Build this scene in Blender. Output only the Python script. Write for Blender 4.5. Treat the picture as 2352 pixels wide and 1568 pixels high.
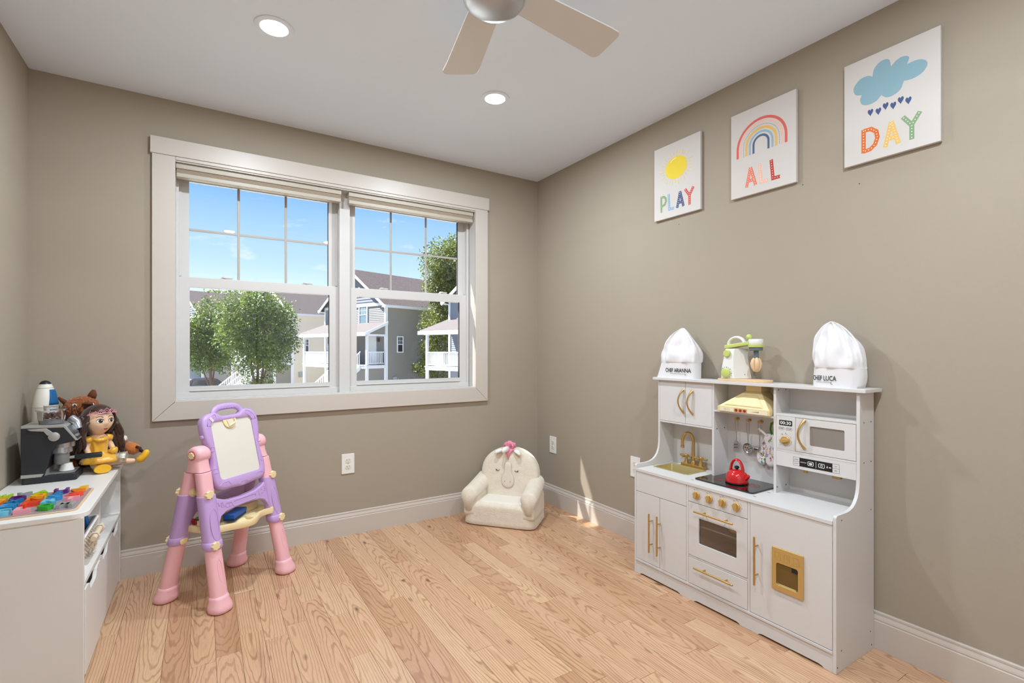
import bpy, bmesh, math, random
from math import sin, cos, pi, radians, sqrt, atan2
from mathutils import Vector, Matrix, noise

random.seed(7)
SC = bpy.context.scene
COL = SC.collection
for o in list(bpy.data.objects):
    bpy.data.objects.remove(o, do_unlink=True)

# ------------------------------------------------------------------ camera
cam_d = bpy.data.cameras.new('camera')
cam_d.sensor_fit = 'HORIZONTAL'
cam_d.sensor_width = 36.0
cam_d.lens = 36.0 * 1126.0 / 2352.0
cam_d.shift_y = 19.5 / 2352.0
cam_d.clip_start = 0.02
cam_d.clip_end = 400
cam = bpy.data.objects.new('camera', cam_d)
cam.location = (-2.188, -3.105, 1.140)
cam.rotation_euler = (radians(90), 0, -0.5622)
COL.objects.link(cam)
SC.camera = cam

# ------------------------------------------------------------------ colour management
SC.view_settings.view_transform = 'Standard'
SC.view_settings.look = 'None'
SC.view_settings.exposure = 0.10
SC.view_settings.gamma = 1.0
SC.view_settings.use_curve_mapping = False

# ------------------------------------------------------------------ sky
world = bpy.data.worlds.new('sky')
SC.world = world
world.use_nodes = True
wn = world.node_tree
wn.nodes.clear()
def wnode(t, **k):
    n = wn.nodes.new(t)
    for a, b in k.items():
        setattr(n, a, b)
    return n
w_tc = wnode('ShaderNodeTexCoord')
w_sep = wnode('ShaderNodeSeparateXYZ')
wn.links.new(w_tc.outputs['Generated'], w_sep.inputs[0])
w_ramp = wnode('ShaderNodeValToRGB')
cr = w_ramp.color_ramp
cr.elements[0].position = 0.0
cr.elements[0].color = (0.90, 0.96, 1.0, 1)
cr.elements[1].position = 0.62
cr.elements[1].color = (0.10, 0.30, 0.80, 1)
e = cr.elements.new(0.07); e.color = (0.80, 0.92, 1.0, 1)
e = cr.elements.new(0.15); e.color = (0.55, 0.77, 0.98, 1)
e = cr.elements.new(0.31); e.color = (0.18, 0.44, 0.88, 1)
wn.links.new(w_sep.outputs['Z'], w_ramp.inputs[0])
w_map = wnode('ShaderNodeMapping')
w_map.inputs['Scale'].default_value = (3.0, 3.0, 9.0)
w_map.inputs['Location'].default_value = (1.3, 0.4, 0.2)
wn.links.new(w_tc.outputs['Generated'], w_map.inputs[0])
w_no = wnode('ShaderNodeTexNoise')
w_no.inputs['Scale'].default_value = 2.2
w_no.inputs['Detail'].default_value = 6.0
w_no.inputs['Roughness'].default_value = 0.55
wn.links.new(w_map.outputs[0], w_no.inputs['Vector'])
w_cr = wnode('ShaderNodeValToRGB')
w_cr.color_ramp.elements[0].position = 0.60
w_cr.color_ramp.elements[0].color = (0, 0, 0, 1)
w_cr.color_ramp.elements[1].position = 0.74
w_cr.color_ramp.elements[1].color = (0.8, 0.8, 0.8, 1)
wn.links.new(w_no.outputs[0], w_cr.inputs[0])
w_mix = wnode('ShaderNodeMix', data_type='RGBA')
wn.links.new(w_cr.outputs[0], w_mix.inputs['Factor'])
wn.links.new(w_ramp.outputs[0], w_mix.inputs['A'])
w_mix.inputs['B'].default_value = (0.95, 0.97, 1.0, 1)
w_bg = wnode('ShaderNodeBackground')
w_bg.inputs['Strength'].default_value = 1.15
wn.links.new(w_mix.outputs['Result'], w_bg.inputs[0])
w_out = wnode('ShaderNodeOutputWorld')
wn.links.new(w_bg.outputs[0], w_out.inputs[0])

# ------------------------------------------------------------------ sun
SUN_DIR = Vector((1.0, -0.90, -1.90)).normalized()      # direction the light travels
sd = bpy.data.lights.new('sun', 'SUN')
sd.energy = 28.0
sd.color = (1.0, 0.97, 0.92)
sd.angle = radians(0.55)
so = bpy.data.objects.new('sun', sd)
so.rotation_euler = SUN_DIR.to_track_quat('-Z', 'Y').to_euler()
so.location = (-8, 7, 16)
COL.objects.link(so)

# power of one recessed ceiling lamp (used by its builder below)
LAMP_W = 20.5
LAMP_COL = (0.81, 0.915, 1.0)

# ================================================================== helpers
def lin(c):
    c = c / 255.0
    return c / 12.92 if c <= 0.04045 else ((c + 0.055) / 1.055) ** 2.4
def rgb(*c):
    return (lin(c[0]), lin(c[1]), lin(c[2]), 1.0)

MATS = {}
def mat(name, col, rough=0.5, metal=0.0, spec=0.5, bump=None, var=None, coat=0.0, sheen=0.0,
        emit=None, alpha=1.0, trans=0.0, stretch=None, sss=0.0):
    """procedural principled material; bump=(scale, strength), var=(scale, amount)"""
    if name in MATS:
        return MATS[name]
    m = bpy.data.materials.new(name)
    m.use_nodes = True
    nt = m.node_tree
    b = nt.nodes['Principled BSDF']
    c = rgb(*col)
    b.inputs['Base Color'].default_value = c
    b.inputs['Roughness'].default_value = rough
    b.inputs['Metallic'].default_value = metal
    b.inputs['Specular IOR Level'].default_value = spec
    b.inputs['Coat Weight'].default_value = coat
    b.inputs['Sheen Weight'].default_value = sheen
    b.inputs['Transmission Weight'].default_value = trans
    b.inputs['Alpha'].default_value = alpha
    if sss:
        b.inputs['Subsurface Weight'].default_value = sss
        b.inputs['Subsurface Radius'].default_value = (0.01, 0.005, 0.003)
    if emit:
        b.inputs['Emission Color'].default_value = rgb(*emit[0])
        b.inputs['Emission Strength'].default_value = emit[1]
    tc = None
    def coords():
        nonlocal tc
        if tc is None:
            t = nt.nodes.new('ShaderNodeTexCoord')
            tc = t.outputs['Object']
            if stretch:
                mp = nt.nodes.new('ShaderNodeMapping')
                mp.inputs['Scale'].default_value = stretch
                nt.links.new(tc, mp.inputs[0])
                tc = mp.outputs[0]
        return tc
    if var:
        n = nt.nodes.new('ShaderNodeTexNoise')
        n.inputs['Scale'].default_value = var[0]
        n.inputs['Detail'].default_value = 4
        nt.links.new(coords(), n.inputs['Vector'])
        r = nt.nodes.new('ShaderNodeMapRange')
        r.inputs['From Min'].default_value = 0.3
        r.inputs['From Max'].default_value = 0.7
        r.inputs['To Min'].default_value = 1 - var[1]
        r.inputs['To Max'].default_value = 1 + var[1]
        nt.links.new(n.outputs[0], r.inputs[0])
        hs = nt.nodes.new('ShaderNodeHueSaturation')
        hs.inputs['Color'].default_value = c
        nt.links.new(r.outputs[0], hs.inputs['Value'])
        nt.links.new(hs.outputs[0], b.inputs['Base Color'])
    if bump:
        n = nt.nodes.new('ShaderNodeTexNoise')
        n.inputs['Scale'].default_value = bump[0]
        n.inputs['Detail'].default_value = 3
        nt.links.new(coords(), n.inputs['Vector'])
        bp = nt.nodes.new('ShaderNodeBump')
        bp.inputs['Strength'].default_value = bump[1]
        bp.inputs['Distance'].default_value = 0.002
        nt.links.new(n.outputs[0], bp.inputs['Height'])
        nt.links.new(bp.outputs[0], b.inputs['Normal'])
    MATS[name] = m
    return m

ORG = {}      # object name -> world origin its mesh is written relative to

class B:
    """collects geometry in world (or frame) coordinates"""
    def __init__(self, M=None):
        self.v = []; self.f = []; self.M = M
    def add(self, vs, fs):
        o = len(self.v)
        for p in vs:
            p = Vector(p)
            self.v.append(self.M @ p if self.M else p)
        self.f += [tuple(i + o for i in q) for q in fs]
        return self
    def box(self, x0, x1, y0, y1, z0, z1):
        x0, x1 = min(x0, x1), max(x0, x1); y0, y1 = min(y0, y1), max(y0, y1); z0, z1 = min(z0, z1), max(z0, z1)
        return self.add([(x0,y0,z0),(x1,y0,z0),(x1,y1,z0),(x0,y1,z0),(x0,y0,z1),(x1,y0,z1),(x1,y1,z1),(x0,y1,z1)],
                        [(0,3,2,1),(4,5,6,7),(0,1,5,4),(1,2,6,5),(2,3,7,6),(3,0,4,7)])
    @staticmethod
    def _p3(axis, a, p):
        if axis == 'x': return (a, p[0], p[1])
        if axis == 'y': return (p[0], a, p[1])
        return (p[0], p[1], a)
    def prism(self, poly, axis, a0, a1):
        n = len(poly)
        vs = [self._p3(axis, a0, p) for p in poly] + [self._p3(axis, a1, p) for p in poly]
        fs = [tuple(range(n))[::-1], tuple(range(n, 2*n))]
        for i in range(n):
            j = (i+1) % n
            fs.append((i, j, n+j, n+i))
        return self.add(vs, fs)
    def ring(self, outer, inner, axis, a0, a1):
        """plate with a hole: outer and inner polygons with equal vertex counts"""
        n = len(outer)
        vs = []
        for a in (a0, a1):
            vs += [self._p3(axis, a, p) for p in outer] + [self._p3(axis, a, p) for p in inner]
        fs = []
        for i in range(n):
            j = (i+1) % n
            fs.append((i, j, n+j, n+i))
            fs.append((2*n+i, 3*n+i, 3*n+j, 2*n+j))
            fs.append((i, 2*n+i, 2*n+j, j))
            fs.append((n+i, n+j, 3*n+j, 3*n+i))
        return self.add(vs, fs)
    def frame(self, u0, u1, v0, v1, iu0, iu1, iv0, iv1, axis, a0, a1):
        return self.ring([(u0,v0),(u1,v0),(u1,v1),(u0,v1)], [(iu0,iv0),(iu1,iv0),(iu1,iv1),(iu0,iv1)], axis, a0, a1)
    def lathe(self, prof, c, axis='z', seg=24, caps=True, sy=1.0):
        """profile [(r, h)] turned round axis through c"""
        vs = []; fs = []
        n = len(prof)
        for k in range(seg):
            a = 2*pi*k/seg
            for r, h in prof:
                p, q = r*cos(a), r*sin(a)*sy
                if axis == 'z': w = (c[0]+p, c[1]+q, c[2]+h)
                elif axis == 'y': w = (c[0]+p, c[1]+h, c[2]+q)
                else: w = (c[0]+h, c[1]+p, c[2]+q)
                vs.append(w)
        for k in range(seg):
            k2 = (k+1) % seg
            for i in range(n-1):
                fs.append((k*n+i, k2*n+i, k2*n+i+1, k*n+i+1))
        if caps:
            if prof[0][0] > 1e-6: fs.append(tuple(k*n for k in range(seg)))
            if prof[-1][0] > 1e-6: fs.append(tuple(k*n+n-1 for k in range(seg))[::-1])
        return self.add(vs, fs)
    def cyl(self, p0, p1, r, seg=16, r1=None):
        return self.tube([p0, p1], [r, r if r1 is None else r1], seg)
    def tube(self, path, r, seg=10, closed=False, flat=None):
        """swept tube; r number or per point list; flat=(a,b) scales of the two cross axes"""
        path = [Vector(p) for p in path]
        n = len(path)
        rs = r if isinstance(r, (list, tuple)) else [r]*n
        a, b = flat if flat else (1, 1)
        up = None
        vs = []
        for i, p in enumerate(path):
            if closed:
                t = path[(i+1) % n] - path[i-1]
            else:
                t = path[min(i+1, n-1)] - path[max(i-1, 0)]
            t.normalize()
            if up is None:
                up = Vector((0,0,1)) if abs(t.z) < 0.9 else Vector((0,1,0))
            s = t.cross(up)
            if s.length < 1e-6: s = t.cross(Vector((1,0,0)))
            s.normalize()
            up = s.cross(t).normalized()
            for k in range(seg):
                an = 2*pi*k/seg
                vs.append(p + s*(rs[i]*a*cos(an)) + up*(rs[i]*b*sin(an)))
        fs = []
        m = n if closed else n-1
        for i in range(m):
            j = (i+1) % n
            for k in range(seg):
                l = (k+1) % seg
                fs.append((i*seg+k, i*seg+l, j*seg+l, j*seg+k))
        if not closed:
            fs.append(tuple(range(seg))[::-1])
            fs.append(tuple((n-1)*seg+k for k in range(seg)))
        return self.add(vs, fs)
    def ball(self, c, r, seg=16, rings=10):
        rx, ry, rz = r if isinstance(r, (list, tuple)) else (r, r, r)
        vs = [(c[0], c[1], c[2]-rz)]
        for i in range(1, rings):
            a = -pi/2 + pi*i/rings
            for k in range(seg):
                b = 2*pi*k/seg
                vs.append((c[0]+rx*cos(a)*cos(b), c[1]+ry*cos(a)*sin(b), c[2]+rz*sin(a)))
        vs.append((c[0], c[1], c[2]+rz))
        fs = []
        for k in range(seg):
            l = (k+1) % seg
            fs.append((0, 1+l, 1+k))
            for i in range(rings-2):
                o = 1+i*seg
                fs.append((o+k, o+l, o+seg+l, o+seg+k))
            o = 1+(rings-2)*seg
            fs.append((o+k, o+l, len(vs)-1))
        return self.add(vs, fs)
    def grid(self, fn, nu, nv, cu=False, cv=False):
        vs = [fn(i/(nu if cu else nu-1), j/(nv if cv else nv-1)) for i in range(nu) for j in range(nv)]
        fs = []
        for i in range(nu if cu else nu-1):
            for j in range(nv if cv else nv-1):
                i2, j2 = (i+1) % nu, (j+1) % nv
                fs.append((i*nv+j, i2*nv+j, i2*nv+j2, i*nv+j2))
        return self.add(vs, fs)
    def loft(self, rings, cap=True):
        n = len(rings[0]); vs = [p for r in rings for p in r]; fs = []
        for i in range(len(rings)-1):
            for k in range(n):
                l = (k+1) % n
                fs.append((i*n+k, i*n+l, (i+1)*n+l, (i+1)*n+k))
        if cap:
            fs.append(tuple(range(n))[::-1])
            fs.append(tuple((len(rings)-1)*n+k for k in range(n)))
        return self.add(vs, fs)
    def build(self, name, material, parent=None, base=None, bevel=0.0, seg=2, smooth=40, sub=0, kind=None, recalc=True):
        if parent is not None:
            org = ORG[parent.name]
        else:
            org = Vector(base) if base is not None else Vector((0,0,0))
        me = bpy.data.meshes.new(name)
        me.from_pydata([tuple(p - org) for p in self.v], [], self.f)
        if recalc:
            bm = bmesh.new(); bm.from_mesh(me)
            bmesh.ops.recalc_face_normals(bm, faces=bm.faces)
            bm.to_mesh(me); bm.free()
        me.materials.append(material)
        if smooth:
            me.polygons.foreach_set('use_smooth', [True]*len(me.polygons))
            if smooth < 180 and not bevel:
                me.set_sharp_from_angle(angle=radians(smooth))
        ob = bpy.data.objects.new(name, me)
        COL.objects.link(ob)
        if parent is not None:
            ob.parent = parent
        else:
            ob.location = org
        ORG[ob.name] = org
        if bevel:
            md = ob.modifiers.new('bevel', 'BEVEL')
            md.width = bevel; md.segments = seg; md.limit_method = 'ANGLE'; md.angle_limit = radians(35)
            md.harden_normals = False
            me.set_sharp_from_angle(angle=radians(180))
            if smooth:
                wmd = ob.modifiers.new('wn', 'WEIGHTED_NORMAL'); wmd.keep_sharp = True
        if sub:
            md = ob.modifiers.new('sub', 'SUBSURF'); md.levels = sub; md.render_levels = sub
        if kind:
            ob['kind'] = kind
        return ob

def tag(o, label, cat, group=None):
    o['label'] = label; o['category'] = cat
    if group: o['group'] = group
    return o
def thing(name, base, label=None, cat=None, group=None):
    o = bpy.data.objects.new(name, None)
    o.empty_display_size = 0.1
    COL.objects.link(o)
    o.location = base
    ORG[o.name] = Vector(base)
    if label: tag(o, label, cat, group)
    return o
def struct(o):
    o['kind'] = 'structure'
    return o

def rrect(u0, u1, v0, v1, r, n=5):
    """rounded rectangle polygon"""
    pts = []
    for cx, cy, a in ((u1-r, v0+r, -pi/2), (u1-r, v1-r, 0), (u0+r, v1-r, pi/2), (u0+r, v0+r, pi)):
        for k in range(n+1):
            t = a + pi/2*k/n
            pts.append((cx+r*cos(t), cy+r*sin(t)))
    return pts
def arc(c, r, a0, a1, n):
    return [(c[0]+r*cos(a0+(a1-a0)*k/n), c[1]+r*sin(a0+(a1-a0)*k/n)) for k in range(n+1)]
def circ(c, r, n=24, ry=None):
    ry = r if ry is None else ry
    return [(c[0]+r*cos(2*pi*k/n), c[1]+ry*sin(2*pi*k/n)) for k in range(n)]

_TXT = {}
def text2d(s, size=1.0, bold=0.0):
    """glyph outlines of s filled as flat mesh, centred: (verts2d, faces)"""
    key = (s, bold)
    if key not in _TXT:
        cu = bpy.data.curves.new('txt', 'FONT')
        cu.body = s; cu.size = 1.0; cu.offset = bold; cu.resolution_u = 3
        cu.align_x = 'CENTER'; cu.align_y = 'CENTER'
        ob = bpy.data.objects.new('txt', cu)
        COL.objects.link(ob)
        dg = bpy.context.evaluated_depsgraph_get()
        me = bpy.data.meshes.new_from_object(ob.evaluated_get(dg))
        vs = [(v.co.x, v.co.y) for v in me.vertices]
        fs = [tuple(p.vertices) for p in me.polygons]
        bpy.data.meshes.remove(me)
        bpy.data.objects.remove(ob)
        bpy.data.curves.remove(cu)
        xs = [v[0] for v in vs]; ys = [v[1] for v in vs]
        mx, my = (min(xs)+max(xs))/2, (min(ys)+max(ys))/2
        vs = [(x-mx, y-my) for x, y in vs]
        _TXT[key] = (vs, fs)
    vs, fs = _TXT[key]
    return [(x*size, y*size) for x, y in vs], fs
def text_fit(s, w, h, bold=0.0):
    vs, fs = text2d(s, 1.0, bold)
    W = 2*max(abs(v[0]) for v in vs); H = 2*max(abs(v[1]) for v in vs)
    return [(x*w/W, y*h/H) for x, y in vs], fs
def stroke(pts, w, closed=False):
    """polyline thickened into a 2d strip: (verts, quads)"""
    n = len(pts); vs = []; fs = []
    for i in range(n):
        a = pts[i-1] if (i > 0 or closed) else pts[i]
        b = pts[(i+1) % n] if (i < n-1 or closed) else pts[i]
        p = pts[i]
        d1 = Vector((p[0]-a[0], p[1]-a[1])); d2 = Vector((b[0]-p[0], b[1]-p[1]))
        if d1.length < 1e-9: d1 = d2
        if d2.length < 1e-9: d2 = d1
        d1 = d1.normalized(); d2 = d2.normalized()
        t = (d1+d2)
        t = t.normalized() if t.length > 1e-6 else d1
        nn = Vector((-t.y, t.x))
        k = 1.0/max(0.35, nn.dot(Vector((-d1.y, d1.x))))
        vs.append((p[0]+nn.x*w/2*k, p[1]+nn.y*w/2*k)); vs.append((p[0]-nn.x*w/2*k, p[1]-nn.y*w/2*k))
    m = n if closed else n-1
    for i in range(m):
        j = (i+1) % n
        fs.append((2*i, 2*i+1, 2*j+1, 2*j))
    return vs, fs
def along(pts, step, start=0.0):
    out = []; acc = start
    for a, b in zip(pts[:-1], pts[1:]):
        L = math.hypot(b[0]-a[0], b[1]-a[1])
        while acc <= L:
            t = acc/L if L else 0
            out.append((a[0]+(b[0]-a[0])*t, a[1]+(b[1]-a[1])*t)); acc += step
        acc -= L
    return out
def smoothpath(pts, n=6, closed=False):
    """Catmull-Rom through points"""
    P = [Vector(p) for p in pts]; m = len(P); out = []
    rng = range(m) if closed else range(m-1)
    for i in rng:
        p0 = P[(i-1) % m] if (closed or i > 0) else P[0]
        p1 = P[i]; p2 = P[(i+1) % m]
        p3 = P[(i+2) % m] if (closed or i+2 < m) else P[-1]
        for k in range(n):
            t = k/n
            out.append(0.5*((2*p1)+(p2-p0)*t+(2*p0-5*p1+4*p2-p3)*t*t+(3*p1-p0-3*p2+p3)*t**3))
    if not closed: out.append(P[-1])
    return out
def frameM(org, yaw):
    return Matrix.Translation(Vector(org)) @ Matrix.Rotation(yaw, 4, 'Z')
def skin(name, verts, edges, radii, material, parent=None, base=None, sub=2):
    """continuous skinned body from a joint skeleton"""
    org = ORG[parent.name] if parent is not None else Vector(base)
    me = bpy.data.meshes.new(name)
    me.from_pydata([tuple(Vector(v)-org) for v in verts], edges, [])
    me.materials.append(material)
    ob = bpy.data.objects.new(name, me)
    COL.objects.link(ob)
    if parent is not None: ob.parent = parent
    else: ob.location = org
    ORG[ob.name] = org
    md = ob.modifiers.new('skin', 'SKIN'); md.use_smooth_shade = True
    for i, r in enumerate(radii):
        sv = me.skin_vertices[0].data[i]
        sv.radius = r if isinstance(r, tuple) else (r, r)
    me.skin_vertices[0].data[0].use_root = True
    s = ob.modifiers.new('sub', 'SUBSURF'); s.levels = sub; s.render_levels = sub
    # the skin is turned into plain mesh so the object carries its own surface
    dg = bpy.context.evaluated_depsgraph_get()
    m2 = bpy.data.meshes.new_from_object(ob.evaluated_get(dg))
    ob.modifiers.clear()
    ob.data = m2
    m2.name = name
    bpy.data.meshes.remove(me)
    if not m2.materials: m2.materials.append(material)
    m2.polygons.foreach_set('use_smooth', [True]*len(m2.polygons))
    return ob

# ================================================================== materials of the room
WL = -2.869          # left wall
WF = -3.72           # wall behind the camera
CH = 2.44
M_WALL = mat('greige wall paint', (167, 155, 139), 0.85, spec=0.25, bump=(380, 0.08), var=(1.3, 0.012))
M_CEIL = mat('white ceiling paint', (234, 243, 255), 0.9, spec=0.2, bump=(300, 0.05))
M_TRIM = mat('white trim paint', (202, 192, 182), 0.38, spec=0.45)
M_VINYL = mat('white window vinyl', (206, 202, 198), 0.3, spec=0.5)
M_MUNT = mat('taupe grid bars', (176, 168, 160), 0.4)  # backlit shade of the bars put into a darker tone
M_PLASTIC_W = mat('white plastic', (235, 233, 228), 0.3)
M_DARK = mat('black hole', (18, 17, 16), 0.7)
M_OUTER = mat('grey clapboard outside', (150, 150, 148), 0.7)

def glass_mat(name, tint=(1,1,1), refl=0.05, rough=0.0, dark=1.0):
    m = bpy.data.materials.new(name); m.use_nodes = True
    nt = m.node_tree; nt.nodes.clear()
    out = nt.nodes.new('ShaderNodeOutputMaterial')
    tr = nt.nodes.new('ShaderNodeBsdfTransparent'); tr.inputs[0].default_value = (tint[0]*dark, tint[1]*dark, tint[2]*dark, 1)
    gl = nt.nodes.new('ShaderNodeBsdfGlossy'); gl.inputs['Roughness'].default_value = rough
    fr = nt.nodes.new('ShaderNodeFresnel'); fr.inputs[0].default_value = 1.45
    mx = nt.nodes.new('ShaderNodeMixShader')
    mu = nt.nodes.new('ShaderNodeMath'); mu.operation = 'MULTIPLY'; mu.inputs[1].default_value = refl/0.04
    mu.use_clamp = True
    nt.links.new(fr.outputs[0], mu.inputs[0])
    nt.links.new(mu.outputs[0], mx.inputs[0]); nt.links.new(tr.outputs[0], mx.inputs[1]); nt.links.new(gl.outputs[0], mx.inputs[2])
    nt.links.new(mx.outputs[0], out.inputs[0])
    MATS[name] = m
    return m
M_GLASS = glass_mat('window glass', (0.98, 0.99, 0.985), 0.03)

def wood_floor_mat():
    m = bpy.data.materials.new('red oak boards'); m.use_nodes = True
    nt = m.node_tree; b = nt.nodes['Principled BSDF']
    N = nt.nodes.new; L = nt.links.new
    def math_(op, a=None, c=None, v0=None, v1=None):
        n = N('ShaderNodeMath'); n.operation = op
        if a is not None: L(a, n.inputs[0])
        if c is not None: L(c, n.inputs[1])
        if v0 is not None: n.inputs[0].default_value = v0
        if v1 is not None: n.inputs[1].default_value = v1
        return n.outputs[0]
    geo = N('ShaderNodeTexCoord'); oi = N('ShaderNodeObjectInfo')
    sep = N('ShaderNodeSeparateXYZ'); L(geo.outputs['Object'], sep.inputs[0])
    wn_ = N('ShaderNodeTexWhiteNoise'); wn_.noise_dimensions = '1D'; L(oi.outputs['Random'], wn_.inputs['W'])
    rs = N('ShaderNodeSeparateColor'); L(wn_.outputs['Color'], rs.inputs[0])
    r1, r2, r3 = rs.outputs[0], rs.outputs[1], rs.outputs[2]
    # shifted coordinates of each board: the heart of the tree lies somewhere beside or below it
    ox = math_('MULTIPLY', math_('SUBTRACT', r1, v1=0.5), v1=0.10)
    oy = math_('MULTIPLY', math_('SUBTRACT', r2, v1=0.5), v1=1.6)
    x = math_('ADD', sep.outputs['X'], ox)
    y = math_('ADD', sep.outputs['Y'], oy)
    off = math_('MULTIPLY', r3, v1=37.0)
    cv = N('ShaderNodeCombineXYZ')
    L(math_('MULTIPLY', sep.outputs['X'], v1=14.0), cv.inputs[0]); L(math_('MULTIPLY', sep.outputs['Y'], v1=3.0), cv.inputs[1]); L(off, cv.inputs[2])
    n1 = N('ShaderNodeTexNoise'); n1.inputs['Scale'].default_value = 1.0; n1.inputs['Detail'].default_value = 3.0; n1.inputs['Roughness'].default_value = 0.5
    L(cv.outputs[0], n1.inputs['Vector'])
    wob = math_('MULTIPLY', math_('SUBTRACT', n1.outputs[0], v1=0.5), v1=0.050)
    ye = math_('ADD', math_('MULTIPLY', y, v1=0.085), wob)
    rr = math_('POWER', math_('ADD', math_('ADD', math_('MULTIPLY', x, x), math_('MULTIPLY', ye, ye)), v1=0.0002), v1=0.5)
    ph = math_('ADD', math_('MULTIPLY', rr, v1=720.0), off)
    sn = math_('SINE', ph)
    ring = N('ShaderNodeMapRange'); L(sn, ring.inputs[0]); ring.inputs['From Min'].default_value = 0.35; ring.inputs['From Max'].default_value = 1.0
    # fine pores along the board
    cp = N('ShaderNodeCombineXYZ')
    L(math_('MULTIPLY', sep.outputs['X'], v1=420.0), cp.inputs[0]); L(math_('MULTIPLY', sep.outputs['Y'], v1=16.0), cp.inputs[1]); L(off, cp.inputs[2])
    n2 = N('ShaderNodeTexNoise'); n2.inputs['Scale'].default_value = 1.0; n2.inputs['Detail'].default_value = 2.0; L(cp.outputs[0], n2.inputs['Vector'])
    pores = N('ShaderNodeMapRange'); L(n2.outputs[0], pores.inputs[0]); pores.inputs['From Min'].default_value = 0.48; pores.inputs['From Max'].default_value = 0.72
    # broad tone drift and rare mineral streaks
    cs = N('ShaderNodeCombineXYZ')
    L(math_('MULTIPLY', sep.outputs['X'], v1=22.0), cs.inputs[0]); L(math_('MULTIPLY', sep.outputs['Y'], v1=1.6), cs.inputs[1]); L(math_('ADD', off, v1=5.0), cs.inputs[2])
    n3 = N('ShaderNodeTexNoise'); n3.inputs['Scale'].default_value = 1.0; n3.inputs['Detail'].default_value = 3.0; L(cs.outputs[0], n3.inputs['Vector'])
    streak = N('ShaderNodeMapRange'); L(n3.outputs[0], streak.inputs[0]); streak.inputs['From Min'].default_value = 0.63; streak.inputs['From Max'].default_value = 0.80
    # knots
    vo = N('ShaderNodeTexVoronoi'); vo.inputs['Scale'].default_value = 1.0
    ck = N('ShaderNodeCombineXYZ')
    L(math_('MULTIPLY', sep.outputs['X'], v1=8.0), ck.inputs[0]); L(math_('MULTIPLY', sep.outputs['Y'], v1=3.0), ck.inputs[1]); L(off, ck.inputs[2])
    L(ck.outputs[0], vo.inputs['Vector'])
    knot = N('ShaderNodeMapRange'); L(vo.outputs['Distance'], knot.inputs[0]); knot.inputs['From Min'].default_value = 0.10; knot.inputs['From Max'].default_value = 0.02
    # colours
    ramp = N('ShaderNodeValToRGB'); L(r2, ramp.inputs[0]); cr = ramp.color_ramp
    cr.elements[0].position = 0.0; cr.elements[0].color = rgb(184, 142, 108)
    cr.elements[1].position = 1.0; cr.elements[1].color = rgb(221, 186, 152)
    for p, c in ((0.15, (202, 160, 125)), (0.4, (213, 175, 139)), (0.6, (206, 164, 129)), (0.8, (208, 166, 134)), (0.92, (194, 150, 114))):
        e = cr.elements.new(p); e.color = rgb(*c)
    def mixc(fac, a, bcol, mul=1.0, blend='MIX'):
        n = N('ShaderNodeMix'); n.data_type = 'RGBA'; n.blend_type = blend
        L(math_('MULTIPLY', fac, v1=mul), n.inputs['Factor']); L(a, n.inputs['A']); n.inputs['B'].default_value = bcol
        return n.outputs['Result']
    amp = math_('ADD', math_('MULTIPLY', n3.outputs[0], v1=0.9), v1=0.1)
    ringa = math_('MULTIPLY', ring.outputs[0], amp)
    c = mixc(ringa, ramp.outputs[0], rgb(150, 104, 72), 0.95)
    c = mixc(pores.outputs[0], c, rgb(172, 122, 84), 0.38)
    c = mixc(streak.outputs[0], c, rgb(128, 92, 62), 0.55)
    c = mixc(knot.outputs[0], c, rgb(70, 44, 28), 0.8)
    L(c, b.inputs['Base Color'])
    b.inputs['Roughness'].default_value = 0.22
    b.inputs['Specular IOR Level'].default_value = 0.5
    bp = N('ShaderNodeBump'); bp.inputs['Strength'].default_value = 0.10; bp.inputs['Distance'].default_value = 0.001
    hh = math_('ADD', math_('MULTIPLY', pores.outputs[0], v1=-0.6), math_('MULTIPLY', ring.outputs[0], v1=-0.4))
    L(hh, bp.inputs['Height']); L(bp.outputs[0], b.inputs['Normal'])
    return m
M_OAK = wood_floor_mat()

# ================================================================== floor with every board
floor = struct(B().box(WL-0.15, 0.15, WF-0.15, 0.2, -0.2, -0.012).build('floor', mat('dark subfloor', (84, 54, 34), 0.9)))
PW = 0.0826
rnd = random.Random(11)
ncol = int(math.ceil(-WL/PW))
for i in range(ncol):
    x1 = -i*PW; x0 = max(x1-PW, WL)
    y = 0.0 + rnd.uniform(0.0, 0.5)
    first = True
    while y > WF:
        ln = rnd.choice((0.32, 0.45, 0.6, 0.75, 0.9, 1.05, 1.25))*rnd.uniform(0.85, 1.15)
        ya, yb = (0.0 if first else y), max(y-ln, WF)
        y -= ln
        if yb > -0.06 or ya-yb < 0.03: continue
        first = False
        xc, yc = (x0+x1)/2, (ya+yb)/2
        hx, hy = (x1-x0)/2-0.0004, (ya-yb)/2-0.0005
        zt = rnd.uniform(-0.0003, 0.0)
        e = 0.0008
        b = B()
        vs = []
        for z, k in ((-0.012, 0), (zt-0.0007, 0), (zt, e)):
            vs += [(xc-hx+k, yc-hy+k, z), (xc+hx-k, yc-hy+k, z), (xc+hx-k, yc+hy-k, z), (xc-hx+k, yc+hy-k, z)]
        fs = [(3,2,1,0), (8,9,10,11)]
        for q in (0, 4):
            for k in range(4):
                fs.append((q+k, q+(k+1) % 4, q+4+(k+1) % 4, q+4+k))
        b.add(vs, fs)
        # each board has its own centre so the grain of one never runs on into the next
        me_o = Vector((xc, yc, 0))
        ob = b.build('plank', M_OAK, base=me_o, smooth=0, recalc=False)
        ob.parent = floor
        ORG[ob.name] = me_o

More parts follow.
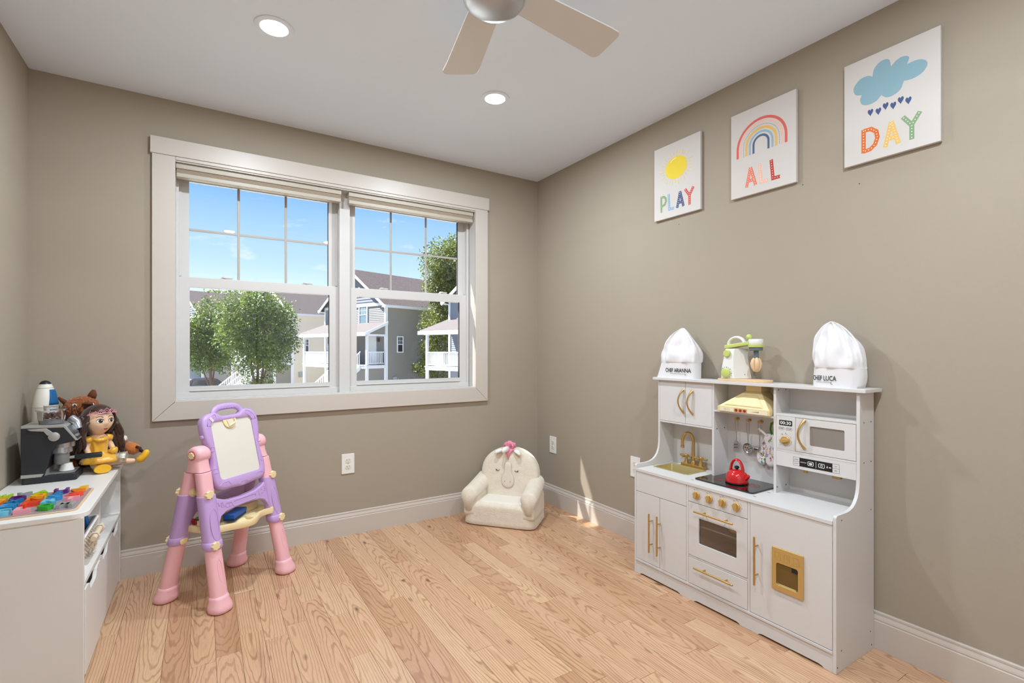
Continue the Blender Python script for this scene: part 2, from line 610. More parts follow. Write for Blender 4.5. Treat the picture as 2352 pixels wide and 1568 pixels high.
# ================================================================== walls and ceiling
T = 0.16
OX0, OX1, OZ0, OZ1 = -2.322, -0.538, 0.866, 2.132          # window opening
b = B()
b.box(WL-T, OX0, 0, T, -0.2, CH+0.2); b.box(OX1, T, 0, T, -0.2, CH+0.2)
b.box(OX0, OX1, 0, T, -0.2, OZ0); b.box(OX0, OX1, 0, T, OZ1, CH+0.2)
struct(b.build('wall_back', M_WALL))
struct(B().box(0, T, WF-T, 0, -0.2, CH+0.2).build('wall_right', M_WALL))
struct(B().box(WL-T, WL, WF-T, 0, -0.2, CH+0.2).build('wall_left', M_WALL))
struct(B().box(WL, 0, WF-T, WF, -0.2, CH+0.2).build('wall_front', M_WALL))
struct(B().box(WL, 0, WF, 0, CH, CH+0.2).build('ceiling', M_CEIL))

# unseen white doors added behind the camera to bounce light onto the ceiling
M_BOUNCE_DOOR = mat('white door paint', (240, 240, 240), 0.45)
for n, (x0, x1) in enumerate(((-2.62, -1.62), (-1.60, -0.60))):
    d = struct(thing('door_%d' % (n+1), ((x0+x1)/2, WF+0.02, 0)))
    B().box(x0, x1, WF, WF+0.035, 0.01, 2.08).build('door_leaf', M_BOUNCE_DOOR, d, bevel=0.002)
    for z0, z1 in ((0.12, 0.95), (1.05, 1.98)):
        b = B(); b.frame(x0+0.10, x1-0.10, z0, z1, x0+0.12, x1-0.12, z0+0.02, z1-0.02, 'y', WF+0.035, WF+0.043); b.build('door_moulding', M_BOUNCE_DOOR, d)
b = B(); b.frame(-2.72, -0.50, 0.0, 2.18, -2.63, -0.59, -0.001, 2.09, 'y', WF, WF+0.018)
struct(b.build('trim_2', M_TRIM))  # casing round the added bounce doors

# own house outside: clapboard skin, eave and soffit above the window
b = B()
b.box(-7.0, OX0-0.09, T, T+0.02, -3.0, 2.64); b.box(OX1+0.09, 5.0, T, T+0.02, -3.0, 2.64)
b.box(OX0-0.09, OX1+0.09, T, T+0.02, -3.0, OZ0-0.06); b.box(OX0-0.09, OX1+0.09, T, T+0.02, OZ1+0.09, 2.64)
struct(b.build('wall_outside', M_OUTER))
EAVE_Y, EAVE_Z = 0.515, 2.62
struct(B().box(-7.3, 5.3, 0.0, EAVE_Y, EAVE_Z+0.025, EAVE_Z+0.04).build('trim_3', M_TRIM))       # soffit
struct(B().box(-7.3, 5.3, EAVE_Y, EAVE_Y+0.02, EAVE_Z, EAVE_Z+0.17).build('trim_4', M_TRIM))     # fascia
M_SHINGLE = mat('weathered roof shingles', (80, 73, 74), 0.95, spec=0.1, var=(9, 0.25), bump=(14, 0.5))
b = B()
b.prism([(EAVE_Y+0.06, EAVE_Z+0.17), (EAVE_Y+0.06, EAVE_Z+0.20), (-4.2, EAVE_Z+2.6), (-4.2, EAVE_Z+2.55)], 'x', -7.4, 5.4)
struct(b.build('roof_outside', M_SHINGLE))
# unseen wing added beside the window to keep the sun off the left sashes
struct(B().box(-7.0, -2.80, T, 3.0, -3.0, 5.0).build('wall_wing', M_OUTER))
b = B(); b.prism([(-7.1, 5.0), (-2.74, 5.0), (-2.74, 5.04), (-5.0, 6.6), (-7.1, 5.2)], 'y', 0.0, 3.2)
struct(b.build('roof_wing', M_SHINGLE))

# baseboards with a moulded top
BBP = [(0,0),(0.015,0),(0.015,0.106),(0.0128,0.1085),(0.0128,0.1115),(0.0138,0.113),(0.0132,0.118),(0.0105,0.125),
       (0.0082,0.1295),(0.0082,0.1315),(0.0092,0.133),(0.0092,0.1395),(0.0072,0.142),(0,0.142)]
b = B(); b.prism([(-t, z) for t, z in BBP], 'x', WL, 0.0)
struct(b.build('baseboard_back', M_TRIM, smooth=30))
b = B(); b.prism([(-t, z) for t, z in BBP], 'y', WF, 0.0)
struct(b.build('baseboard_right', M_TRIM, smooth=30))
b = B(); b.prism([(WL+t, z) for t, z in BBP], 'y', WF, 0.0)
struct(b.build('baseboard_left', M_TRIM, smooth=30))
b = B(); b.prism([(WF+t, z) for t, z in BBP], 'x', -0.49, 0.0); b.prism([(WF+t, z) for t, z in BBP], 'x', WL, -2.73)
struct(b.build('baseboard_front', M_TRIM, smooth=30))

# ================================================================== window: casing, two double hung units
casing = struct(thing('trim_1', (-1.43, -0.01, 0.775)))
CB = 0.0012
B().box(-2.4155, -0.4405, -0.024, 0, 2.1455, 2.232).build('head_board', M_TRIM, casing, bevel=CB)
SI = 0.0985
# side boards run from the head down to the mitre, the bottom board between the mitres
for x0, x1 in ((-2.4085, -2.4085+SI), (-0.4505, -0.4505-SI)):
    b = B(); b.prism([(x0, 2.1445), (x1, 2.1445), (x1, 0.8735), (x0, 0.775)], 'y', -0.020, 0)
    b.build('side_board', M_TRIM, casing, bevel=CB)
b = B(); b.prism([(-2.4075, 0.775), (-0.4515, 0.775), (-0.55, 0.8725), (-2.309, 0.8725)], 'y', -0.0198, 0)
b.build('bottom_board', M_TRIM, casing, bevel=CB)
b = B(); b.box(-2.309, -0.549, -0.0198, 0, 2.1285, 2.1445)
b.build('head_strip', M_TRIM, casing, bevel=CB)
# jamb liners (returns between casing and the window units)
B().box(OX0, OX0+0.012, -0.012, 0.15, OZ0, OZ1).build('jamb_liner', M_VINYL, casing, bevel=0.001)
B().box(OX1-0.008, OX1, -0.012, 0.15, OZ0, OZ1).build('jamb_liner', M_VINYL, casing, bevel=0.001)
B().box(OX0+0.012, OX1-0.008, -0.012, 0.15, OZ1-0.010, OZ1).build('head_liner', M_VINYL, casing, bevel=0.001)
B().box(OX0+0.012, OX1-0.008, -0.016, 0.15, OZ0, OZ0+0.009).build('sill_liner', M_VINYL, casing, bevel=0.001)
B().box(-2.31, -0.546, -0.012, 0.02, OZ0+0.009, OZ0+0.014).build('sill_nosing', M_VINYL, casing, bevel=0.001)
B().box(-1.466, -1.402, 0.068, 0.16, OZ0+0.009, OZ1-0.010).build('mullion', M_VINYL, casing, bevel=0.001)

def dh_window(n, x0, x1):
    """double hung unit: upper sash with a grid of three by two, plain lower sash in front of it"""
    w = struct(thing('window_%d' % n, ((x0+x1)/2, 0.12, 0.89)))
    z0, z1 = 0.884, 2.122
    b = B(); b.frame(x0-0.012, x1+0.012, OZ0+0.009, z1, x0+0.004, x1-0.004, z0+0.024, z1-0.03, 'y', 0.088, 0.158)
    b.build('window_frame', M_VINYL, w, bevel=0.001)
    # stepped tracks beside the sashes
    for xa, s in ((x0+0.003, 1), (x1-0.003, -1)):
        B().box(xa, xa+s*0.012, 0.122, 0.128, 1.545, z1-0.03).build('track', M_VINYL, w)
    # upper sash
    ub = B(); ub.frame(x0+0.006, x1-0.006, 1.492, 2.10, x0+0.050, x1-0.056, 1.541, 2.068, 'y', 0.128, 0.152)
    us = ub.build('upper_sash', M_VINYL, w, bevel=0.002)
    gx0, gx1, gz0, gz1 = x0+0.050, x1-0.056, 1.541, 2.068
    B().box(gx0, gx1, 0.139, 0.142, gz0, gz1).build('pane', M_GLASS, us, smooth=0)
    for k in (1, 2):
        xm = gx0+(gx1-gx0)*k/3.0 - (0.006 if k == 1 else 0.0)
        B().box(xm-0.0068, xm+0.0068, 0.134, 0.139, gz0, gz1).build('muntin', M_MUNT, us, bevel=0.002)
    zm = (gz0+gz1)/2
    B().box(gx0, gx1, 0.1345, 0.1385, zm-0.0068, zm+0.0068).build('muntin', M_MUNT, us, bevel=0.002)
    # lower sash
    lb = B(); lb.frame(x0, x1, 0.904, 1.539, x0+0.053, x1-0.056, 0.940, 1.483, 'y', 0.098, 0.124)
    ls = lb.build('lower_sash', M_VINYL, w, bevel=0.002)
    B().box(x0+0.053, x1-0.056, 0.109, 0.112, 0.940, 1.483).build('pane', M_GLASS, ls, smooth=0)
    B().box(x0+0.053, x1-0.056, 0.090, 0.098, 0.914, 0.921).build('lift_rail', M_VINYL, ls, bevel=0.002)
    gas = mat('dark glazing gasket', (52, 50, 50), 0.6)
    B().box(x1-0.0572, x1-0.056, 0.100, 0.123, 0.940, 1.483).build('gasket', gas, ls)
    B().box(x1-0.0572, x1-0.056, 0.130, 0.150, gz0, gz1).build('gasket', gas, us)
    for k in (0.27, 0.78):
        xl = x0+(x1-x0)*k
        lk = B().box(xl-0.030, xl+0.030, 0.101, 0.123, 1.539, 1.543).build('sash_lock', M_VINYL, ls, bevel=0.002)
        b = B(); b.lathe([(0.016, 0), (0.016, 0.006), (0.012, 0.010)], (xl-0.008, 0.112, 1.543), seg=16)
        b.prism([(xl-0.004, 0.101), (xl+0.034, 0.106), (xl+0.034, 0.113), (xl-0.004, 0.120)], 'z', 1.545, 1.551)
        b.build('lock_lever', M_VINYL, lk, bevel=0.001)
    return w
dh_window(1, -2.303, -1.464)
dh_window(2, -1.404, -0.562)

# folded cellular shades under the head of each unit
M_SHADE = mat('taupe shade fabric', (176, 160, 142), 0.75, sheen=0.2)
M_SHADE2 = mat('taupe shade rail', (186, 176, 160), 0.45)
for x0, x1, lb in ((-2.309, -1.468, 'folded taupe cellular shade with wide headrail above the big sky panes beside the mullion'),
                   (-1.424, -0.556, 'folded taupe cellular shade above the panes with the tall tree outside')):
    s = thing('cellular_shade', ((x0+x1)/2, 0.03, 2.05), lb, 'window shade')
    B().box(x0, x1, 0.004, 0.052, 2.094, 2.1215).build('headrail', M_SHADE2, s, bevel=0.003)
    for k in range(4):
        z = 2.0725+k*0.0054
        B().prism([(0.012, z), (0.009, z+0.0027), (0.012, z+0.0054), (0.046, z+0.0054), (0.049, z+0.0027), (0.046, z)], 'x', x0+0.003, x1-0.003).build('pleat', M_SHADE, s)
    B().box(x0+0.002, x1-0.002, 0.008, 0.050, 2.050, 2.0725).build('bottom_rail', M_SHADE2, s, bevel=0.003)

# ================================================================== wall outlets
def outlet(label, P):
    """P(u, v, d): plate coordinates to world, u right, v up, d out of the wall"""
    o = thing('wall_outlet', P(0, 0, 0), label, 'outlet')
    def pl(poly, d0, d1, nm, m, par, bev=0):
        b = B(); n = len(poly)
        b.add([P(u, v, d0) for u, v in poly]+[P(u, v, d1) for u, v in poly],
              [tuple(range(n)), tuple(range(n, 2*n))]+[(i, (i+1) % n, n+(i+1) % n, n+i) for i in range(n)])
        return b.build(nm, m, par, bevel=bev)
    pl(rrect(-0.0385, 0.0385, -0.061, 0.061, 0.003, 2), 0, 0.0055, 'cover_plate', M_PLASTIC_W, o, 0.0015)
    for v in (-0.0195, 0.0195):
        poly = [(0.0165*cos(t)*1.02, v+max(-0.0135, min(0.0135, 0.0165*sin(t)))) for t in [2*pi*k/24 for k in range(24)]]
        r = pl(poly, 0.0055, 0.0075, 'receptacle', mat('almond socket face', (226, 220, 208), 0.35), o, 0.0006)
        for u, h in ((-0.0065, 0.004), (0.0065, 0.0035)):
            pl([(u-0.0009, v+0.003-h), (u+0.0009, v+0.003-h), (u+0.0009, v+0.003+h), (u-0.0009, v+0.003+h)], 0.0074, 0.0077, 'slot', M_DARK, r)
        pl(circ((0, v-0.008), 0.0019, 8), 0.0074, 0.0077, 'slot', M_DARK, r)
    pl(circ((0, 0), 0.0028, 10), 0.0055, 0.0068, 'screw', mat('steel screw', (190, 188, 180), 0.35, 0.8), o)
outlet('white wall outlet under the window, beside the painting easel', lambda u, v, d: Vector((-1.4308+u, -d, 0.4385+v)))
outlet('white wall outlet on the side wall behind the plush unicorn chair', lambda u, v, d: Vector((-d, -0.204-u, 0.4410+v)))
outlet('white wall outlet half hidden behind the play kitchen', lambda u, v, d: Vector((-d, -1.0195-u, 0.4405+v)))

# nail holes left in the paint
for y, z, wh in ((-1.335, 1.822, 'sun'), (-1.985, 1.852, 'rainbow'), (-2.20, 1.795, 'cloud')):
    b = B(); b.lathe([(0.0, -0.0012), (0.0016, -0.0010), (0.0022, 0.0)], (-0.0001, y, z), axis='x', seg=8, caps=False)
    tag(b.build('nail_hole', M_DARK, base=(0, y, z)), 'tiny dark nail hole in the wall under the %s canvas' % wh, 'nail hole', 'nail holes below the canvases')

# ================================================================== ceiling lamps and fan
M_LENS = mat('lit lamp lens', (255, 250, 240), 0.4, emit=((255, 236, 205), 9.0))
def can_light(x, y, label, power):
    o = thing('recessed_light', (x, y, CH), label, 'ceiling light', 'recessed ceiling lights')
    b = B(); b.lathe([(0.0745, -0.0005), (0.0735, -0.004), (0.064, -0.0065), (0.0525, -0.004), (0.0525, 0.0)], (x, y, CH), seg=40, caps=False)
    b.build('trim_ring', M_CEIL, o)
    b = B(); b.lathe([(0.0525, -0.0032), (0.0, -0.0034)], (x, y, CH), seg=40)
    b.build('lens', M_LENS, o)
    ld = bpy.data.lights.new('lamp', 'AREA'); ld.shape = 'DISK'; ld.size = 0.10; ld.energy = power; ld.color = LAMP_COL
    lo = bpy.data.objects.new('lamp', ld); COL.objects.link(lo); lo.parent = o; lo.location = (0, 0, -0.010)
can_light(-1.9455, -0.921, 'round recessed ceiling light with glowing lens, over the window beside the left wall', LAMP_W)
can_light(-0.911, -0.914, 'round recessed ceiling light with glowing lens, between the fan and the right wall corner', LAMP_W)
can_light(-1.9455, -2.78, 'round recessed ceiling light over the near end of the room by the left wall', LAMP_W)
can_light(-0.911, -2.78, 'round recessed ceiling light over the near end of the room by the canvas wall', LAMP_W)

FX, FY = -1.43, -1.80
M_FANB = mat('pale taupe fan blade', (214, 210, 204), 0.55)
M_FANM = mat('satin nickel cap', (190, 191, 196), 0.34, 0.85)
fan = thing('ceiling_fan', (FX, FY, CH), 'ceiling fan with pale taupe blades and a satin nickel cap', 'ceiling fan')
b = B(); b.lathe([(0.07, 0), (0.07, -0.02), (0.055, -0.035), (0.02, -0.04)], (FX, FY, CH), seg=32); b.build('canopy', M_FANM, fan)
b = B(); b.lathe([(0.013, -0.03), (0.013, -0.12)], (FX, FY, CH), seg=16); b.build('downrod', M_FANM, fan)
b = B(); b.lathe([(0.02, -0.105), (0.075, -0.115), (0.090, -0.14), (0.090, -0.20), (0.082, -0.215), (0.0, -0.215)], (FX, FY, CH), seg=40); b.build('motor', M_FANM, fan)
b = B(); b.lathe([(0.0935, -0.213), (0.0955, -0.218), (0.0955, -0.226), (0.0925, -0.229)], (FX, FY, CH), seg=48, caps=False); b.build('rim', M_FANM, fan)
b = B(); b.lathe([(0.0925*cos(t), -0.227-0.030*sin(t)) for t in [pi/2*k/12 for k in range(13)]], (FX, FY, CH), seg=48); b.build('cap', M_FANM, fan)
for k in range(5):
    a = radians(76.0-72.0*k)
    M = Matrix.Translation((FX, FY, CH-0.180)) @ Matrix.Rotation(a, 4, 'Z') @ Matrix.Rotation(radians(-7), 4, 'X')
    pts = [(0.06, -0.046), (0.10, -0.052), (0.42, -0.068)] + arc((0.445, -0.046), 0.022, -pi/2+0.3, 0, 4) + arc((0.452, 0.046), 0.024, 0, pi/2-0.1, 5) + [(0.40, 0.064), (0.10, 0.050), (0.06, 0.046)]
    b = B(M); b.prism([(1.075*p, 1.045*q) for p, q in pts], 'z', -0.003, 0.003)
    b.build('blade', M_FANB, fan, bevel=0.0012)

# ================================================================== play kitchen
M_KW = mat('white laminate', (214, 210, 207), 0.42, spec=0.4, bump=(500, 0.03))
M_KE = mat('white laminate edge', (226, 219, 210), 0.5)
M_GOLD = mat('brushed gold', (196, 158, 92), 0.33, 0.75, bump=(220, 0.06))
M_GOLDP = mat('gold plastic', (202, 164, 98), 0.38, 0.35)
M_GOLDD = mat('satin gold basin', (205, 190, 140), 0.30, 0.6)
M_BLK = mat('black print', (20, 20, 22), 0.45)
M_GLOSSB = mat('black glass top', (16, 17, 19), 0.10, spec=0.6, coat=0.4)
M_RED = mat('glossy red enamel', (200, 22, 26), 0.18, coat=0.5)
M_REDP = mat('red print', (158, 34, 32), 0.4)
M_SMOKE = glass_mat('smoked oven window', (0.95, 0.93, 0.91), 0.06, 0.02, 0.97)
KY0, KY1 = -2.256, -1.305       # near end, far end
PT = 0.012
XF, XU, XB = -0.308, -0.131, -0.016
kit = thing('play_kitchen', (-0.16, -1.78, 0), 'white wooden play kitchen with gold handles and faucet against the beige wall', 'play kitchen')

prof = [(XB, 0), (XF, 0), (XF, 0.545)] + [(-0.297+0.011*cos(t), 0.545+0.011*sin(t)) for t in (pi*0.8, pi*0.65, pi*0.5)] + \
       [(-0.232, 0.556), (-0.205, 0.559), (-0.182, 0.566), (-0.163, 0.578), (-0.148, 0.595), (-0.138, 0.617), (-0.133, 0.645), (XU, 0.68), (XU, 0.982), (XB, 0.982)]
for y0 in (KY0, KY1-PT):
    sp = B().prism(prof, 'y', y0, y0+PT).build('side_panel', M_KW, kit, bevel=0.0012)
    if y0 == KY0:
        for x, z in ((-0.099,0.868),(-0.041,0.868),(-0.099,0.718),(-0.041,0.717),(-0.041,0.534),(-0.27,0.535),(-0.047,0.073),(-0.036,0.019),(-0.271,0.073),(-0.300,0.022)):
            B().lathe([(0.0032, -0.0004), (0.0025, 0.0002), (0.0, 0.0002)], (x, KY0, z), 'y', 10).build('screw', mat('dark bolt', (92, 86, 78), 0.4, 0.6), sp)
yl, yr = KY1-PT, KY0+PT            # inner faces (far, near)
B().box(XB, XB-0.006, yr, yl, 0.02, 0.982).build('back_panel', M_KW, kit)
# top board
B().prism(rrect(-0.148, -0.010, -2.281, -1.281, 0.003, 2), 'z', 0.982, 0.995).build('top_board', M_KW, kit, bevel=0.001)
# counter with the sink cut out
SX0, SX1, SY0, SY1 = -0.208, -0.072, -1.545, -1.345
b = B()
b.box(-0.312, XB-0.006, yr, SY0, 0.523, 0.535); b.box(-0.312, XB-0.006, SY1, yl, 0.523, 0.535)
b.box(-0.312, SX0, SY0, SY1, 0.523, 0.535); b.box(SX1, XB-0.006, SY0, SY1, 0.523, 0.535)
ct = b.build('countertop', M_KW, kit)
for x, y in ((-0.257, -1.619), (-0.152, -1.622), (-0.156, -1.925), (-0.258, -1.924)):
    B().prism([(x-0.002, y-0.006), (x+0.002, y-0.006), (x+0.002, y+0.006), (x-0.002, y+0.006)], 'z', 0.535, 0.5353).build('cam_lock', mat('dark bolt', (92, 86, 78)), ct)
# bottom board, kick board with long arches, lower dividers
B().box(XF+0.014, XB-0.006, yr, yl, 0.066, 0.076).build('bottom_board', M_KW, kit)
kick = [(yl, 0.066), (yl, 0.0)]
for a, c in ((-1.341, -1.590), (-1.664, -1.890), (-1.967, -2.214)):
    kick += [(a, 0.0), (a-0.006, 0.005), (a-0.018, 0.008), (c+0.018, 0.008), (c+0.006, 0.005), (c, 0.0)]
kick += [(yr, 0.0), (yr, 0.066)]
B().prism(kick, 'x', XF+0.002, XF+0.014).build('kick_board', M_KW, kit, bevel=0.0008)
B().box(XF-0.003, XF+0.012, yr, yl, 0.066, 0.076).build('kick_lip', M_KW, kit, bevel=0.0008)
D1, D2 = -1.631, -1.9295
for y in (D1, D2):
    B().box(XF, XB-0.006, y-0.005, y+0.005, 0.076, 0.523).build('divider', M_KW, kit, bevel=0.0008)

def bar(P0, P1, out, r=0.0042, st=0.20, par=None):
    """bar handle from P0 to P1 with two standoffs going back by 'out' in +X"""
    P0, P1 = Vector(P0), Vector(P1)
    b = B(); b.cyl(P0, P1, r, 14); h = b.build('handle', M_GOLD, par, bevel=0.0006)
    for t in (st, 1-st):
        q = P0.lerp(P1, t)
        B().cyl(q, q+Vector((out, 0, 0)), 0.0030, 10).build('standoff', M_GOLD, h)
    return h
XD = XF-0.0005      # door faces
def panel(name, y0, y1, z0, z1, g=0.0012, x0=None, x1=None, m=None):
    return B().box(XD if x0 is None else x0, XD+0.012 if x1 is None else x1, y0+g, y1-g, z0+g, z1-g).build(name, m or M_KW, kit, bevel=0.0010)
dk = mat('dark cabinet inside', (120, 112, 104), 0.8)
panel('fascia_panel', D1+0.005, yl, 0.420, 0.523)
d = panel('cupboard_door', -1.4695, yl, 0.077, 0.420); bar((-0.334, -1.424, 0.143), (-0.334, -1.424, 0.335), 0.026, par=d)
d = panel('cupboard_door', D1+0.005, -1.4695, 0.077, 0.420); bar((-0.334, -1.474, 0.143), (-0.334, -1.474, 0.335), 0.026, par=d)
# control panel with four dials
cp = panel('control_panel', D2+0.005, D1-0.005, 0.449, 0.523)
def dial(y, z, r, xf, par, rot=0.0, marks=True):
    k = B().lathe([(r, 0), (r, -0.006), (r*0.88, -0.008), (0, -0.008)], (xf, y, z), 'x', 28).build('dial', M_GOLDP, par, smooth=30)
    M = Matrix.Translation((xf, y, z)) @ Matrix.Rotation(rot, 4, 'X')
    b = B(M); b.prism([(-0.30*r, -0.95*r), (0.30*r, -0.95*r), (0.42*r, 0), (0.30*r, 0.95*r), (-0.30*r, 0.95*r), (-0.42*r, 0)], 'x', -0.018, -0.007)
    b.build('grip', M_GOLDP, k, bevel=0.0015)
    if marks:
        b = B()
        for q in range(22):
            a = radians(120-q*14.2); L = 0.0042 if q % 3 == 0 else 0.0022
            r0 = r+0.0042; ca, sa = cos(a), sin(a)
            # angles run clockwise as seen from the room (u = -Y)
            w = 0.0005
            pts = []
            for rr, ww in ((r0, -w), (r0, w), (r0+L, w), (r0+L, -w)):
                u = rr*ca - ww*sa; v = rr*sa + ww*ca
                pts.append((y-u, z+v))
            b.prism(pts, 'x', xf, xf-0.0003)
        vs, fs = text_fit('ON', 0.0058, 0.0030, 0.01); b.add([(xf-0.0003, y-u, z+r+0.0105+v) for u, v in vs], fs)
        vs, fs = text_fit('OFF', 0.0072, 0.0030, 0.01); b.add([(xf-0.0003, y-u+r*0.8, z+r+0.0050+v) for u, v in vs], fs)
        b.build('dial_marks', M_BLK, par, smooth=0, recalc=False)
for y, rot in ((-1.682, 0.15), (-1.7475, 0.1), (-1.8125, 0.25), (-1.877, -0.1)):
    dial(y, 0.4885, 0.0165, XD, cp, rot)
# oven door with window, inner box, shelf
b = B(); b.ring(rrect(D2+0.0062, D1-0.0062, 0.2078, 0.4478, 0.001, 5), rrect(-1.8755, -1.6915, 0.271, 0.3855, 0.006, 5), 'x', XD, XD+0.012)
od = b.build('oven_door', M_KW, kit, bevel=0.0008)
b = B(); b.prism(rrect(-1.8755, -1.6915, 0.271, 0.3855, 0.006, 5), 'x', XD+0.006, XD+0.0075); b.build('oven_window', M_SMOKE, od, smooth=0)
bar((-0.334, -1.875, 0.4185), (-0.334, -1.684, 0.4185), 0.026, par=od, st=0.22)
B().box(XF+0.016, XB-0.006, D2+0.005, D1-0.005, 0.343, 0.349).build('oven_shelf', M_KW, kit)
B().box(XF+0.0015, XB-0.006, D2+0.005, D1-0.005, 0.197, 0.206).build('oven_floor', M_KW, kit, bevel=0.0008)
B().box(XB-0.010, XB-0.006, D2+0.005, D1-0.005, 0.206, 0.523).build('oven_back', mat('grey oven lining', (206, 196, 188), 0.7, var=(6, 0.1), stretch=(1, 1, 12)), kit)
dr = panel('drawer', D2+0.005, D1-0.005, 0.077, 0.1965)
bar((-0.334, -1.875, 0.1655), (-0.334, -1.683, 0.1655), 0.026, par=dr, st=0.22)
# fridge door with an ice dispenser
fd = panel('fridge_door', yr, D2-0.005, 0.077, 0.5285)
bar((-0.334, -1.9685, 0.205), (-0.334, -1.9685, 0.397), 0.026, par=fd)
b = B(); b.ring(rrect(-2.147, -2.029, 0.214, 0.378, 0.004, 5), rrect(-2.128, -2.046, 0.236, 0.320, 0.008, 5), 'x', XD-0.007, XD)
ic = b.build('ice_dispenser', M_GOLDP, fd, bevel=0.0015)
b = B(); ro, ri = rrect(-2.128, -2.046, 0.236, 0.320, 0.008, 5), rrect(-2.124, -2.050, 0.240, 0.316, 0.008, 5)
b.loft([[(XD-0.0055, p, q) for p, q in ro], [(XD-0.0009, p, q) for p, q in ri]], cap=False)
b.add([(XD-0.0009, p, q) for p, q in ri], [tuple(range(len(ri)))])
b.build('dispenser_recess', mat('dark gold recess', (120, 98, 52), 0.4, 0.5), fd)
B().prism([(-2.126, 0.302), (-2.104, 0.302), (-2.104, 0.318), (-2.126, 0.318)], 'x', XD-0.0045, XD-0.001).build('dispenser_spout', M_BLK, fd)
for i, yy in enumerate((-2.052, -2.087, -2.122)):
    b = B(); b.ring(rrect(yy-0.011, yy+0.011, 0.333, 0.363, 0.003, 3), rrect(yy-0.0100, yy+0.0100, 0.334, 0.362, 0.002, 3), 'x', XD-0.0080, XD-0.007)
    if i == 0: b.prism(rrect(yy-0.004, yy+0.004, 0.340, 0.357, 0.002, 2), 'x', XD-0.0078, XD-0.007)
    elif i == 1:
        for q in range(3): b.prism(rrect(yy-0.006+q*0.003, yy-0.001+q*0.003, 0.339+q*0.006, 0.345+q*0.006, 0.001, 1), 'x', XD-0.0078, XD-0.007)
    else: b.prism([(yy-0.006, 0.341), (yy+0.006, 0.341), (yy+0.002, 0.350), (yy-0.004, 0.357)], 'x', XD-0.0078, XD-0.007)
    b.build('dispenser_button', M_GOLDP, ic)

# ---- upper part
UD1, UD2 = -1.638, -1.9365
for y in (UD1, UD2):
    ud = B().box(XU, XB-0.006, y-0.0055, y+0.0055, 0.535, 0.982).build('upper_divider', M_KW, kit, bevel=0.0008)
    pts = ((-0.108, 0.764), (-0.05, 0.764)) if y == UD1 else ((-0.112, 0.970), (-0.054, 0.969), (-0.122, 0.558), (-0.053, 0.558))
    for x, z in pts:
        B().lathe([(0.0034, 0.0003), (0.0, 0.0003)], (x, y-0.0055, z) if True else None, 'y', 10).build('screw', mat('dark bolt', (92, 86, 78)), ud)
        ud.children[-1].location.y -= 0.0005
def shelf(z0, z1, y0, y1, x0=XU):
    return B().box(x0, XB-0.006, y0, y1, z0, z1).build('shelf', M_KW, kit, bevel=0.0008)
shelf(0.760, 0.768, UD1+0.0055, yl)
shelf(0.848, 0.856, UD2+0.0055, UD1-0.0055)
shelf(0.863, 0.872, yr, UD2-0.0055)
shelf(0.715, 0.724, yr, UD2-0.0055)
def arch_handle(y, z0, z1, par, x=XU):
    pts = []
    for k in range(15):
        t = k/14.0
        z = z0+(z1-z0)*t
        pts.append((x-0.004-0.022*sin(pi*t)**0.75, y+0.016*(sin(pi*t)**1.0)*1.0, z))
    b = B(); b.tube(pts, [0.0042+0.0022*abs(2*k/14.0-1)**4 for k in range(15)], 10, flat=(1.25, 0.8))
    return b.build('handle', M_GOLD, par)
wd = B().box(XU-0.0005, XU+0.0115, -1.4795, yl+0.0-0.001, 0.7695, 0.981).build('wall_door', M_KW, kit, bevel=0.001)
arch_handle(-1.4705, 0.824, 0.941, wd)
wd = B().box(XU-0.0005, XU+0.0115, UD1+0.0065, -1.4815, 0.7695, 0.981).build('wall_door', M_KW, kit, bevel=0.001)
arch_handle(-1.5255, 0.822, 0.939, wd)

# microwave
mw = B().box(XU, XU+0.011, -2.0215, UD2-0.0065, 0.7245, 0.8625).build('microwave_panel', M_KW, kit, bevel=0.0008)
X1 = XU-0.0003
b = B(); b.prism(rrect(-2.0095, -1.9555, 0.824, 0.8465, 0.003, 3), 'x', XU, X1); b.build('display', M_BLK, mw)
vs, fs = text_fit('00:30', 0.045, 0.0135, 0.012)
B().add([(X1-0.0003, -1.9825-u, 0.8355+v) for u, v in vs], fs).build('display_digits', mat('white print', (238, 238, 236), 0.5), mw, smooth=0, recalc=False)
for yy, s in ((-1.9655, 'START'), (-1.9965, 'STOP')):
    b = B(); b.ring(rrect(yy-0.0125, yy+0.0125, 0.8055, 0.8175, 0.004, 4), rrect(yy-0.0118, yy+0.0118, 0.8062, 0.8168, 0.0035, 4), 'x', XU, X1)
    vs, fs = text_fit(s, 0.0185, 0.0052, 0.012); b.add([(X1, yy-u, 0.8116+v) for u, v in vs], fs)
    b.build('button_print', M_BLK, mw, smooth=0, recalc=False)
dial(-1.9825, 0.7635, 0.0185, XU, mw, 1.35)
b = B(); b.ring(rrect(yr+0.001, -2.0235, 0.7255, 0.8615, 0.001, 5), rrect(-2.2045, -2.0785, 0.756, 0.834, 0.005, 5), 'x', XU-0.001, XU+0.010)
md_ = b.build('microwave_door', M_KW, kit, bevel=0.0008)
b = B(); b.prism(rrect(-2.2045, -2.0785, 0.756, 0.834, 0.005, 5), 'x', XU+0.003, XU+0.0045)
b.build('microwave_window', mat('grey microwave pane', (138, 130, 122), 0.12, spec=0.6), md_, smooth=0)
arch_handle(-2.061, 0.741, 0.858, md_)
B().box(XB-0.012, XB-0.006, yr, UD2-0.0055, 0.724, 0.863).build('microwave_back', mat('grey oven lining', (150, 138, 128)), kit)
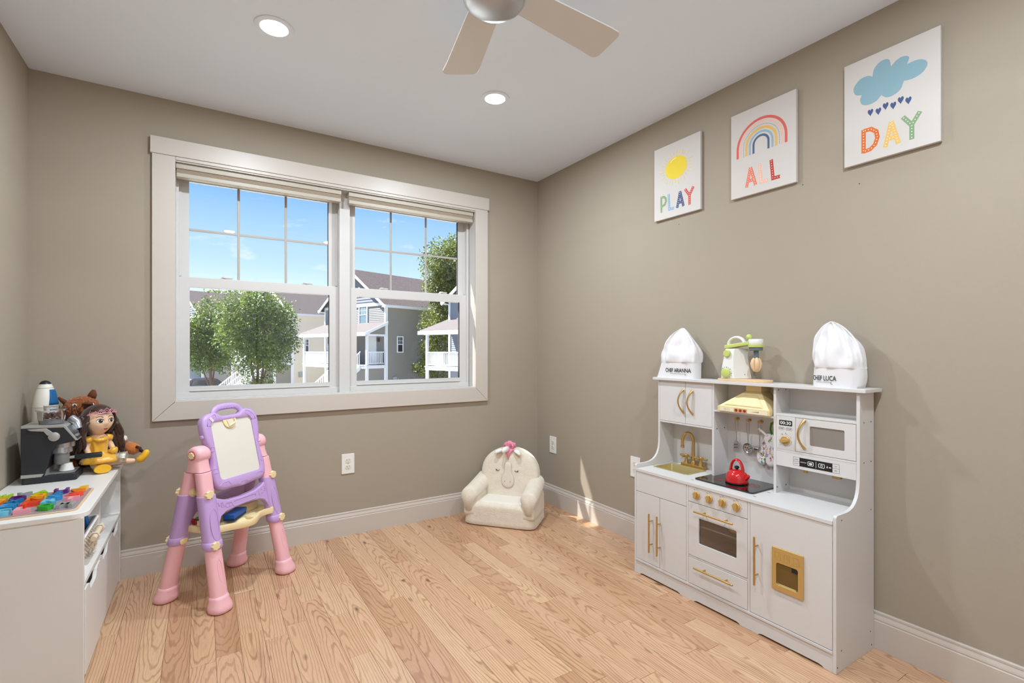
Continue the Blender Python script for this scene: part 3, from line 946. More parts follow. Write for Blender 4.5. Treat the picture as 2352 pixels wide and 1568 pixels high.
# coffee strip under the microwave
cs = B().box(XU, XU+0.011, yr+0.0005, UD2-0.006, 0.654, 0.7145).build('coffee_panel', M_KW, kit, bevel=0.0008)
b = B(); b.ring(rrect(-2.1875, -2.0135, 0.6665, 0.7015, 0.003, 3), rrect(-2.1868, -2.0142, 0.6672, 0.7008, 0.0027, 3), 'x', XU, X1)
b.prism([(-2.1625, 0.6670), (-2.0385, 0.6670), (-2.0385, 0.7010), (-2.1625, 0.7010)], 'x', XU, X1)
for yy in (-2.0265, -2.175):
    b.prism([(yy-0.012, 0.6836), (yy+0.012, 0.6836), (yy+0.012, 0.6844), (yy-0.012, 0.6844)], 'x', XU, X1)
for yy, zz, s in ((-2.0265, 0.692, 'ESPRESSO'), (-2.0265, 0.6755, 'LUNGO'), (-2.175, 0.692, 'HOT'), (-2.175, 0.6755, 'MILK')):
    vs, fs = text_fit(s, 0.017 if len(s) > 4 else 0.010, 0.0030, 0.01); b.add([(X1, yy-u, zz+v) for u, v in vs], fs)
b.build('strip_print', M_BLK, cs, smooth=0, recalc=False)
wp = mat('white print', (238, 238, 236))
X2 = X1-0.0003
b = B()
for yy in (-2.082, -2.123):
    b.ring(rrect(yy-0.0115, yy+0.0115, 0.6755, 0.6925, 0.004, 3), rrect(yy-0.0098, yy+0.0098, 0.6772, 0.6908, 0.003, 3), 'x', X1, X2)
b.prism([(-2.1032, 0.671), (-2.1022, 0.671), (-2.1022, 0.697), (-2.1032, 0.697)], 'x', X1, X2)
b.prism([(-2.087, 0.680), (-2.077, 0.680), (-2.0755, 0.687), (-2.0885, 0.687)], 'x', X1, X2)
b.ring(circ((-2.123, 0.6838), 0.0048, 16), circ((-2.123, 0.6838), 0.0036, 16), 'x', X1, X2)
b.prism([(-2.1235, 0.684), (-2.1225, 0.684), (-2.1225, 0.690), (-2.1235, 0.690)], 'x', X1, X2)
vs, fs = text_fit('AMERICANO', 0.024, 0.0036, 0.012); b.add([(X2, -2.054-u, 0.6845+v) for u, v in vs], fs)
b.prism([(-2.146, 0.680), (-2.141, 0.680), (-2.1435, 0.689)], 'x', X1, X2)
b.prism([(-2.158, 0.6815), (-2.150, 0.6815), (-2.150, 0.6845), (-2.158, 0.6845)], 'x', X1, X2)
b.build('strip_icons', wp, cs, smooth=0, recalc=False)
b = B(); b.lathe([(0.008, 0), (0.008, -0.020), (0.0, -0.020)], (-0.088, -2.040, 0.654), seg=20); b.build('coffee_spout', M_GOLDP, cs)
b = B(); b.lathe([(0.017, 0), (0.017, -0.016), (0.0, -0.016)], (-0.088, -2.160, 0.654), seg=24); b.build('coffee_spout', M_GOLDP, cs)

# range hood
M_HOOD = mat('pale gold hood', (228, 206, 152), 0.5, 0.1)
hd = thing('hood_base', (0, 0, 0)); bpy.data.objects.remove(hd)
b = B()
b.box(-0.146, XB-0.008, -1.9225, -1.672, 0.8565, 0.8785)
hood = b.build('range_hood', M_HOOD, kit, bevel=0.0015)
b = B(); b.loft([[(-0.145, -1.9215, 0.8785), (XB-0.008, -1.9215, 0.8785), (XB-0.008, -1.673, 0.8785), (-0.145, -1.673, 0.8785)],
                 [(-0.094, -1.8545, 0.953), (XB-0.008, -1.8545, 0.953), (XB-0.008, -1.782, 0.953), (-0.094, -1.782, 0.953)]])
b.build('hood_slope', M_HOOD, hood, bevel=0.002)
# raised facet on the slope
def slope(y, t):   # point on the front slope
    return Vector((-0.145+0.051*t, y, 0.8785+0.0745*t))
nrm = Vector((-0.0745, 0, 0.051)).normalized()
lo = [slope(-1.895, 0.08), slope(-1.700, 0.08), slope(-1.778, 0.80), slope(-1.858+0.0, 0.80)]
lo[2].y = -1.787; lo[3].y = -1.846
hi = [p+nrm*0.004 for p in (slope(-1.880, 0.14), slope(-1.715, 0.14), slope(-1.791, 0.72), slope(-1.842, 0.72))]
b = B(); b.loft([lo, hi]); b.build('hood_facet', M_HOOD, hood, bevel=0.001)
B().box(-0.094, XB-0.008, -1.8545, -1.782, 0.953, 0.982).build('hood_chimney', M_HOOD, hood, bevel=0.0015)
XH = -0.1463
b = B(); b.prism([(-1.912, 0.8595), (-1.686, 0.8595), (-1.686, 0.8755), (-1.912, 0.8755)], 'x', -0.146, XH)
b.build('hood_strip', mat('cream strip', (236, 224, 196), 0.45), hood)
b = B(); b.prism([(-1.820, 0.8595), (-1.756, 0.8595), (-1.756, 0.8755), (-1.820, 0.8755)], 'x', -0.146, XH-0.0001)
b.build('hood_badge', mat('tan strip', (190, 158, 110), 0.45), hood)
b = B()
for yy in (-1.768, -1.788, -1.808): b.lathe([(0.0062, 0), (0.0055, -0.002), (0, -0.002)], (XH-0.0001, yy, 0.8675), 'x', 18)
b.build('hood_lamp', M_REDP, hood)
b = B()
for yy, s in ((-1.712, '+'), (-1.728, '-')):
    b.ring(rrect(yy-0.006, yy+0.006, 0.8620, 0.8725, 0.002, 2), rrect(yy-0.0055, yy+0.0055, 0.8625, 0.8720, 0.0018, 2), 'x', XH, XH-0.0002)
    b.prism([(yy-0.002, 0.8669), (yy+0.002, 0.8669), (yy+0.002, 0.8677), (yy-0.002, 0.8677)], 'x', XH, XH-0.0002)
    if s == '+': b.prism([(yy-0.0004, 0.8653), (yy+0.0004, 0.8653), (yy+0.0004, 0.8693), (yy-0.0004, 0.8693)], 'x', XH, XH-0.0002)
b.build('hood_print', M_BLK, hood)
b = B(); b.prism([(-1.875, 0.8645), (-1.838, 0.8660), (-1.875, 0.8720)], 'x', XH, XH-0.0002); b.build('hood_wedge', mat('tan strip', (190, 158, 110)), hood)

# sink and faucet
RX0, RX1, RY0, RY1 = -0.212, -0.058, -1.552, -1.337
b = B(); b.ring(rrect(RX0, RX1, RY0, RY1, 0.012, 5), rrect(SX0+0.004, SX1-0.004, SY0+0.004, SY1-0.004, 0.010, 5), 'z', 0.5350, 0.5375)
sk = b.build('sink', M_GOLDD, kit, bevel=0.001)
ro = rrect(SX0+0.004, SX1-0.004, SY0+0.004, SY1-0.004, 0.010, 5); rm = rrect(SX0+0.012, SX1-0.012, SY0+0.012, SY1-0.012, 0.012, 5)
b = B(); b.loft([[(p, q, 0.537) for p, q in ro], [(p, q, 0.485) for p, q in rm]], cap=False); b.add([(p, q, 0.485) for p, q in rm], [tuple(range(len(rm)))])
b.build('basin', M_GOLDD, sk)
b = B(); b.prism(rrect(-0.068, -0.030, -1.535, -1.398, 0.005, 3), 'z', 0.535, 0.552)
fc = b.build('faucet', M_GOLD, kit, bevel=0.002)
b = B(); b.lathe([(0.013, 0), (0.012, 0.010), (0.0085, 0.018)], (-0.050, -1.466, 0.552), seg=20); b.build('spout_collar', M_GOLD, fc)
pts = [(-0.050, -1.466, 0.555), (-0.050, -1.466, 0.665)]
for k in range(1, 13):
    a = pi*k/12
    r = 0.027
    q = r*(1-cos(a))
    pts.append((-0.050-q*0.55, -1.466+q*0.84, 0.665+0.046*sin(a)))
end = pts[-1]; pts.append((end[0], end[1], 0.648))
b = B(); b.tube(pts, 0.0074, 14); b.build('spout', M_GOLD, fc)
b = B(); b.lathe([(0.0092, 0.646), (0.0092, 0.634), (0.0, 0.634)], (end[0], end[1], 0), seg=16); b.build('spout_tip', M_GOLD, fc)
for yy in (-1.421, -1.510):
    b = B(); b.lathe([(0.0125, 0), (0.011, 0.008), (0.007, 0.020), (0.0065, 0.030), (0.008, 0.032), (0.008, 0.040), (0.004, 0.046), (0, 0.047)], (-0.050, yy, 0.552), seg=18)
    vl = b.build('valve', M_GOLD, fc)
    b = B(); b.tube([(-0.050, yy+0.037, 0.588), (-0.050, yy+0.030, 0.588), (-0.050, yy, 0.588), (-0.050, yy-0.030, 0.588), (-0.050, yy-0.037, 0.588)], [0.0052, 0.0055, 0.0030, 0.0055, 0.0052], 10)
    b.tube([(-0.080, yy, 0.588), (-0.075, yy, 0.588), (-0.050, yy, 0.588), (-0.030, yy, 0.588)], [0.0050, 0.0050, 0.003, 0.003], 10)
    b.build('cross_handle', M_GOLD, vl)

# cooktop
b = B(); b.prism(rrect(-0.243, -0.032, -1.906, -1.616, 0.014, 4), 'z', 0.535, 0.5415)
ck = b.build('cooktop', M_GLOSSB, kit, bevel=0.0015)
M_BURN = mat('dull red burner print', (120, 26, 22), 0.3)
for x, y, r in ((-0.137, -1.8385, 0.032), (-0.165, -1.70, 0.030)):
    b = B(); b.ring(circ((x, y), r, 32), circ((x, y), r-0.0025, 32), 'z', 0.5415, 0.5418)
    b.ring(circ((x, y), r*0.62, 32), circ((x, y), r*0.62-0.009, 32), 'z', 0.5415, 0.5418)
    b.build('burner_ring', M_BURN, ck)
b = B(); b.prism(circ((-0.215, -1.745), 0.004, 12), 'z', 0.5415, 0.5418); b.prism(circ((-0.215, -1.775), 0.004, 12), 'z', 0.5415, 0.5418)
b.build('burner_print', M_BURN, ck)

# hooks on the back panel
for y in (-1.697, -1.756, -1.813, -1.872):
    b = B(); b.lathe([(0.0085, 0), (0.0085, -0.003), (0.004, -0.004), (0.004, -0.016), (0.0065, -0.018), (0.0065, -0.021), (0, -0.021)], (XB-0.006, y, 0.812), 'x', 18)
    b.build('hook', M_GOLD, kit)

# ================================================================== things in and on the kitchen
M_STEEL = mat('shiny steel', (190, 188, 184), 0.22, 0.95)
def loop_handle(b, x, y, top, neck, w=0.0068):
    pts = [(x, y-0.0018, neck), (x, y-w*0.9, neck+0.018), (x, y-w, neck+0.05), (x, y-w, top-0.006), (x, y-w*0.6, top-0.0015), (x, y, top),
           (x, y+w*0.6, top-0.0015), (x, y+w, top-0.006), (x, y+w, neck+0.05), (x, y+w*0.9, neck+0.018), (x, y+0.0018, neck)]
    b.tube(pts, 0.0014, 6)
XQ = -0.038
def utensil(name, y, label):
    return thing(name, (XQ, y, 0.81), label, 'toy utensil', 'toy utensils hanging under the hood')
u = utensil('toy_spatula', -1.699, 'small steel toy spatula with slotted blade hanging under the gold hood')
b = B(); loop_handle(b, XQ, -1.699, 0.8175, 0.748); b.build('handle', M_STEEL, u)
b = B(); b.tube([(XQ, -1.699, 0.750), (XQ, -1.699, 0.708)], 0.0019, 8); b.build('shaft', M_STEEL, u)
b = B(); xs = XQ-0.002
b.prism([(-1.710, 0.668), (-1.683, 0.663), (-1.686, 0.700), (-1.693, 0.709), (-1.705, 0.709), (-1.712, 0.700)], 'x', xs, xs+0.0014); bl = b.build('blade', M_STEEL, u)
b = B()
for i in range(3):
    for j in range(2): b.prism(rrect(-1.7055+i*0.007, -1.7015+i*0.007, 0.673+j*0.013-i*0.001, 0.682+j*0.013-i*0.001, 0.001, 2), 'x', xs-0.0002, xs)
b.build('blade_slot', mat('dark slot', (70, 66, 62), 0.6), bl)
u = utensil('toy_skimmer', -1.757, 'small round steel toy skimmer with holes hanging under the gold hood')
b = B(); loop_handle(b, XQ, -1.757, 0.8175, 0.744); b.build('handle', M_STEEL, u)
b = B(); b.tube([(XQ, -1.757, 0.746), (XQ, -1.757, 0.705)], 0.0019, 8); b.build('shaft', M_STEEL, u)
b = B(); b.lathe([(0.0235, 0), (0.022, 0.004), (0.014, 0.0085), (0.0, 0.010)], (XQ-0.003, -1.757, 0.6825), 'x', 28, caps=False); bl = b.build('bowl', M_STEEL, u)
b = B()
for i in range(12):
    r = 0.0145 if i < 8 else 0.006; a = 2*pi*i/8 if i < 8 else 2*pi*i/4
    b.lathe([(0.0018, 0), (0, 0)], (XQ-0.003+0.0075*(1-(r/0.0235)**2)-0.0005, -1.757+r*cos(a), 0.6825+r*sin(a)), 'x', 8)
b.build('bowl_hole', mat('dark slot', (70, 66, 62)), bl)
u = utensil('toy_ladle', -1.8135, 'small steel toy ladle beside the printed oven mitt under the gold hood')
b = B(); loop_handle(b, XQ, -1.8135, 0.8175, 0.750); b.build('handle', M_STEEL, u)
b = B(); b.tube([(XQ, -1.8135, 0.752), (XQ, -1.8135, 0.700)], 0.0019, 8); b.build('shaft', M_STEEL, u)
b = B(); b.lathe([(0.021*cos(t), -0.019*sin(t)) for t in [pi/2*k/8 for k in range(9)]], (XQ-0.012, -1.8080, 0.698), seg=24); b.build('bowl', M_STEEL, u)

# oven mitt
M_MITT = mat('white mitt cotton', (232, 226, 226), 0.85, sheen=0.3, bump=(60, 0.25))
mt = thing('oven_mitt', (-0.045, -1.855, 0.62), 'white toy oven mitt printed with coloured numbers, green loop', 'oven mitt')
out = [(-1.868, 0.765), (-1.846, 0.762), (-1.834, 0.735), (-1.826, 0.705), (-1.812, 0.685), (-1.803, 0.662), (-1.806, 0.636), (-1.818, 0.620), (-1.834, 0.620), (-1.843, 0.634), (-1.846, 0.650),
       (-1.850, 0.628), (-1.862, 0.617), (-1.885, 0.622), (-1.905, 0.640), (-1.915, 0.670), (-1.912, 0.710), (-1.902, 0.745), (-1.890, 0.763)]
so_ = [(p.x, p.y) for p in smoothpath([(a, c, 0) for a, c in out], 4, True)]
mc = Vector((-1.862, 0.69))
def mitt_ring(k, x):
    return [(x, mc.x+(p[0]-mc.x)*k, mc.y+(p[1]-mc.y)*k) for p in so_]
b = B(); b.loft([mitt_ring(0.90, -0.026), mitt_ring(0.985, -0.029), mitt_ring(1.0, -0.036), mitt_ring(0.985, -0.043), mitt_ring(0.93, -0.048), mitt_ring(0.80, -0.051)])
mb = b.build('mitt_body', M_MITT, mt, smooth=60)
rn = random.Random(5)
cols = [(196, 52, 70), (76, 130, 190), (236, 160, 60), (110, 180, 90), (230, 110, 150), (90, 170, 190)]
for i in range(46):
    for _ in range(30):
        y, z = rn.uniform(-1.905, -1.808), rn.uniform(0.625, 0.757)
        # keep inside a slightly shrunken outline
        ins = False; q = [(mc.x+(p[0]-mc.x)*0.80, mc.y+(p[1]-mc.y)*0.80) for p in so_]
        for k in range(len(q)):
            (x1, y1), (x2, y2) = q[k], q[k-1]
            if (y1 > z) != (y2 > z) and y < (x2-x1)*(z-y1)/(y2-y1)+x1: ins = not ins
        if ins: break
    vs, fs = text2d(rn.choice('2357649'), 0.0185, 0.005)
    a = rn.uniform(-0.8, 0.8)
    c = rn.choice(cols)
    B().add([(-0.0516, y-(u*cos(a)-v*sin(a)), z+(u*sin(a)+v*cos(a))) for u, v in vs], fs).build('number_print', mat('mitt print %d %d %d' % c, c, 0.8), mb, smooth=0, recalc=False)
b = B(); b.tube([(-0.042, -1.873, 0.760), (-0.045, -1.868, 0.785), (-0.044, -1.871, 0.812), (-0.044, -1.880, 0.818), (-0.044, -1.886, 0.808), (-0.046, -1.884, 0.785), (-0.042, -1.880, 0.760)], 0.0048, 8, flat=(1.3, 0.5))
b.build('hanging_loop', mat('green tape', (88, 160, 52), 0.8), mt)
b = B(); b.prism([(-1.845, 0.757), (-1.862, 0.747), (-1.822, 0.787), (-1.814, 0.781)][::-1], 'x', -0.053, -0.0526)
b = B(); b.add([(-0.050, -1.852, 0.752), (-0.054, -1.860, 0.760), (-0.056, -1.822, 0.789), (-0.054, -1.814, 0.781)], [(0, 1, 2, 3)]); b.add([(-0.0503, -1.852, 0.752), (-0.0543, -1.860, 0.760), (-0.0563, -1.822, 0.789), (-0.0543, -1.814, 0.781)], [(3, 2, 1, 0)])
b.build('care_tag', mat('white tag', (236, 234, 230), 0.7), mt, smooth=0, recalc=False)

# kettle
kx, ky, kz = -0.150, -1.774, 0.5418
kt = thing('toy_kettle', (kx, ky, kz), 'glossy red toy kettle standing on the black cooktop', 'toy kettle')
b = B(); b.lathe([(0.0, 0), (0.044, 0), (0.0475, 0.004), (0.0475, 0.010), (0.046, 0.026), (0.042, 0.043), (0.034, 0.050), (0.030, 0.0515)], (kx, ky, kz), seg=36)
b.build('body', M_RED, kt, smooth=60)
b = B(); b.lathe([(0.0465, 0), (0.0485, 0.002), (0.0485, 0.005), (0.0465, 0.0065)], (kx, ky, kz), seg=36, caps=False); b.build('base_ring', M_BLK, kt)
b = B(); b.lathe([(0.030, 0.0510), (0.026, 0.0560), (0.012, 0.0600), (0, 0.0605)], (kx, ky, kz), seg=28); ld_ = b.build('lid', M_RED, kt)
b = B(); b.lathe([(0.005, 0.059), (0.0055, 0.063), (0.0105, 0.067), (0.0105, 0.072), (0.006, 0.076), (0, 0.077)], (kx, ky, kz), seg=18); b.build('lid_knob', M_BLK, ld_)
pts = []
for k in range(17):
    a = pi*k/16
    pts.append((kx, ky+0.030*cos(a)*(1.0 if 2 < k < 14 else 1.0), kz+0.040+0.064*sin(a)**0.8))
b = B(); b.tube(pts, 0.0072, 10, flat=(1.35, 0.72)); b.build('handle', M_RED, kt)
b = B(); b.tube([(kx, ky-0.036, kz+0.022), (kx, ky-0.050, kz+0.034), (kx, ky-0.057, kz+0.043)], [0.011, 0.009, 0.0072], 14); b.build('spout', M_RED, kt)

# toy pizza on a green plate and a red dish inside the oven
pz = thing('toy_pizza', (-0.222, -1.853, 0.349), 'toy pizza on a green plate behind the oven window', 'toy pizza')
b = B(); b.lathe([(0, 0), (0.052, 0), (0.066, 0.010), (0.068, 0.013), (0.064, 0.0125), (0.052, 0.004), (0, 0.004)], (-0.222, -1.853, 0.349), seg=40); b.build('plate', mat('green plate', (38, 132, 70), 0.35), pz)
b = B(); b.lathe([(0, 0.004), (0.054, 0.004), (0.061, 0.010), (0.062, 0.024), (0.056, 0.030), (0.046, 0.026), (0, 0.026)], (-0.222, -1.853, 0.349), seg=36); b.build('crust', mat('felt crust', (226, 196, 146), 0.85), pz)
for k in range(5):
    a = 2*pi*k/5+0.4
    b = B(); b.prism(circ((-0.222+0.028*cos(a), -1.853+0.028*sin(a)), 0.010, 10), 'z', 0.375, 0.378); b.build('topping', mat('topping red', (150, 40, 34), 0.7) if k % 2 else mat('topping cream', (240, 228, 200), 0.7), pz)
ds = thing('toy_dish', (-0.20, -1.78, 0.206), 'red toy dish on the lower oven rack', 'toy dish')
b = B(); b.lathe([(0, 0), (0.040, 0), (0.062, 0.012), (0.066, 0.020), (0.060, 0.018), (0.040, 0.006), (0, 0.006)], (-0.20, -1.775, 0.206), seg=36, sy=1.0); b.build('bowl', mat('terracotta dish', (170, 66, 40), 0.5), ds)
b = B(); b.lathe([(0.052, 0.010), (0.050, 0.018), (0, 0.024)], (-0.20, -1.775, 0.206), seg=30); b.build('filling', mat('dish filling', (140, 60, 36), 0.7, var=(60, 0.2)), ds)

# ---- chef hats
M_HAT = mat('white hat cotton', (226, 222, 223), 0.9, sheen=0.3, bump=(45, 0.10))
def chef_hat(label, rows, seam, cx, dep, text, tz, ty, tw, th, seed, name, hidden=None):
    """rows: (z, yL, yR) outline from the base up; seam index separates band and crown"""
    base = (cx, (rows[0][1]+rows[0][2])/2, 0.995)
    o = thing('chef_hat', base, label, 'chef hat', 'chef hats on the play kitchen')
    rn = random.Random(seed); n = 64
    ph = [rn.uniform(0, 6.28) for _ in range(6)]
    def ring(z, yl_, yr_, d, fold, fr):
        yc, w = (yl_+yr_)/2, abs(yr_-yl_)/2
        out = []
        for k in range(n):
            a = 2*pi*k/n
            ex = 0.72
            c, s = cos(a), sin(a)
            uu = math.copysign(abs(c)**ex, c); vv = math.copysign(abs(s)**ex, s)
            f = fold*(sin(9*a+ph[0]+z*14)*0.6+sin(17*a+ph[1]-z*9)*0.4+noise.noise(Vector((c*2.5+seed, s*2.5, z*18)))*1.3)
            out.append((cx-(d+f)*vv - (0.0 if fr is None else fr*sin(a*1)), yc-(w+f*0.35)*uu, z))
        return out
    zt = rows[-1][0]
    band = rows[:seam+1]; crown = rows[seam:]
    def dp(z):
        t = (z-0.995)/(zt-0.995)
        return dep*(1.0 if t < 0.3 else max(0.10, (1-((t-0.3)/0.72)**1.6)))
    def interp(rs, m):
        out = []
        for i in range(m+1):
            t = i/m*(len(rs)-1); k = min(int(t), len(rs)-2); f = t-k
            f2 = f
            out.append(tuple(rs[k][q]*(1-f2)+rs[k+1][q]*f2 for q in range(3)))
        return out
    def crsm(rs, m):
        P = smoothpath([(r[0], r[1], r[2]) for r in rs], m)
        return [tuple(p) for p in P]
    b = B(); b.loft([ring(z, a, c, dp(z), 0.0012, None) for z, a, c in interp(band, 5)])
    bd = b.build('hat_band', M_HAT, o, smooth=80)
    cr_ = crsm(crown, 7)
    rings = []
    for i, (z, a, c) in enumerate(cr_):
        t = i/(len(cr_)-1)
        rings.append(ring(z, a, c, dp(z)+0.004*sin(pi*min(1, t*2.2)), 0.0115*sin(pi*min(1, t*1.15+0.04))**0.7, None))
    b = B(); b.loft(rings); b.build('hat_crown', M_HAT, o, smooth=120)
    # print wrapped round the band
    rb = band
    def front(y, z=None):
        z = tz if z is None else z
        k = 0 if z < rows[1][0] else 1
        f = (z-rows[k][0])/(rows[k+1][0]-rows[k][0])
        ya, yb = (rows[k][q]*(1-f)+rows[k+1][q]*f for q in (1, 2))
        yc, w = (ya+yb)/2, abs(yb-ya)/2
        c = min(0.999, abs((y-yc)/w)); cc = c**(1/0.72); sn = sqrt(max(0, 1-cc*cc))
        return cx-(dp(1.03)+0.0029)*sn**0.72
    vs, fs = text_fit(text, tw, th, 0.012)
    vv = []
    for u, v in vs:
        y = ty-u
        vv.append((front(y, tz+v), y, tz+v))
    b = B(); b.add(vv, fs)
    zs = tz-th*0.85
    for i in range(24):
        u0, u1 = -tw*0.30+tw*0.62*i/24, -tw*0.30+tw*0.62*(i+1)/24
        p = [(front(ty-u0, zs), ty-u0, zs), (front(ty-u1, zs), ty-u1, zs), (front(ty-u1, zs), ty-u1, zs+0.0010), (front(ty-u0, zs), ty-u0, zs+0.0010)]
        b.add(p, [(0, 1, 2, 3)])
    ce = ty-tw*0.33
    cu_ = [(ce+0.004*cos(t)-0.000, zs-0.003+0.0035*sin(t)) for t in [pi*0.5-pi*1.3*k/10 for k in range(11)]]
    sv, sf = stroke(cu_, 0.0011); b.add([(front(p, q), p, q) for p, q in sv], sf)
    b.build('lettering', M_BLK, bd, smooth=0, recalc=False)
    return o
chef_hat('white fabric chef hat with longer black lettering, beside the toy mixer', [(0.995, -1.268, -1.524), (1.030, -1.283, -1.524), (1.074, -1.300, -1.5235), (1.085, -1.302, -1.526), (1.118, -1.298, -1.5255), (1.150, -1.308, -1.512), (1.185, -1.328, -1.490), (1.215, -1.352, -1.468), (1.238, -1.382, -1.449), (1.250, -1.408, -1.436), (1.254, -1.420, -1.428)],
         2, -0.080, 0.048, 'CHEF ARIANNA', 1.036, -1.428, 0.150, 0.021, 3, 'A')
chef_hat('white fabric chef hat with shorter black lettering, above the toy microwave', [(0.995, -2.073, -2.246), (1.030, -2.074, -2.254), (1.068, -2.077, -2.252), (1.078, -2.079, -2.250), (1.110, -2.076, -2.249), (1.150, -2.075, -2.236), (1.190, -2.084, -2.214), (1.222, -2.098, -2.186), (1.242, -2.112, -2.160), (1.250, -2.124, -2.146), (1.253, -2.130, -2.138)],
         2, -0.078, 0.050, 'CHEF LUCA', 1.030, -2.128, 0.095, 0.019, 9, 'L')

# ---- wooden toy mixer
M_MW = mat('white painted wood', (232, 230, 225), 0.35)
M_LIME = mat('lime painted wood', (194, 204, 112), 0.42)
M_GREYM = mat('slate painted wood', (98, 108, 118), 0.4)
M_BEECH = mat('beech wood', (226, 192, 152), 0.5, var=(18, 0.08), stretch=(14, 1, 14))
mx = thing('toy_mixer', (-0.080, -1.77, 0.995), 'white and lime green wooden toy mixer with a beechwood whisk', 'toy mixer')
b = B(); po = arc((-0.080, -1.848), 0.046, -pi, 0, 14)
b.prism([(p, q) for p, q in po]+[(-0.034, -1.660), (-0.126, -1.660)], 'z', 0.995, 1.007); b.build('base_board', M_BEECH, mx, bevel=0.0015)
b = B(); b.loft([[(-0.122, -1.673, 1.007), (-0.122, -1.742, 1.007), (-0.050, -1.785, 1.007), (-0.050, -1.716, 1.007)],
                 [(-0.120, -1.676, 1.060), (-0.120, -1.735, 1.060), (-0.054, -1.776, 1.060), (-0.054, -1.716, 1.060)],
                 [(-0.116, -1.684, 1.110), (-0.116, -1.733, 1.110), (-0.056, -1.770, 1.110), (-0.056, -1.720, 1.110)],
                 [(-0.112, -1.690, 1.146), (-0.112, -1.738, 1.146), (-0.056, -1.772, 1.146), (-0.056, -1.724, 1.146)]])
b.build('body', M_MW, mx, bevel=0.003)
def tilt(y): return 1.146+(-1.69-y)*0.155
arm = [(-1.683, -0.135), (-1.683, -0.080)]
b = B()
ys = [-1.683, -1.72, -1.78, -1.80]
pl_ = [(-0.112, -1.683), (-0.060, -1.690), (-0.052, -1.800), (-0.104, -1.800)]
b.add([(x, y, tilt(y)) for x, y in pl_]+[(x, y, tilt(y)+0.017) for x, y in pl_], [(3,2,1,0), (4,5,6,7), (0,1,5,4), (1,2,6,5), (2,3,7,6), (3,0,4,7)])
b.build('arm', M_LIME, mx, bevel=0.003)
hx, hy = -0.078, -1.820
b = B(); b.lathe([(0.032, 0), (0.033, 0.003), (0.033, 0.013), (0.031, 0.014)], (hx, hy, 1.152), seg=32); b.build('head_ring', M_LIME, mx, bevel=0.0008)
b = B(); b.lathe([(0.030, 0.014), (0.031, 0.016), (0.031, 0.034), (0.028, 0.037), (0, 0.037)], (hx, hy, 1.152), seg=32); b.build('head', M_MW, mx, smooth=50)
b = B(); b.ball((hx-0.004, hy+0.030, 1.199), 0.0132, 16, 10); b.build('knob', M_LIME, mx)
b = B(); b.lathe([(0.028, 0), (0.0285, -0.002), (0.0285, -0.013), (0.026, -0.015), (0, -0.015)], (hx, hy, 1.152), seg=28); b.build('collar', M_GREYM, mx, smooth=50)
b = B(); b.lathe([(0.0105, -0.015), (0.0105, -0.042), (0.013, -0.044), (0.010, -0.052), (0, -0.052)], (hx, hy-0.001, 1.152), seg=18); b.build('shaft', M_GREYM, mx, smooth=50)
for k in range(4):
    a = pi/4+k*pi/2
    pts = [(hx+cos(a)*r, hy-0.002+sin(a)*r, z) for r, z in ((0.006, 1.104), (0.0125, 1.092), (0.0150, 1.078), (0.0125, 1.062), (0.007, 1.048), (0.003, 1.044))]
    b = B(); b.tube(pts, [0.0065, 0.0090, 0.0105, 0.0095, 0.0075, 0.0045], 10); b.build('whisk_blade', M_BEECH, mx)
pts = [(-0.086, -1.732+0.040*cos(a), tilt(-1.732)+0.012+0.034*sin(a)) for a in [pi*k/14 for k in range(15)]]
b = B(); b.tube(pts, 0.0095, 8, flat=(1.2, 0.75)); b.build('carry_handle', M_MW, mx)
for (y, z, r) in ((-1.704, 1.124, 0.0165), (-1.7015, 1.0335, 0.0215)):
    xx = -0.121 if z < 1.1 else -0.1155
    b = B(); b.lathe([(r, 0), (r, -0.009), (r*0.85, -0.011), (0, -0.011)], (xx, y, z), 'x', 26); b.build('dial', M_LIME, mx, smooth=35)
b = B()
for k in range(9):
    a = radians(130-k*22); r = 0.0265
    y, z = -1.7015-r*cos(a), 1.0335+r*sin(a)
    b.prism(circ((y, z), 0.0013 if k % 2 else 0.002, 6), 'x', -0.1215, -0.1225)
b.build('dial_marks', M_BLK, mx)
B().lathe([(0.0028, 0), (0, 0)], (-0.078, -1.766, 1.027), 'x', 10).build('screw', mat('dark bolt', (92, 86, 78)), mx)

# ================================================================== canvases
M_CANVAS = mat('canvas white', (210, 203, 198), 0.85, bump=(900, 0.10))
def ink(c): return mat('canvas print %d %d %d' % c, c, 0.85)
class Art:
    def __init__(s, y0, y1, label):
        s.y0 = y0
        s.o = thing('canvas_print', (-0.01, (y0+y1)/2, 1.867), label, 'canvas print', 'canvas prints in a row on the beige wall')
        B().box(-0.018, -0.002, -3.105+(y1+3.105)*1.0079, -3.105+(y0+3.105)*1.0079, 1.8672, 2.2709).build('canvas', M_CANVAS, s.o, bevel=0.002)
        s.lv = 0
    def P(s, u, v, d=0.0): return (-0.0183-d, -3.105+(s.y0-u+3.105)*1.0079, 1.14+(0.722+v)*1.0079)
    def flat(s, name, vs, fs, c, d=0.0, par=None):
        return B().add([s.P(u, v, d) for u, v in vs], fs).build(name, ink(c), par or s.o, smooth=0, recalc=False)
    def poly(s, name, pts, c, d=0.0, par=None):
        return s.flat(name, pts, [tuple(range(len(pts)))], c, d, par)
    def letter(s, strokes, w, c, dot):
        b = B()
        for i, st in enumerate(strokes):
            a, q = stroke(st, w); b.add([s.P(u, v, 0.00012*i) for u, v in a], q)
        L = b.build('letter', ink(c), s.o, smooth=0, recalc=False)
        vs, fs = [], []
        for st in strokes:
            for p in along(st, w*0.72, w*0.4):
                o_ = len(vs); vs += circ(p, w*0.13, 6); fs.append(tuple(range(o_, o_+6)))
        s.flat('letter_dots', vs, fs, dot, 0.0006, L)
W_ = (244, 240, 234)
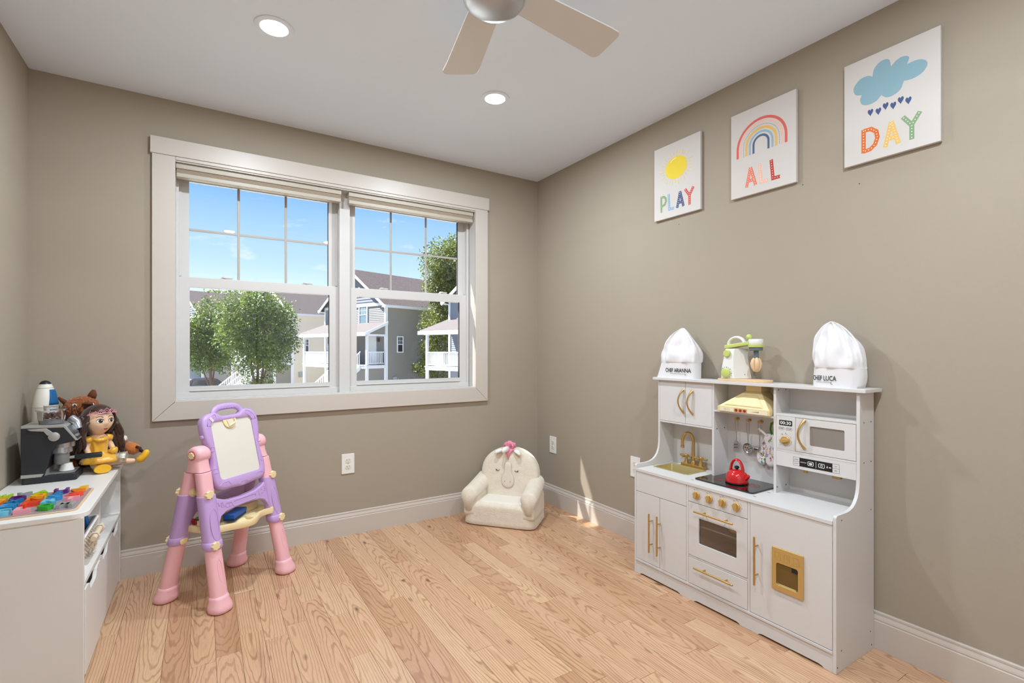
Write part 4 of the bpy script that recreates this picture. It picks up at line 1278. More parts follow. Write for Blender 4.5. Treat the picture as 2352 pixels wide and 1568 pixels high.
a1 = Art(-1.193, -1.497, 'white canvas with a yellow sun and the word PLAY')
sunp = circ((0.151, 0.261), 0.0715, 48, 0.060)
a1.poly('sun_disc', [(0.151+(p-0.151)*1.0, q) for p, q in sunp], (234, 206, 66))
for k in range(30):
    a = 2*pi*k/30+0.06; r0, r1 = 1.14, (1.50 if k % 2 else 1.34)+0.08*sin(k*2.3)
    p0 = (0.151+0.0715*cos(a)*r0, 0.261+0.060*sin(a)*r0); p1 = (0.151+0.0715*cos(a)*r1, 0.261+0.062*sin(a)*r1)
    vs, fs = stroke([p0, p1], 0.0032); a1.flat('sun_ray', vs, fs, (236, 202, 110))
vs, fs = stroke([(0.112+0.040*t, 0.297+0.014*sin(pi*t*0.6)) for t in [k/8 for k in range(9)]], 0.004); a1.flat('sun_glint', vs, fs, (246, 232, 170), 0.0002)
lw = 0.0148
a1.letter([[(0.050, 0.128), (0.052, 0.040)], [(0.050, 0.122), (0.068, 0.123), (0.081, 0.112), (0.083, 0.095), (0.076, 0.080), (0.053, 0.072)]], lw*0.8, (126, 160, 104), W_)
a1.letter([[(0.101, 0.130), (0.106, 0.045), (0.138, 0.045)]], lw, (142, 176, 200), W_)
a1.letter([[(0.158, 0.040), (0.177, 0.124)], [(0.177, 0.124), (0.199, 0.040)], [(0.165, 0.066), (0.192, 0.066)]], lw, (74, 84, 124), W_)
a1.letter([[(0.209, 0.127), (0.237, 0.087)], [(0.261, 0.127), (0.237, 0.087), (0.237, 0.038)]], lw, (204, 92, 84), W_)
a2 = Art(-1.668, -1.975, 'white canvas with a boho rainbow and the word ALL')
def arch(r, leg=0.038, n=24):
    c = (0.150, 0.185+leg)
    return [(c[0]-r, 0.185)]+[(c[0]-r*cos(t), c[1]+r*0.98*sin(t)) for t in [pi*k/n for k in range(n+1)]]+[(c[0]+r, 0.185)]
for r, w, c in ((0.1145, 0.0115, (218, 104, 94)), (0.0985, 0.0085, (232, 190, 176)), (0.0705, 0.0115, (226, 184, 104)), (0.0535, 0.0095, (150, 176, 194)), (0.0355, 0.0100, (82, 104, 138))):
    vs, fs = stroke(arch(r), w); a2.flat('rainbow_band', vs, fs, c)
vs, fs = [], []
for p in along(arch(0.085), 0.0072, 0.002):
    o_ = len(vs); vs += circ(p, 0.0017, 6); fs.append(tuple(range(o_, o_+6)))
a2.flat('rainbow_dots', vs, fs, (74, 84, 110))
a2.letter([[(0.080, 0.038), (0.100, 0.127)], [(0.100, 0.127), (0.125, 0.038)], [(0.088, 0.066), (0.117, 0.066)]], lw, (230, 126, 104), W_)
a2.letter([[(0.144, 0.130), (0.150, 0.044), (0.182, 0.044)]], lw, (240, 186, 166), W_)
a2.letter([[(0.198, 0.130), (0.206, 0.044), (0.238, 0.044)]], lw*1.05, (190, 66, 58), W_)
a3 = Art(-2.161, -2.4625, 'white canvas with a blue cloud, navy hearts and the word DAY')
cl = [(0.035, 0.298), (0.048, 0.322), (0.080, 0.328), (0.096, 0.318)]
cl = smoothpath([(u, v, 0) for u, v in ((0.062, 0.262), (0.040, 0.272), (0.034, 0.300), (0.054, 0.324), (0.080, 0.327), (0.098, 0.317))], 5)
cl += smoothpath([(u, v, 0) for u, v in ((0.098, 0.318), (0.104, 0.345), (0.126, 0.362), (0.150, 0.356), (0.157, 0.327))], 5)
cl += smoothpath([(u, v, 0) for u, v in ((0.158, 0.327), (0.174, 0.341), (0.194, 0.345), (0.212, 0.334), (0.206, 0.311))], 5)
cl += smoothpath([(u, v, 0) for u, v in ((0.207, 0.311), (0.235, 0.312), (0.258, 0.300), (0.265, 0.281), (0.250, 0.259), (0.222, 0.251), (0.197, 0.255))], 5)
cl += smoothpath([(u, v, 0) for u, v in ((0.196, 0.254), (0.186, 0.229), (0.164, 0.217), (0.142, 0.219), (0.127, 0.234))], 5)
cl += smoothpath([(u, v, 0) for u, v in ((0.126, 0.234), (0.110, 0.219), (0.086, 0.215), (0.064, 0.224), (0.056, 0.245), (0.062, 0.262))], 5)
a3.poly('cloud', [(p.x, p.y) for p in cl], (138, 172, 184))
for i, (u, v) in enumerate(((0.091, 0.184), (0.117, 0.178), (0.140, 0.188), (0.164, 0.180), (0.187, 0.190), (0.210, 0.179))):
    h = []
    for k in range(28):
        t = 2*pi*k/28
        h.append((u+0.0092*sin(t)**3, v+0.0009*(13*cos(t)-5*cos(2*t)-2*cos(3*t)-cos(4*t))*1.05))
    a3.poly('heart', h[::-1], (74, 88, 130))
a3.letter([[(0.068, 0.126), (0.068, 0.036)], [(0.068, 0.121), (0.092, 0.120), (0.110, 0.104), (0.114, 0.080), (0.106, 0.056), (0.090, 0.043), (0.068, 0.041)]], lw, (220, 112, 52), W_)
a3.letter([[(0.139, 0.034), (0.158, 0.122)], [(0.158, 0.122), (0.180, 0.034)], [(0.147, 0.062), (0.173, 0.062)]], lw, (230, 186, 106), W_)
a3.letter([[(0.193, 0.125), (0.220, 0.086)], [(0.244, 0.125), (0.220, 0.086), (0.220, 0.034)]], lw, (136, 164, 124), W_)

# ================================================================== plush unicorn chair
M_PLUSH = mat('cream plush', (228, 216, 198), 0.95, spec=0.1, sheen=0.5, bump=(95, 0.9), var=(30, 0.05))
M_PLUSHW = mat('white plush', (236, 232, 226), 0.95, spec=0.1, sheen=0.5, bump=(110, 0.8))
M_PINKY = mat('pink mane yarn', (240, 150, 176), 0.9, bump=(160, 0.8), var=(60, 0.12))
M_GREYT = mat('grey stitching', (178, 168, 160), 0.9)
UC = Matrix.Translation((-0.4508, -0.2795, 0)) @ Matrix.Rotation(radians(-49.5), 4, 'Z')
ch = thing('plush_chair', (-0.4508, -0.2795, 0), 'cream plush unicorn armchair with pink mane in the corner of the room', 'kids chair')
def sup(a, e):
    c, s = cos(a), sin(a)
    return math.copysign(abs(c)**e, c), math.copysign(abs(s)**e, s)
def rblock(b, x0, x1, y0, y1, z0, z1, r, taper=None, n=40, e=0.35, crown=0.0):
    """soft pillow block built from superellipse rings with rounded top and bottom"""
    rings = []
    cx, cy = (x0+x1)/2, (y0+y1)/2; hx, hy = (x1-x0)/2, (y1-y0)/2
    zs = [(z0, 0.0)]+[(z0+r*0.35*(1-cos(t)), sin(t)) for t in [pi/2*k/3 for k in range(1, 4)]]
    zs += [(z0+(z1-z0)*k/6.0, 1.0) for k in (1.2, 2.2, 3.2, 4.2)]
    zs += [(z1-r*(1-sin(pi/2-t)) if False else z1-r+r*sin(t), cos(t)) for t in [pi/2*k/5 for k in range(0, 6)]]
    for z, k in zs:
        tp = taper((z-z0)/(z1-z0)) if taper else 1.0
        ring = []
        for q in range(n):
            sx, sy = sup(2*pi*q/n, e)
            ring.append((cx+(hx*tp-r*(1-k))*sx, cy+(hy-r*(1-k))*sy, z+crown*(k if False else 0)))
        rings.append(ring)
    b.loft(rings)
# base block, wider at the floor, sloping in towards the seat front
b = B(UC); rblock(b, -0.246, 0.246, -0.184, 0.128, 0.0, 0.150, 0.030, taper=lambda t: 1.0-0.06*t, e=0.27)
b.build('seat_base', M_PLUSH, ch, smooth=180)
b = B(UC); rblock(b, -0.156, 0.156, -0.168, 0.06, 0.08, 0.156, 0.028, e=0.30)
b.build('seat_cushion', mat('pale seat plush', (234, 226, 214), 0.95, spec=0.1, sheen=0.5, bump=(110, 0.8)), ch, smooth=180)  # same cream plush, with the light on the seat mixed into its colour
for s in (-1, 1):
    b = B(UC); rblock(b, min(s*0.146, s*0.245), max(s*0.146, s*0.245), -0.183, 0.10, 0.06, 0.205, 0.035, taper=lambda t: 1.0-0.06*t, e=0.30)
    b.build('arm_post', M_PLUSH, ch, smooth=180)
# arms: swept pear shaped section from the front to the back
for s in (-1, 1):
    rings = []
    for k in range(19):
        t = k/18.0
        y = -0.190+t*0.274
        up = 0.052*t**1.3
        inw = 0.0
        e0 = sqrt(max(0.0, 1-(1-min(1, t/0.10))**2))
        sc = 0.86+0.14*e0
        ring = []
        for q in range(28):
            a = 2*pi*q/28
            c, sn = cos(a), sin(a)
            # section: narrow waist at z .11, bulging roll at the top
            w = 0.056*sc
            zz = 0.182+up+0.060*sc*sn if sn > 0 else 0.182+up*1.0+0.085*sn
            ww = w*(1.0 if sn > 0 else 1.0-0.34*min(1.0, -sn*2.0))
            ring.append((s*(0.203-0.014*t)+ww*math.copysign(abs(c)**(0.85 if sn > 0 else 0.5), c), y, zz))
        rings.append(ring)
    b = B(UC); b.loft(rings); b.build('armrest', M_PLUSH if s < 0 else M_PLUSH, ch, smooth=180)
# backrest: arched slab leaning back a little
def back_outline(z):
    """half width of the back at height z"""
    if z < 0.16: return 0.205
    if z < 0.30: return 0.205+0.006*sin((z-0.16)/0.14*pi)
    t = (z-0.30)/(0.472-0.30)
    return 0.205*sqrt(max(0.0, 1-t**2.15))
rings = []
zs = [0.06, 0.12, 0.18, 0.24, 0.28, 0.32, 0.355, 0.385, 0.41, 0.43, 0.445, 0.457, 0.465, 0.470]
for z in zs:
    hw = max(0.012, back_outline(z))
    th = 0.062*(1-0.25*max(0, (z-0.3)/0.17)**2)
    if z > 0.45: th *= sqrt(max(0.1, 1-((z-0.45)/0.022)**2))
    yc = 0.062+0.10*(z-0.12)*0.55
    ring = []
    for q in range(44):
        sx, sy = sup(2*pi*q/44, 0.62)
        ring.append((0.006+hw*sx, yc+th*sy, z))
    rings.append(ring)
b = B(UC); b.loft(rings); b.build('backrest', M_PLUSH, ch, smooth=180)
def front_y(z): return 0.062+0.055*(z-0.12)-0.062*(1-0.25*max(0, (z-0.3)/0.17)**2)
# muzzle patch with nostrils, closed lashes
def pz(x, z, d=0.0025): return (0.006+x, front_y(z)-d, z)
out = [(-0.020, 0.375), (0.0, 0.380), (0.020, 0.375), (0.024, 0.345), (0.027, 0.31), (0.040, 0.285), (0.045, 0.255), (0.038, 0.228), (0.020, 0.212), (0.0, 0.208),
       (-0.020, 0.212), (-0.038, 0.228), (-0.045, 0.255), (-0.040, 0.285), (-0.027, 0.31), (-0.024, 0.345)]
op = [(p.x, p.y) for p in smoothpath([(x, z, 0) for x, z in out], 4, True)]
cen = (0.0, 0.285)
b = B(UC); b.loft([[pz(x, z, -0.004) for x, z in op], [pz(x, z, 0.003) for x, z in op], [pz(cen[0]+(x-cen[0])*0.93, cen[1]+(z-cen[1])*0.96, 0.0065) for x, z in op], [pz(cen[0]+(x-cen[0])*0.6, cen[1]+(z-cen[1])*0.75, 0.008) for x, z in op]])
mz = b.build('muzzle', mat('pale muzzle plush', (225, 211, 195), 0.95, sheen=0.4, bump=(110, 0.8)), ch, smooth=120)
b = B(UC); b.tube([pz(x, z, 0.0032) for x, z in op], 0.0011, 6, closed=True); b.build('muzzle_seam', M_GREYT, mz)
for s in (-1, 1):
    b = B(UC); b.ball(pz(s*0.020, 0.252, 0.010), (0.0028, 0.002, 0.0040), 10, 6); b.build('nostril', mat('rose thread', (196, 150, 138), 0.9), mz)
    pts = [pz(s*(0.054+0.021*t)-0.006, 0.326-0.0085*sin(pi*t*0.9)+0.003*t, 0.0032) for t in [k/10 for k in range(11)]]
    b = B(UC); b.tube(pts, 0.0016, 6)
    for t in (0.72, 0.86, 1.0):
        p = Vector(pts[int(t*10)]); b.tube([p, p+Vector((s*0.0085, -0.0005, 0.0045*(t-0.55)*2.2-0.003))], 0.0012, 5)
    b.build('eyelash', mat('black thread', (40, 36, 38), 0.8), ch)
# mane: tufts of yarn over the crown, horn and ears
rn = random.Random(4)
mane = thing('tmp', (0, 0, 0)); bpy.data.objects.remove(mane)
b = B(UC)
for k in range(70):
    x = rn.uniform(-0.034, 0.034); y0 = rn.uniform(0.03, 0.095)
    top = 0.472+0.045*(1-(x/0.045)**2)*rn.uniform(0.75, 1.0)
    b.tube([(0.006+x*0.6, y0, 0.455), (0.006+x, y0-0.008, (0.46+top)/2+0.01), (0.006+x*1.05, y0-0.020+rn.uniform(-0.006, 0.006), top)], [0.006, 0.0075, 0.004], 6)
for k in range(34):
    x = -0.034+0.068*k/33.0
    z1 = 0.400+0.055*abs(x)/0.034+rn.uniform(-0.006, 0.006)
    b.tube([(0.006+x*1.0, 0.035, 0.476-0.010*abs(x)/0.034), (0.006+x*0.95, front_y(0.46)-0.004, 0.462), (0.006+x*0.75, front_y(0.435)-0.009, (0.46+z1)/2), (0.006+x*0.35, front_y(z1)-0.006, z1)], [0.005, 0.0052, 0.0046, 0.0028], 6)
b.build('mane', M_PINKY, ch, smooth=180)
b = B(UC); b.tube([(-0.004, 0.030, 0.468), (-0.010, 0.000, 0.466), (-0.016, -0.020, 0.461), (-0.018, -0.033, 0.456)], [0.019, 0.019, 0.015, 0.008], 14); b.build('horn', M_PLUSHW, ch, smooth=180)
for s in (-1, 1):
    b = B(UC); b.tube([(0.006+s*0.045, 0.050, 0.452), (0.006+s*0.060, 0.020, 0.455), (0.006+s*0.078, 0.004, 0.447), (0.006+s*0.090, -0.006, 0.436)], [0.019, 0.021, 0.018, 0.008], 12, flat=(1.0, 0.62)); b.build('ear', M_PLUSHW, ch, smooth=180)

# ================================================================== drawing easel
M_PINK = mat('pink plastic', (242, 184, 190), 0.38, sss=0.0)
M_LILAC = mat('lilac plastic', (192, 158, 210), 0.38)
M_CREAMP = mat('cream plastic', (244, 222, 172), 0.36)
M_WB = mat('white board', (226, 220, 208), 0.30)
EM = Matrix.Translation((-2.08, -0.363, 0)) @ Matrix.Rotation(atan2(0.664, 0.748), 4, 'Z')
ea = thing('drawing_easel', (-2.08, -0.363, 0), 'pink and lilac plastic drawing easel with white board, beside the low white cabinet', 'easel')
def leg_at(t, sx, sy):
    """centre line of a leg: t=0 at the hub, 1 at the floor"""
    return Vector((sx*(0.170+0.028*t), sy*(0.020+0.138*t), 0.640*(1-t)))
def oval(M, p, q, rx, ry, rx2=None, ry2=None, steps=1, n=20, e=0.8):
    rings = []
    p, q = Vector(p), Vector(q)
    for k in range(steps+1):
        t = k/steps; c = p.lerp(q, t)
        a = rx+((rx2 or rx)-rx)*t; d = ry+((ry2 or ry)-ry)*t
        rings.append([(c.x+a*sup(2*pi*j/n, e)[0], c.y+d*sup(2*pi*j/n, e)[1], c.z) for j in range(n)])
    b = B(M); b.loft(rings); return b
def star(M, c, r, d, axis, n=8):
    pts = [((r if k % 2 == 0 else r*0.80)*cos(pi*k/n), (r if k % 2 == 0 else r*0.80)*sin(pi*k/n)) for k in range(2*n)]
    b = B(M)
    if axis == 'y': b.prism([(c[0]+p, c[2]+q) for p, q in pts], 'y', c[1], c[1]+d)
    else: b.prism([(c[1]+p, c[2]+q) for p, q in pts], 'x', c[0], c[0]+d)
    return b
for sx in (-1, 1):
    # hub: rounded drum whose axis runs across the easel
    b = B(EM); b.lathe([(0, -0.036), (0.026, -0.036), (0.036, -0.030), (0.040, -0.018), (0.040, 0.018), (0.036, 0.030), (0.026, 0.036), (0, 0.036)], (sx*0.165, 0, 0.666), 'x', 28)
    b.build('hub', M_PINK, ea, smooth=180)
    b = B(EM); b.loft([[(sx*0.166+0.034*sup(2*pi*j/20, 0.7)[0], 0.034*sup(2*pi*j/20, 0.7)[1], 0.665) for j in range(20)],
                       [(sx*0.168+0.034*sup(2*pi*j/20, 0.6)[0], 0.037*sup(2*pi*j/20, 0.6)[1], 0.625) for j in range(20)],
                       [(sx*0.170+0.034*sup(2*pi*j/20, 0.5)[0], 0.048*sup(2*pi*j/20, 0.5)[1], 0.593) for j in range(20)]])
    b.build('hub_neck', M_PINK, ea, smooth=60)
    dk = mat('salmon recess', (206, 120, 118), 0.5)
    b = B(EM); b.lathe([(0.0215, 0), (0.0215, sx*0.0012), (0, sx*0.0012)], (sx*(0.165+0.036), 0, 0.668), 'x', 26); b.build('pivot_recess', dk, ea)
    star(EM, (sx*(0.165+0.0370), 0, 0.668), 0.0165, sx*0.006, 'x').build('pivot_knob', M_CREAMP, ea, bevel=0.0015)
    # clicking arms between neck and lower legs, with notches
    b = B(EM); b.box(sx*0.150-0.006, sx*0.150+0.006, -0.012, 0.012, 0.535, 0.60); b.build('stop_tab', M_PINK, ea)
    for sy in (-1, 1):
        L = lambda t: leg_at(t, sx, sy)
        tz = lambda z: 1-z/0.640
        oval(EM, L(tz(0.590)), L(tz(0.478)), 0.0335, 0.026, 0.034, 0.027, 3).build('upper_leg', M_PINK, ea, bevel=0.002, smooth=60)
        b = B(EM)
        for k in range(4):
            p = L(tz(0.57-k*0.022)); b.box(p.x-sx*0.036-0.004, p.x-sx*0.036+0.004, p.y-0.006, p.y+0.006, p.z-0.007, p.z+0.004)
        b.build('ratchet', M_PINK, ea)
        oval(EM, L(tz(0.490)), L(tz(0.262)), 0.038, 0.031, 0.0375, 0.031, 4).build('leg_sleeve', M_LILAC, ea, bevel=0.003, smooth=60)
        # raised long oval on the sleeve front
        b = B(EM)
        p0, p1 = L(tz(0.435)), L(tz(0.300))
        loop = []
        for k in range(28):
            a = 2*pi*k/28; t = 0.5-0.5*sin(a); c = p0.lerp(p1, t)
            loop.append((c.x+0.020*cos(a)*(1.0), c.y+sy*0.0300, c.z))
        b.tube(loop, 0.0022, 6, closed=True); b.build('sleeve_rib', M_LILAC, ea)
        b = B(EM); p = L(tz(0.278)); rings = []
        for z in (0.296, 0.292, 0.266, 0.262):
            c = L(tz(z)); k = 0.0405 if z in (0.292, 0.266) else 0.0375
            rings.append([(c.x+k*sup(2*pi*j/20, 0.8)[0], c.y+(k-0.006)*sup(2*pi*j/20, 0.8)[1], c.z) for j in range(20)])
        b.loft(rings); b.build('sleeve_collar', M_LILAC, ea, smooth=50)
        oval(EM, L(tz(0.270)), L(tz(0.055)), 0.0335, 0.027, 0.036, 0.029, 3).build('lower_leg', M_PINK, ea, smooth=60)
        c0 = L(tz(0.06)); c1 = L(1.0); rings = []
        for z, k in ((0.068, 0.036), (0.056, 0.039), (0.046, 0.040), (0.030, 0.0465), (0.016, 0.049), (0.006, 0.0465), (0.0, 0.038)):
            c = L(tz(z)); rings.append([(c.x+k*sup(2*pi*j/24, 0.85)[0], c.y+k*0.92*sup(2*pi*j/24, 0.85)[1], max(0.0, z)) for j in range(24)])
        b = B(EM); b.loft(rings); b.build('foot', M_PINK, ea, smooth=180)
        p = L(tz(0.17)); b = B(EM)
        loop = [(p.x+0.011*cos(a), L(tz(0.17+0.050*sin(a))).y+sy*0.0275, 0.17+0.050*sin(a)) for a in [2*pi*k/24 for k in range(24)]]
        b.tube(loop, 0.0014, 5, closed=True); b.build('leg_emboss', M_PINK, ea)
        # star knobs at both joints, outer and inner nut
        for z in (0.497, 0.280):
            p = L(tz(z))
            star(EM, (p.x+sx*0.012, p.y+sy*0.026, p.z), 0.0205, sy*0.014, 'y').build('star_knob', M_CREAMP, ea, bevel=0.002)
            b = B(EM); b.lathe([(0.019, 0), (0.019, -sy*0.008), (0.011, -sy*0.010), (0.011, -sy*0.014), (0, -sy*0.014)], (p.x, p.y-sy*0.026, p.z), 'y', 18); b.build('nut', M_CREAMP, ea)
# lilac cross panels between the legs, front and back
for sy in (-1, 1):
    up = [(-0.185, 0.478), (-0.150, 0.474), (-0.120, 0.458), (-0.080, 0.444), (0.0, 0.439), (0.080, 0.444), (0.120, 0.458), (0.150, 0.474), (0.185, 0.478)]
    dn = [(0.185, 0.330), (0.150, 0.335), (0.142, 0.360), (0.128, 0.384), (0.100, 0.396), (0.060, 0.400), (0, 0.402), (-0.060, 0.400), (-0.100, 0.396), (-0.128, 0.384), (-0.142, 0.360), (-0.150, 0.335), (-0.185, 0.330)]
    def yz(z): return sy*(0.020+0.138*(1-z/0.640))
    poly = up+dn
    n = len(poly); vs = []
    for off in (-0.016, 0.016): vs += [(x, yz(z)+off, z) for x, z in poly]
    b = B(EM); b.add(vs, [tuple(range(n)), tuple(range(n, 2*n))]+[(i, (i+1) % n, n+(i+1) % n, n+i) for i in range(n)])
    pn = b.build('cross_panel', M_LILAC, ea, bevel=0.006, seg=3)
    loop = [(p, q) for p, q in rrect(-0.062, 0.078, 0.409, 0.432, 0.011, 5)]
    b = B(EM); b.tube([(x, yz(z)+sy*0.0165, z) for x, z in loop], 0.0018, 6, closed=True); b.build('panel_rib', M_LILAC, pn)
    for s_, x0, dx in (('ABCD', -0.138, 0.022), ('1234', 0.098, 0.020)):
        for i, c in enumerate(s_):
            vs, fs = text2d(c, 0.030, 0.0)
            x = (x0+i*dx); zc = 0.424+0.020*max(0, abs(x)-0.09)/0.06
            d = sy*0.0166
            sg = 1 if sy < 0 else -1
            b = B(EM); b.add([(sg*(x+u), yz(zc+v)+d, zc+v) for u, v in vs], fs)
            ob = b.build('raised_letter', M_LILAC, pn, smooth=0)
            sm = ob.modifiers.new('solid', 'SOLIDIFY'); sm.thickness = 0.0024; sm.offset = 0.0
# board: tilted frame with the white sheet, handle slot, clip
TI = radians(13.5)
BM = EM @ Matrix.Translation((0.006, -0.064, 0.486)) @ Matrix.Rotation(-TI, 4, 'X')
# board plane: x across, z up along the board, y thickness (front is -y)
half = [(0.0, 0.0), (0.070, 0.006), (0.105, 0.006), (0.132, 0.018), (0.146, 0.045), (0.150, 0.10), (0.142, 0.135), (0.140, 0.190), (0.148, 0.220), (0.156, 0.250), (0.160, 0.300), (0.155, 0.336), (0.137, 0.356), (0.108, 0.366), (0.078, 0.364), (0.055, 0.349), (0.025, 0.346), (0.0, 0.346)]
ol = half+[(-x, z) for x, z in half[-2:0:-1]]
ol = [(p.x, p.y) for p in smoothpath([(x, z, 0) for x, z in ol], 3, True)]
# frame: outline plate with the window for the sheet and slot for the hand
def polar_match(outer, inner_fn, c, n):
    """n points of inner_fn at the angle of every outer point"""
    return [inner_fn(atan2(z-c[1], x-c[0])) for x, z in outer]
IW, IZ0, IZ1, IR = 0.118, 0.052, 0.325, 0.020
def rr_at(a, c=(0.0, 0.1885)):
    d = Vector((cos(a), sin(a))); t = 0.001
    lo_, hi_ = 0.0, 0.4
    def inside(p):
        dx = max(0, abs(p[0])-(IW-IR)); dz = max(0, abs(p[1]-(IZ0+IZ1)/2)-((IZ1-IZ0)/2-IR))
        return dx*dx+dz*dz <= IR*IR
    for _ in range(30):
        m_ = (lo_+hi_)/2
        if inside((c[0]+d.x*m_, c[1]+d.y*m_)): lo_ = m_
        else: hi_ = m_
    return (c[0]+d.x*lo_, c[1]+d.y*lo_)
inn = polar_match(ol, rr_at, (0.0, 0.1885), len(ol))
b = B(BM)
n = len(ol)
mid = [((p[0]+q[0])/2, (p[1]+q[1])/2) for p, q in zip(ol, inn)]
shr = lambda P, k: [(p[0]*k, 0.19+(p[1]-0.19)*k) for p in P]
rings = [[(x, -0.012, z) for x, z in inn], [(x, -0.018, z) for x, z in inn], [(x, -0.021, z) for x, z in [((p[0]*0.8+q[0]*0.2), (p[1]*0.8+q[1]*0.2)) for p, q in zip(inn, ol)]],
         [(x, -0.021, z) for x, z in [((p[0]*0.3+q[0]*0.7), (p[1]*0.3+q[1]*0.7)) for p, q in zip(inn, ol)]], [(x, -0.017, z) for x, z in shr(ol, 0.985)], [(x, -0.010, z) for x, z in ol], [(x, 0.010, z) for x, z in ol], [(x, 0.017, z) for x, z in shr(ol, 0.985)], [(x, 0.017, z) for x, z in inn], [(x, 0.012, z) for x, z in inn]]
b.loft(rings, cap=False)
bf = b.build('board_frame', M_LILAC, ea, smooth=50)
b = B(BM); b.prism([(x*1.01, 0.1885+(z-0.1885)*1.01) for x, z in inn], 'y', -0.0125, 0.0125); b.build('white_sheet', M_WB, ea, smooth=0)
# carry handle arching over an open slot, finger waves on its underside
hp_pts = smoothpath([(-0.082, 0, 0.352), (-0.074, 0, 0.372), (-0.052, 0, 0.386), (-0.020, 0, 0.391), (0.020, 0, 0.391), (0.052, 0, 0.386), (0.074, 0, 0.372), (0.082, 0, 0.352)], 4)
b = B(BM); b.tube(hp_pts, 0.0100, 12, flat=(1.5, 0.95)); ch_ = b.build('carry_handle', M_LILAC, bf, smooth=180)
for k in range(7):
    b = B(BM); b.ball((-0.042+0.014*k, 0, 0.3815), (0.0058, 0.012, 0.0042), 10, 6); b.build('finger_wave', M_LILAC, ch_)
loop = [(-0.132, 0.334), (-0.106, 0.354), (-0.090, 0.358), (-0.086, 0.342), (-0.108, 0.326), (-0.122, 0.306), (-0.140, 0.308)]
def emb(pts, closed=False):
    b = B(BM); b.tube(pts, 0.0013, 5, closed=closed); b.build('frame_emboss', M_LILAC, bf)
for s in (-1, 1):
    emb([(-s*x, -0.0213, z) for x, z in loop], True)
    for z in (0.20, 0.10):
        emb([(s*0.146, -0.0205, z-0.010), (s*0.128, -0.0213, z-0.010), (s*0.124, -0.0213, z), (s*0.128, -0.0213, z+0.010), (s*0.146, -0.0205, z+0.010)])
    emb([(s*0.135, -0.0205, 0.028), (s*0.112, -0.0213, 0.040), (s*0.085, -0.0213, 0.040), (s*0.070, -0.0213, 0.022)])
emb([(-0.03, -0.0205, 0.012), (-0.015, -0.0213, 0.022), (0.015, -0.0213, 0.022), (0.03, -0.0205, 0.012)])
b = B(BM @ Matrix.Translation((-0.112, -0.0222, 0.335)) @ Matrix.Rotation(radians(-35), 4, 'Y')); b.box(-0.006, 0.006, -0.0006, 0.0006, -0.012, 0.012); b.build('sticker', mat('pale sticker', (226, 208, 226), 0.5), bf)
for s, z in ((-1, 0.262), (1, 0.262)):
    b = B(BM); b.lathe([(0.0095, 0), (0.0095, s*0.010), (0.007, s*0.012), (0, s*0.012)], (s*0.155, 0, z), 'x', 16); b.build('side_peg', M_LILAC, bf)
b = B(BM); hp = [(0.037*cos(a), 0.326+0.044*sin(a)) for a in [pi+pi*k/16 for k in range(17)]]
b.prism([(x-0.012, z) for x, z in hp], 'y', -0.0185, -0.0125); cp_ = b.build('paper_clip', M_CREAMP, ea, bevel=0.002)
b = B(BM); b.prism([(-0.030, 0.322), (0.004, 0.322), (0.004, 0.300), (-0.022, 0.292)], 'y', -0.0215, -0.0180); b.build('clip_window', mat('pale clip recess', (226, 214, 188), 0.5), cp_)
b = B(BM); b.tube([(-0.022, -0.021, 0.292), (0.004, -0.024, 0.302), (0.014, -0.026, 0.312), (0.014, -0.022, 0.325)], 0.0040, 8); b.build('clip_lever', M_CREAMP, cp_)
# screws seen as dark dots
b = B(EM)
for x, z in ((0.088, 0.436), (-0.02, 0.445)): b.ball((x, -0.0405, z), 0.002, 6, 4)
# tray
def tr_front(x):   # wavy front edge
    return -0.128-0.030*cos(2*pi*(x+0.02)/0.27)-0.010*(x/0.17)
N_ = 40
xs_ = [-0.170+0.340*k/N_ for k in range(N_+1)]
fr = [(x, tr_front(x)+0.03*max(0, (abs(x)-0.150)/0.02)**2) for x in xs_]
bk = [(-x, -y) for x, y in fr]
pl_ = fr+bk
c_ = (0, 0)
def trk(k, z): return [(x*k, y*k, z) for x, y in pl_]
b = B(EM); b.loft([trk(0.985, 0.312), trk(1.0, 0.317), trk(1.0, 0.338), trk(0.99, 0.3415), trk(0.93, 0.3415), trk(0.905, 0.327), trk(0.60, 0.3265), trk(0.56, 0.3325)]); tr = b.build('tray', M_CREAMP, ea, smooth=50)
b = B(EM); b.box(-0.165, 0.165, -0.014, 0.014, 0.327, 0.366); b.build('tray_divider', M_CREAMP, tr, bevel=0.004)
b = B(EM); b.box(0.010, 0.020, -0.145, -0.080, 0.327, 0.3405); b.build('tray_rib', M_CREAMP, tr, bevel=0.002)
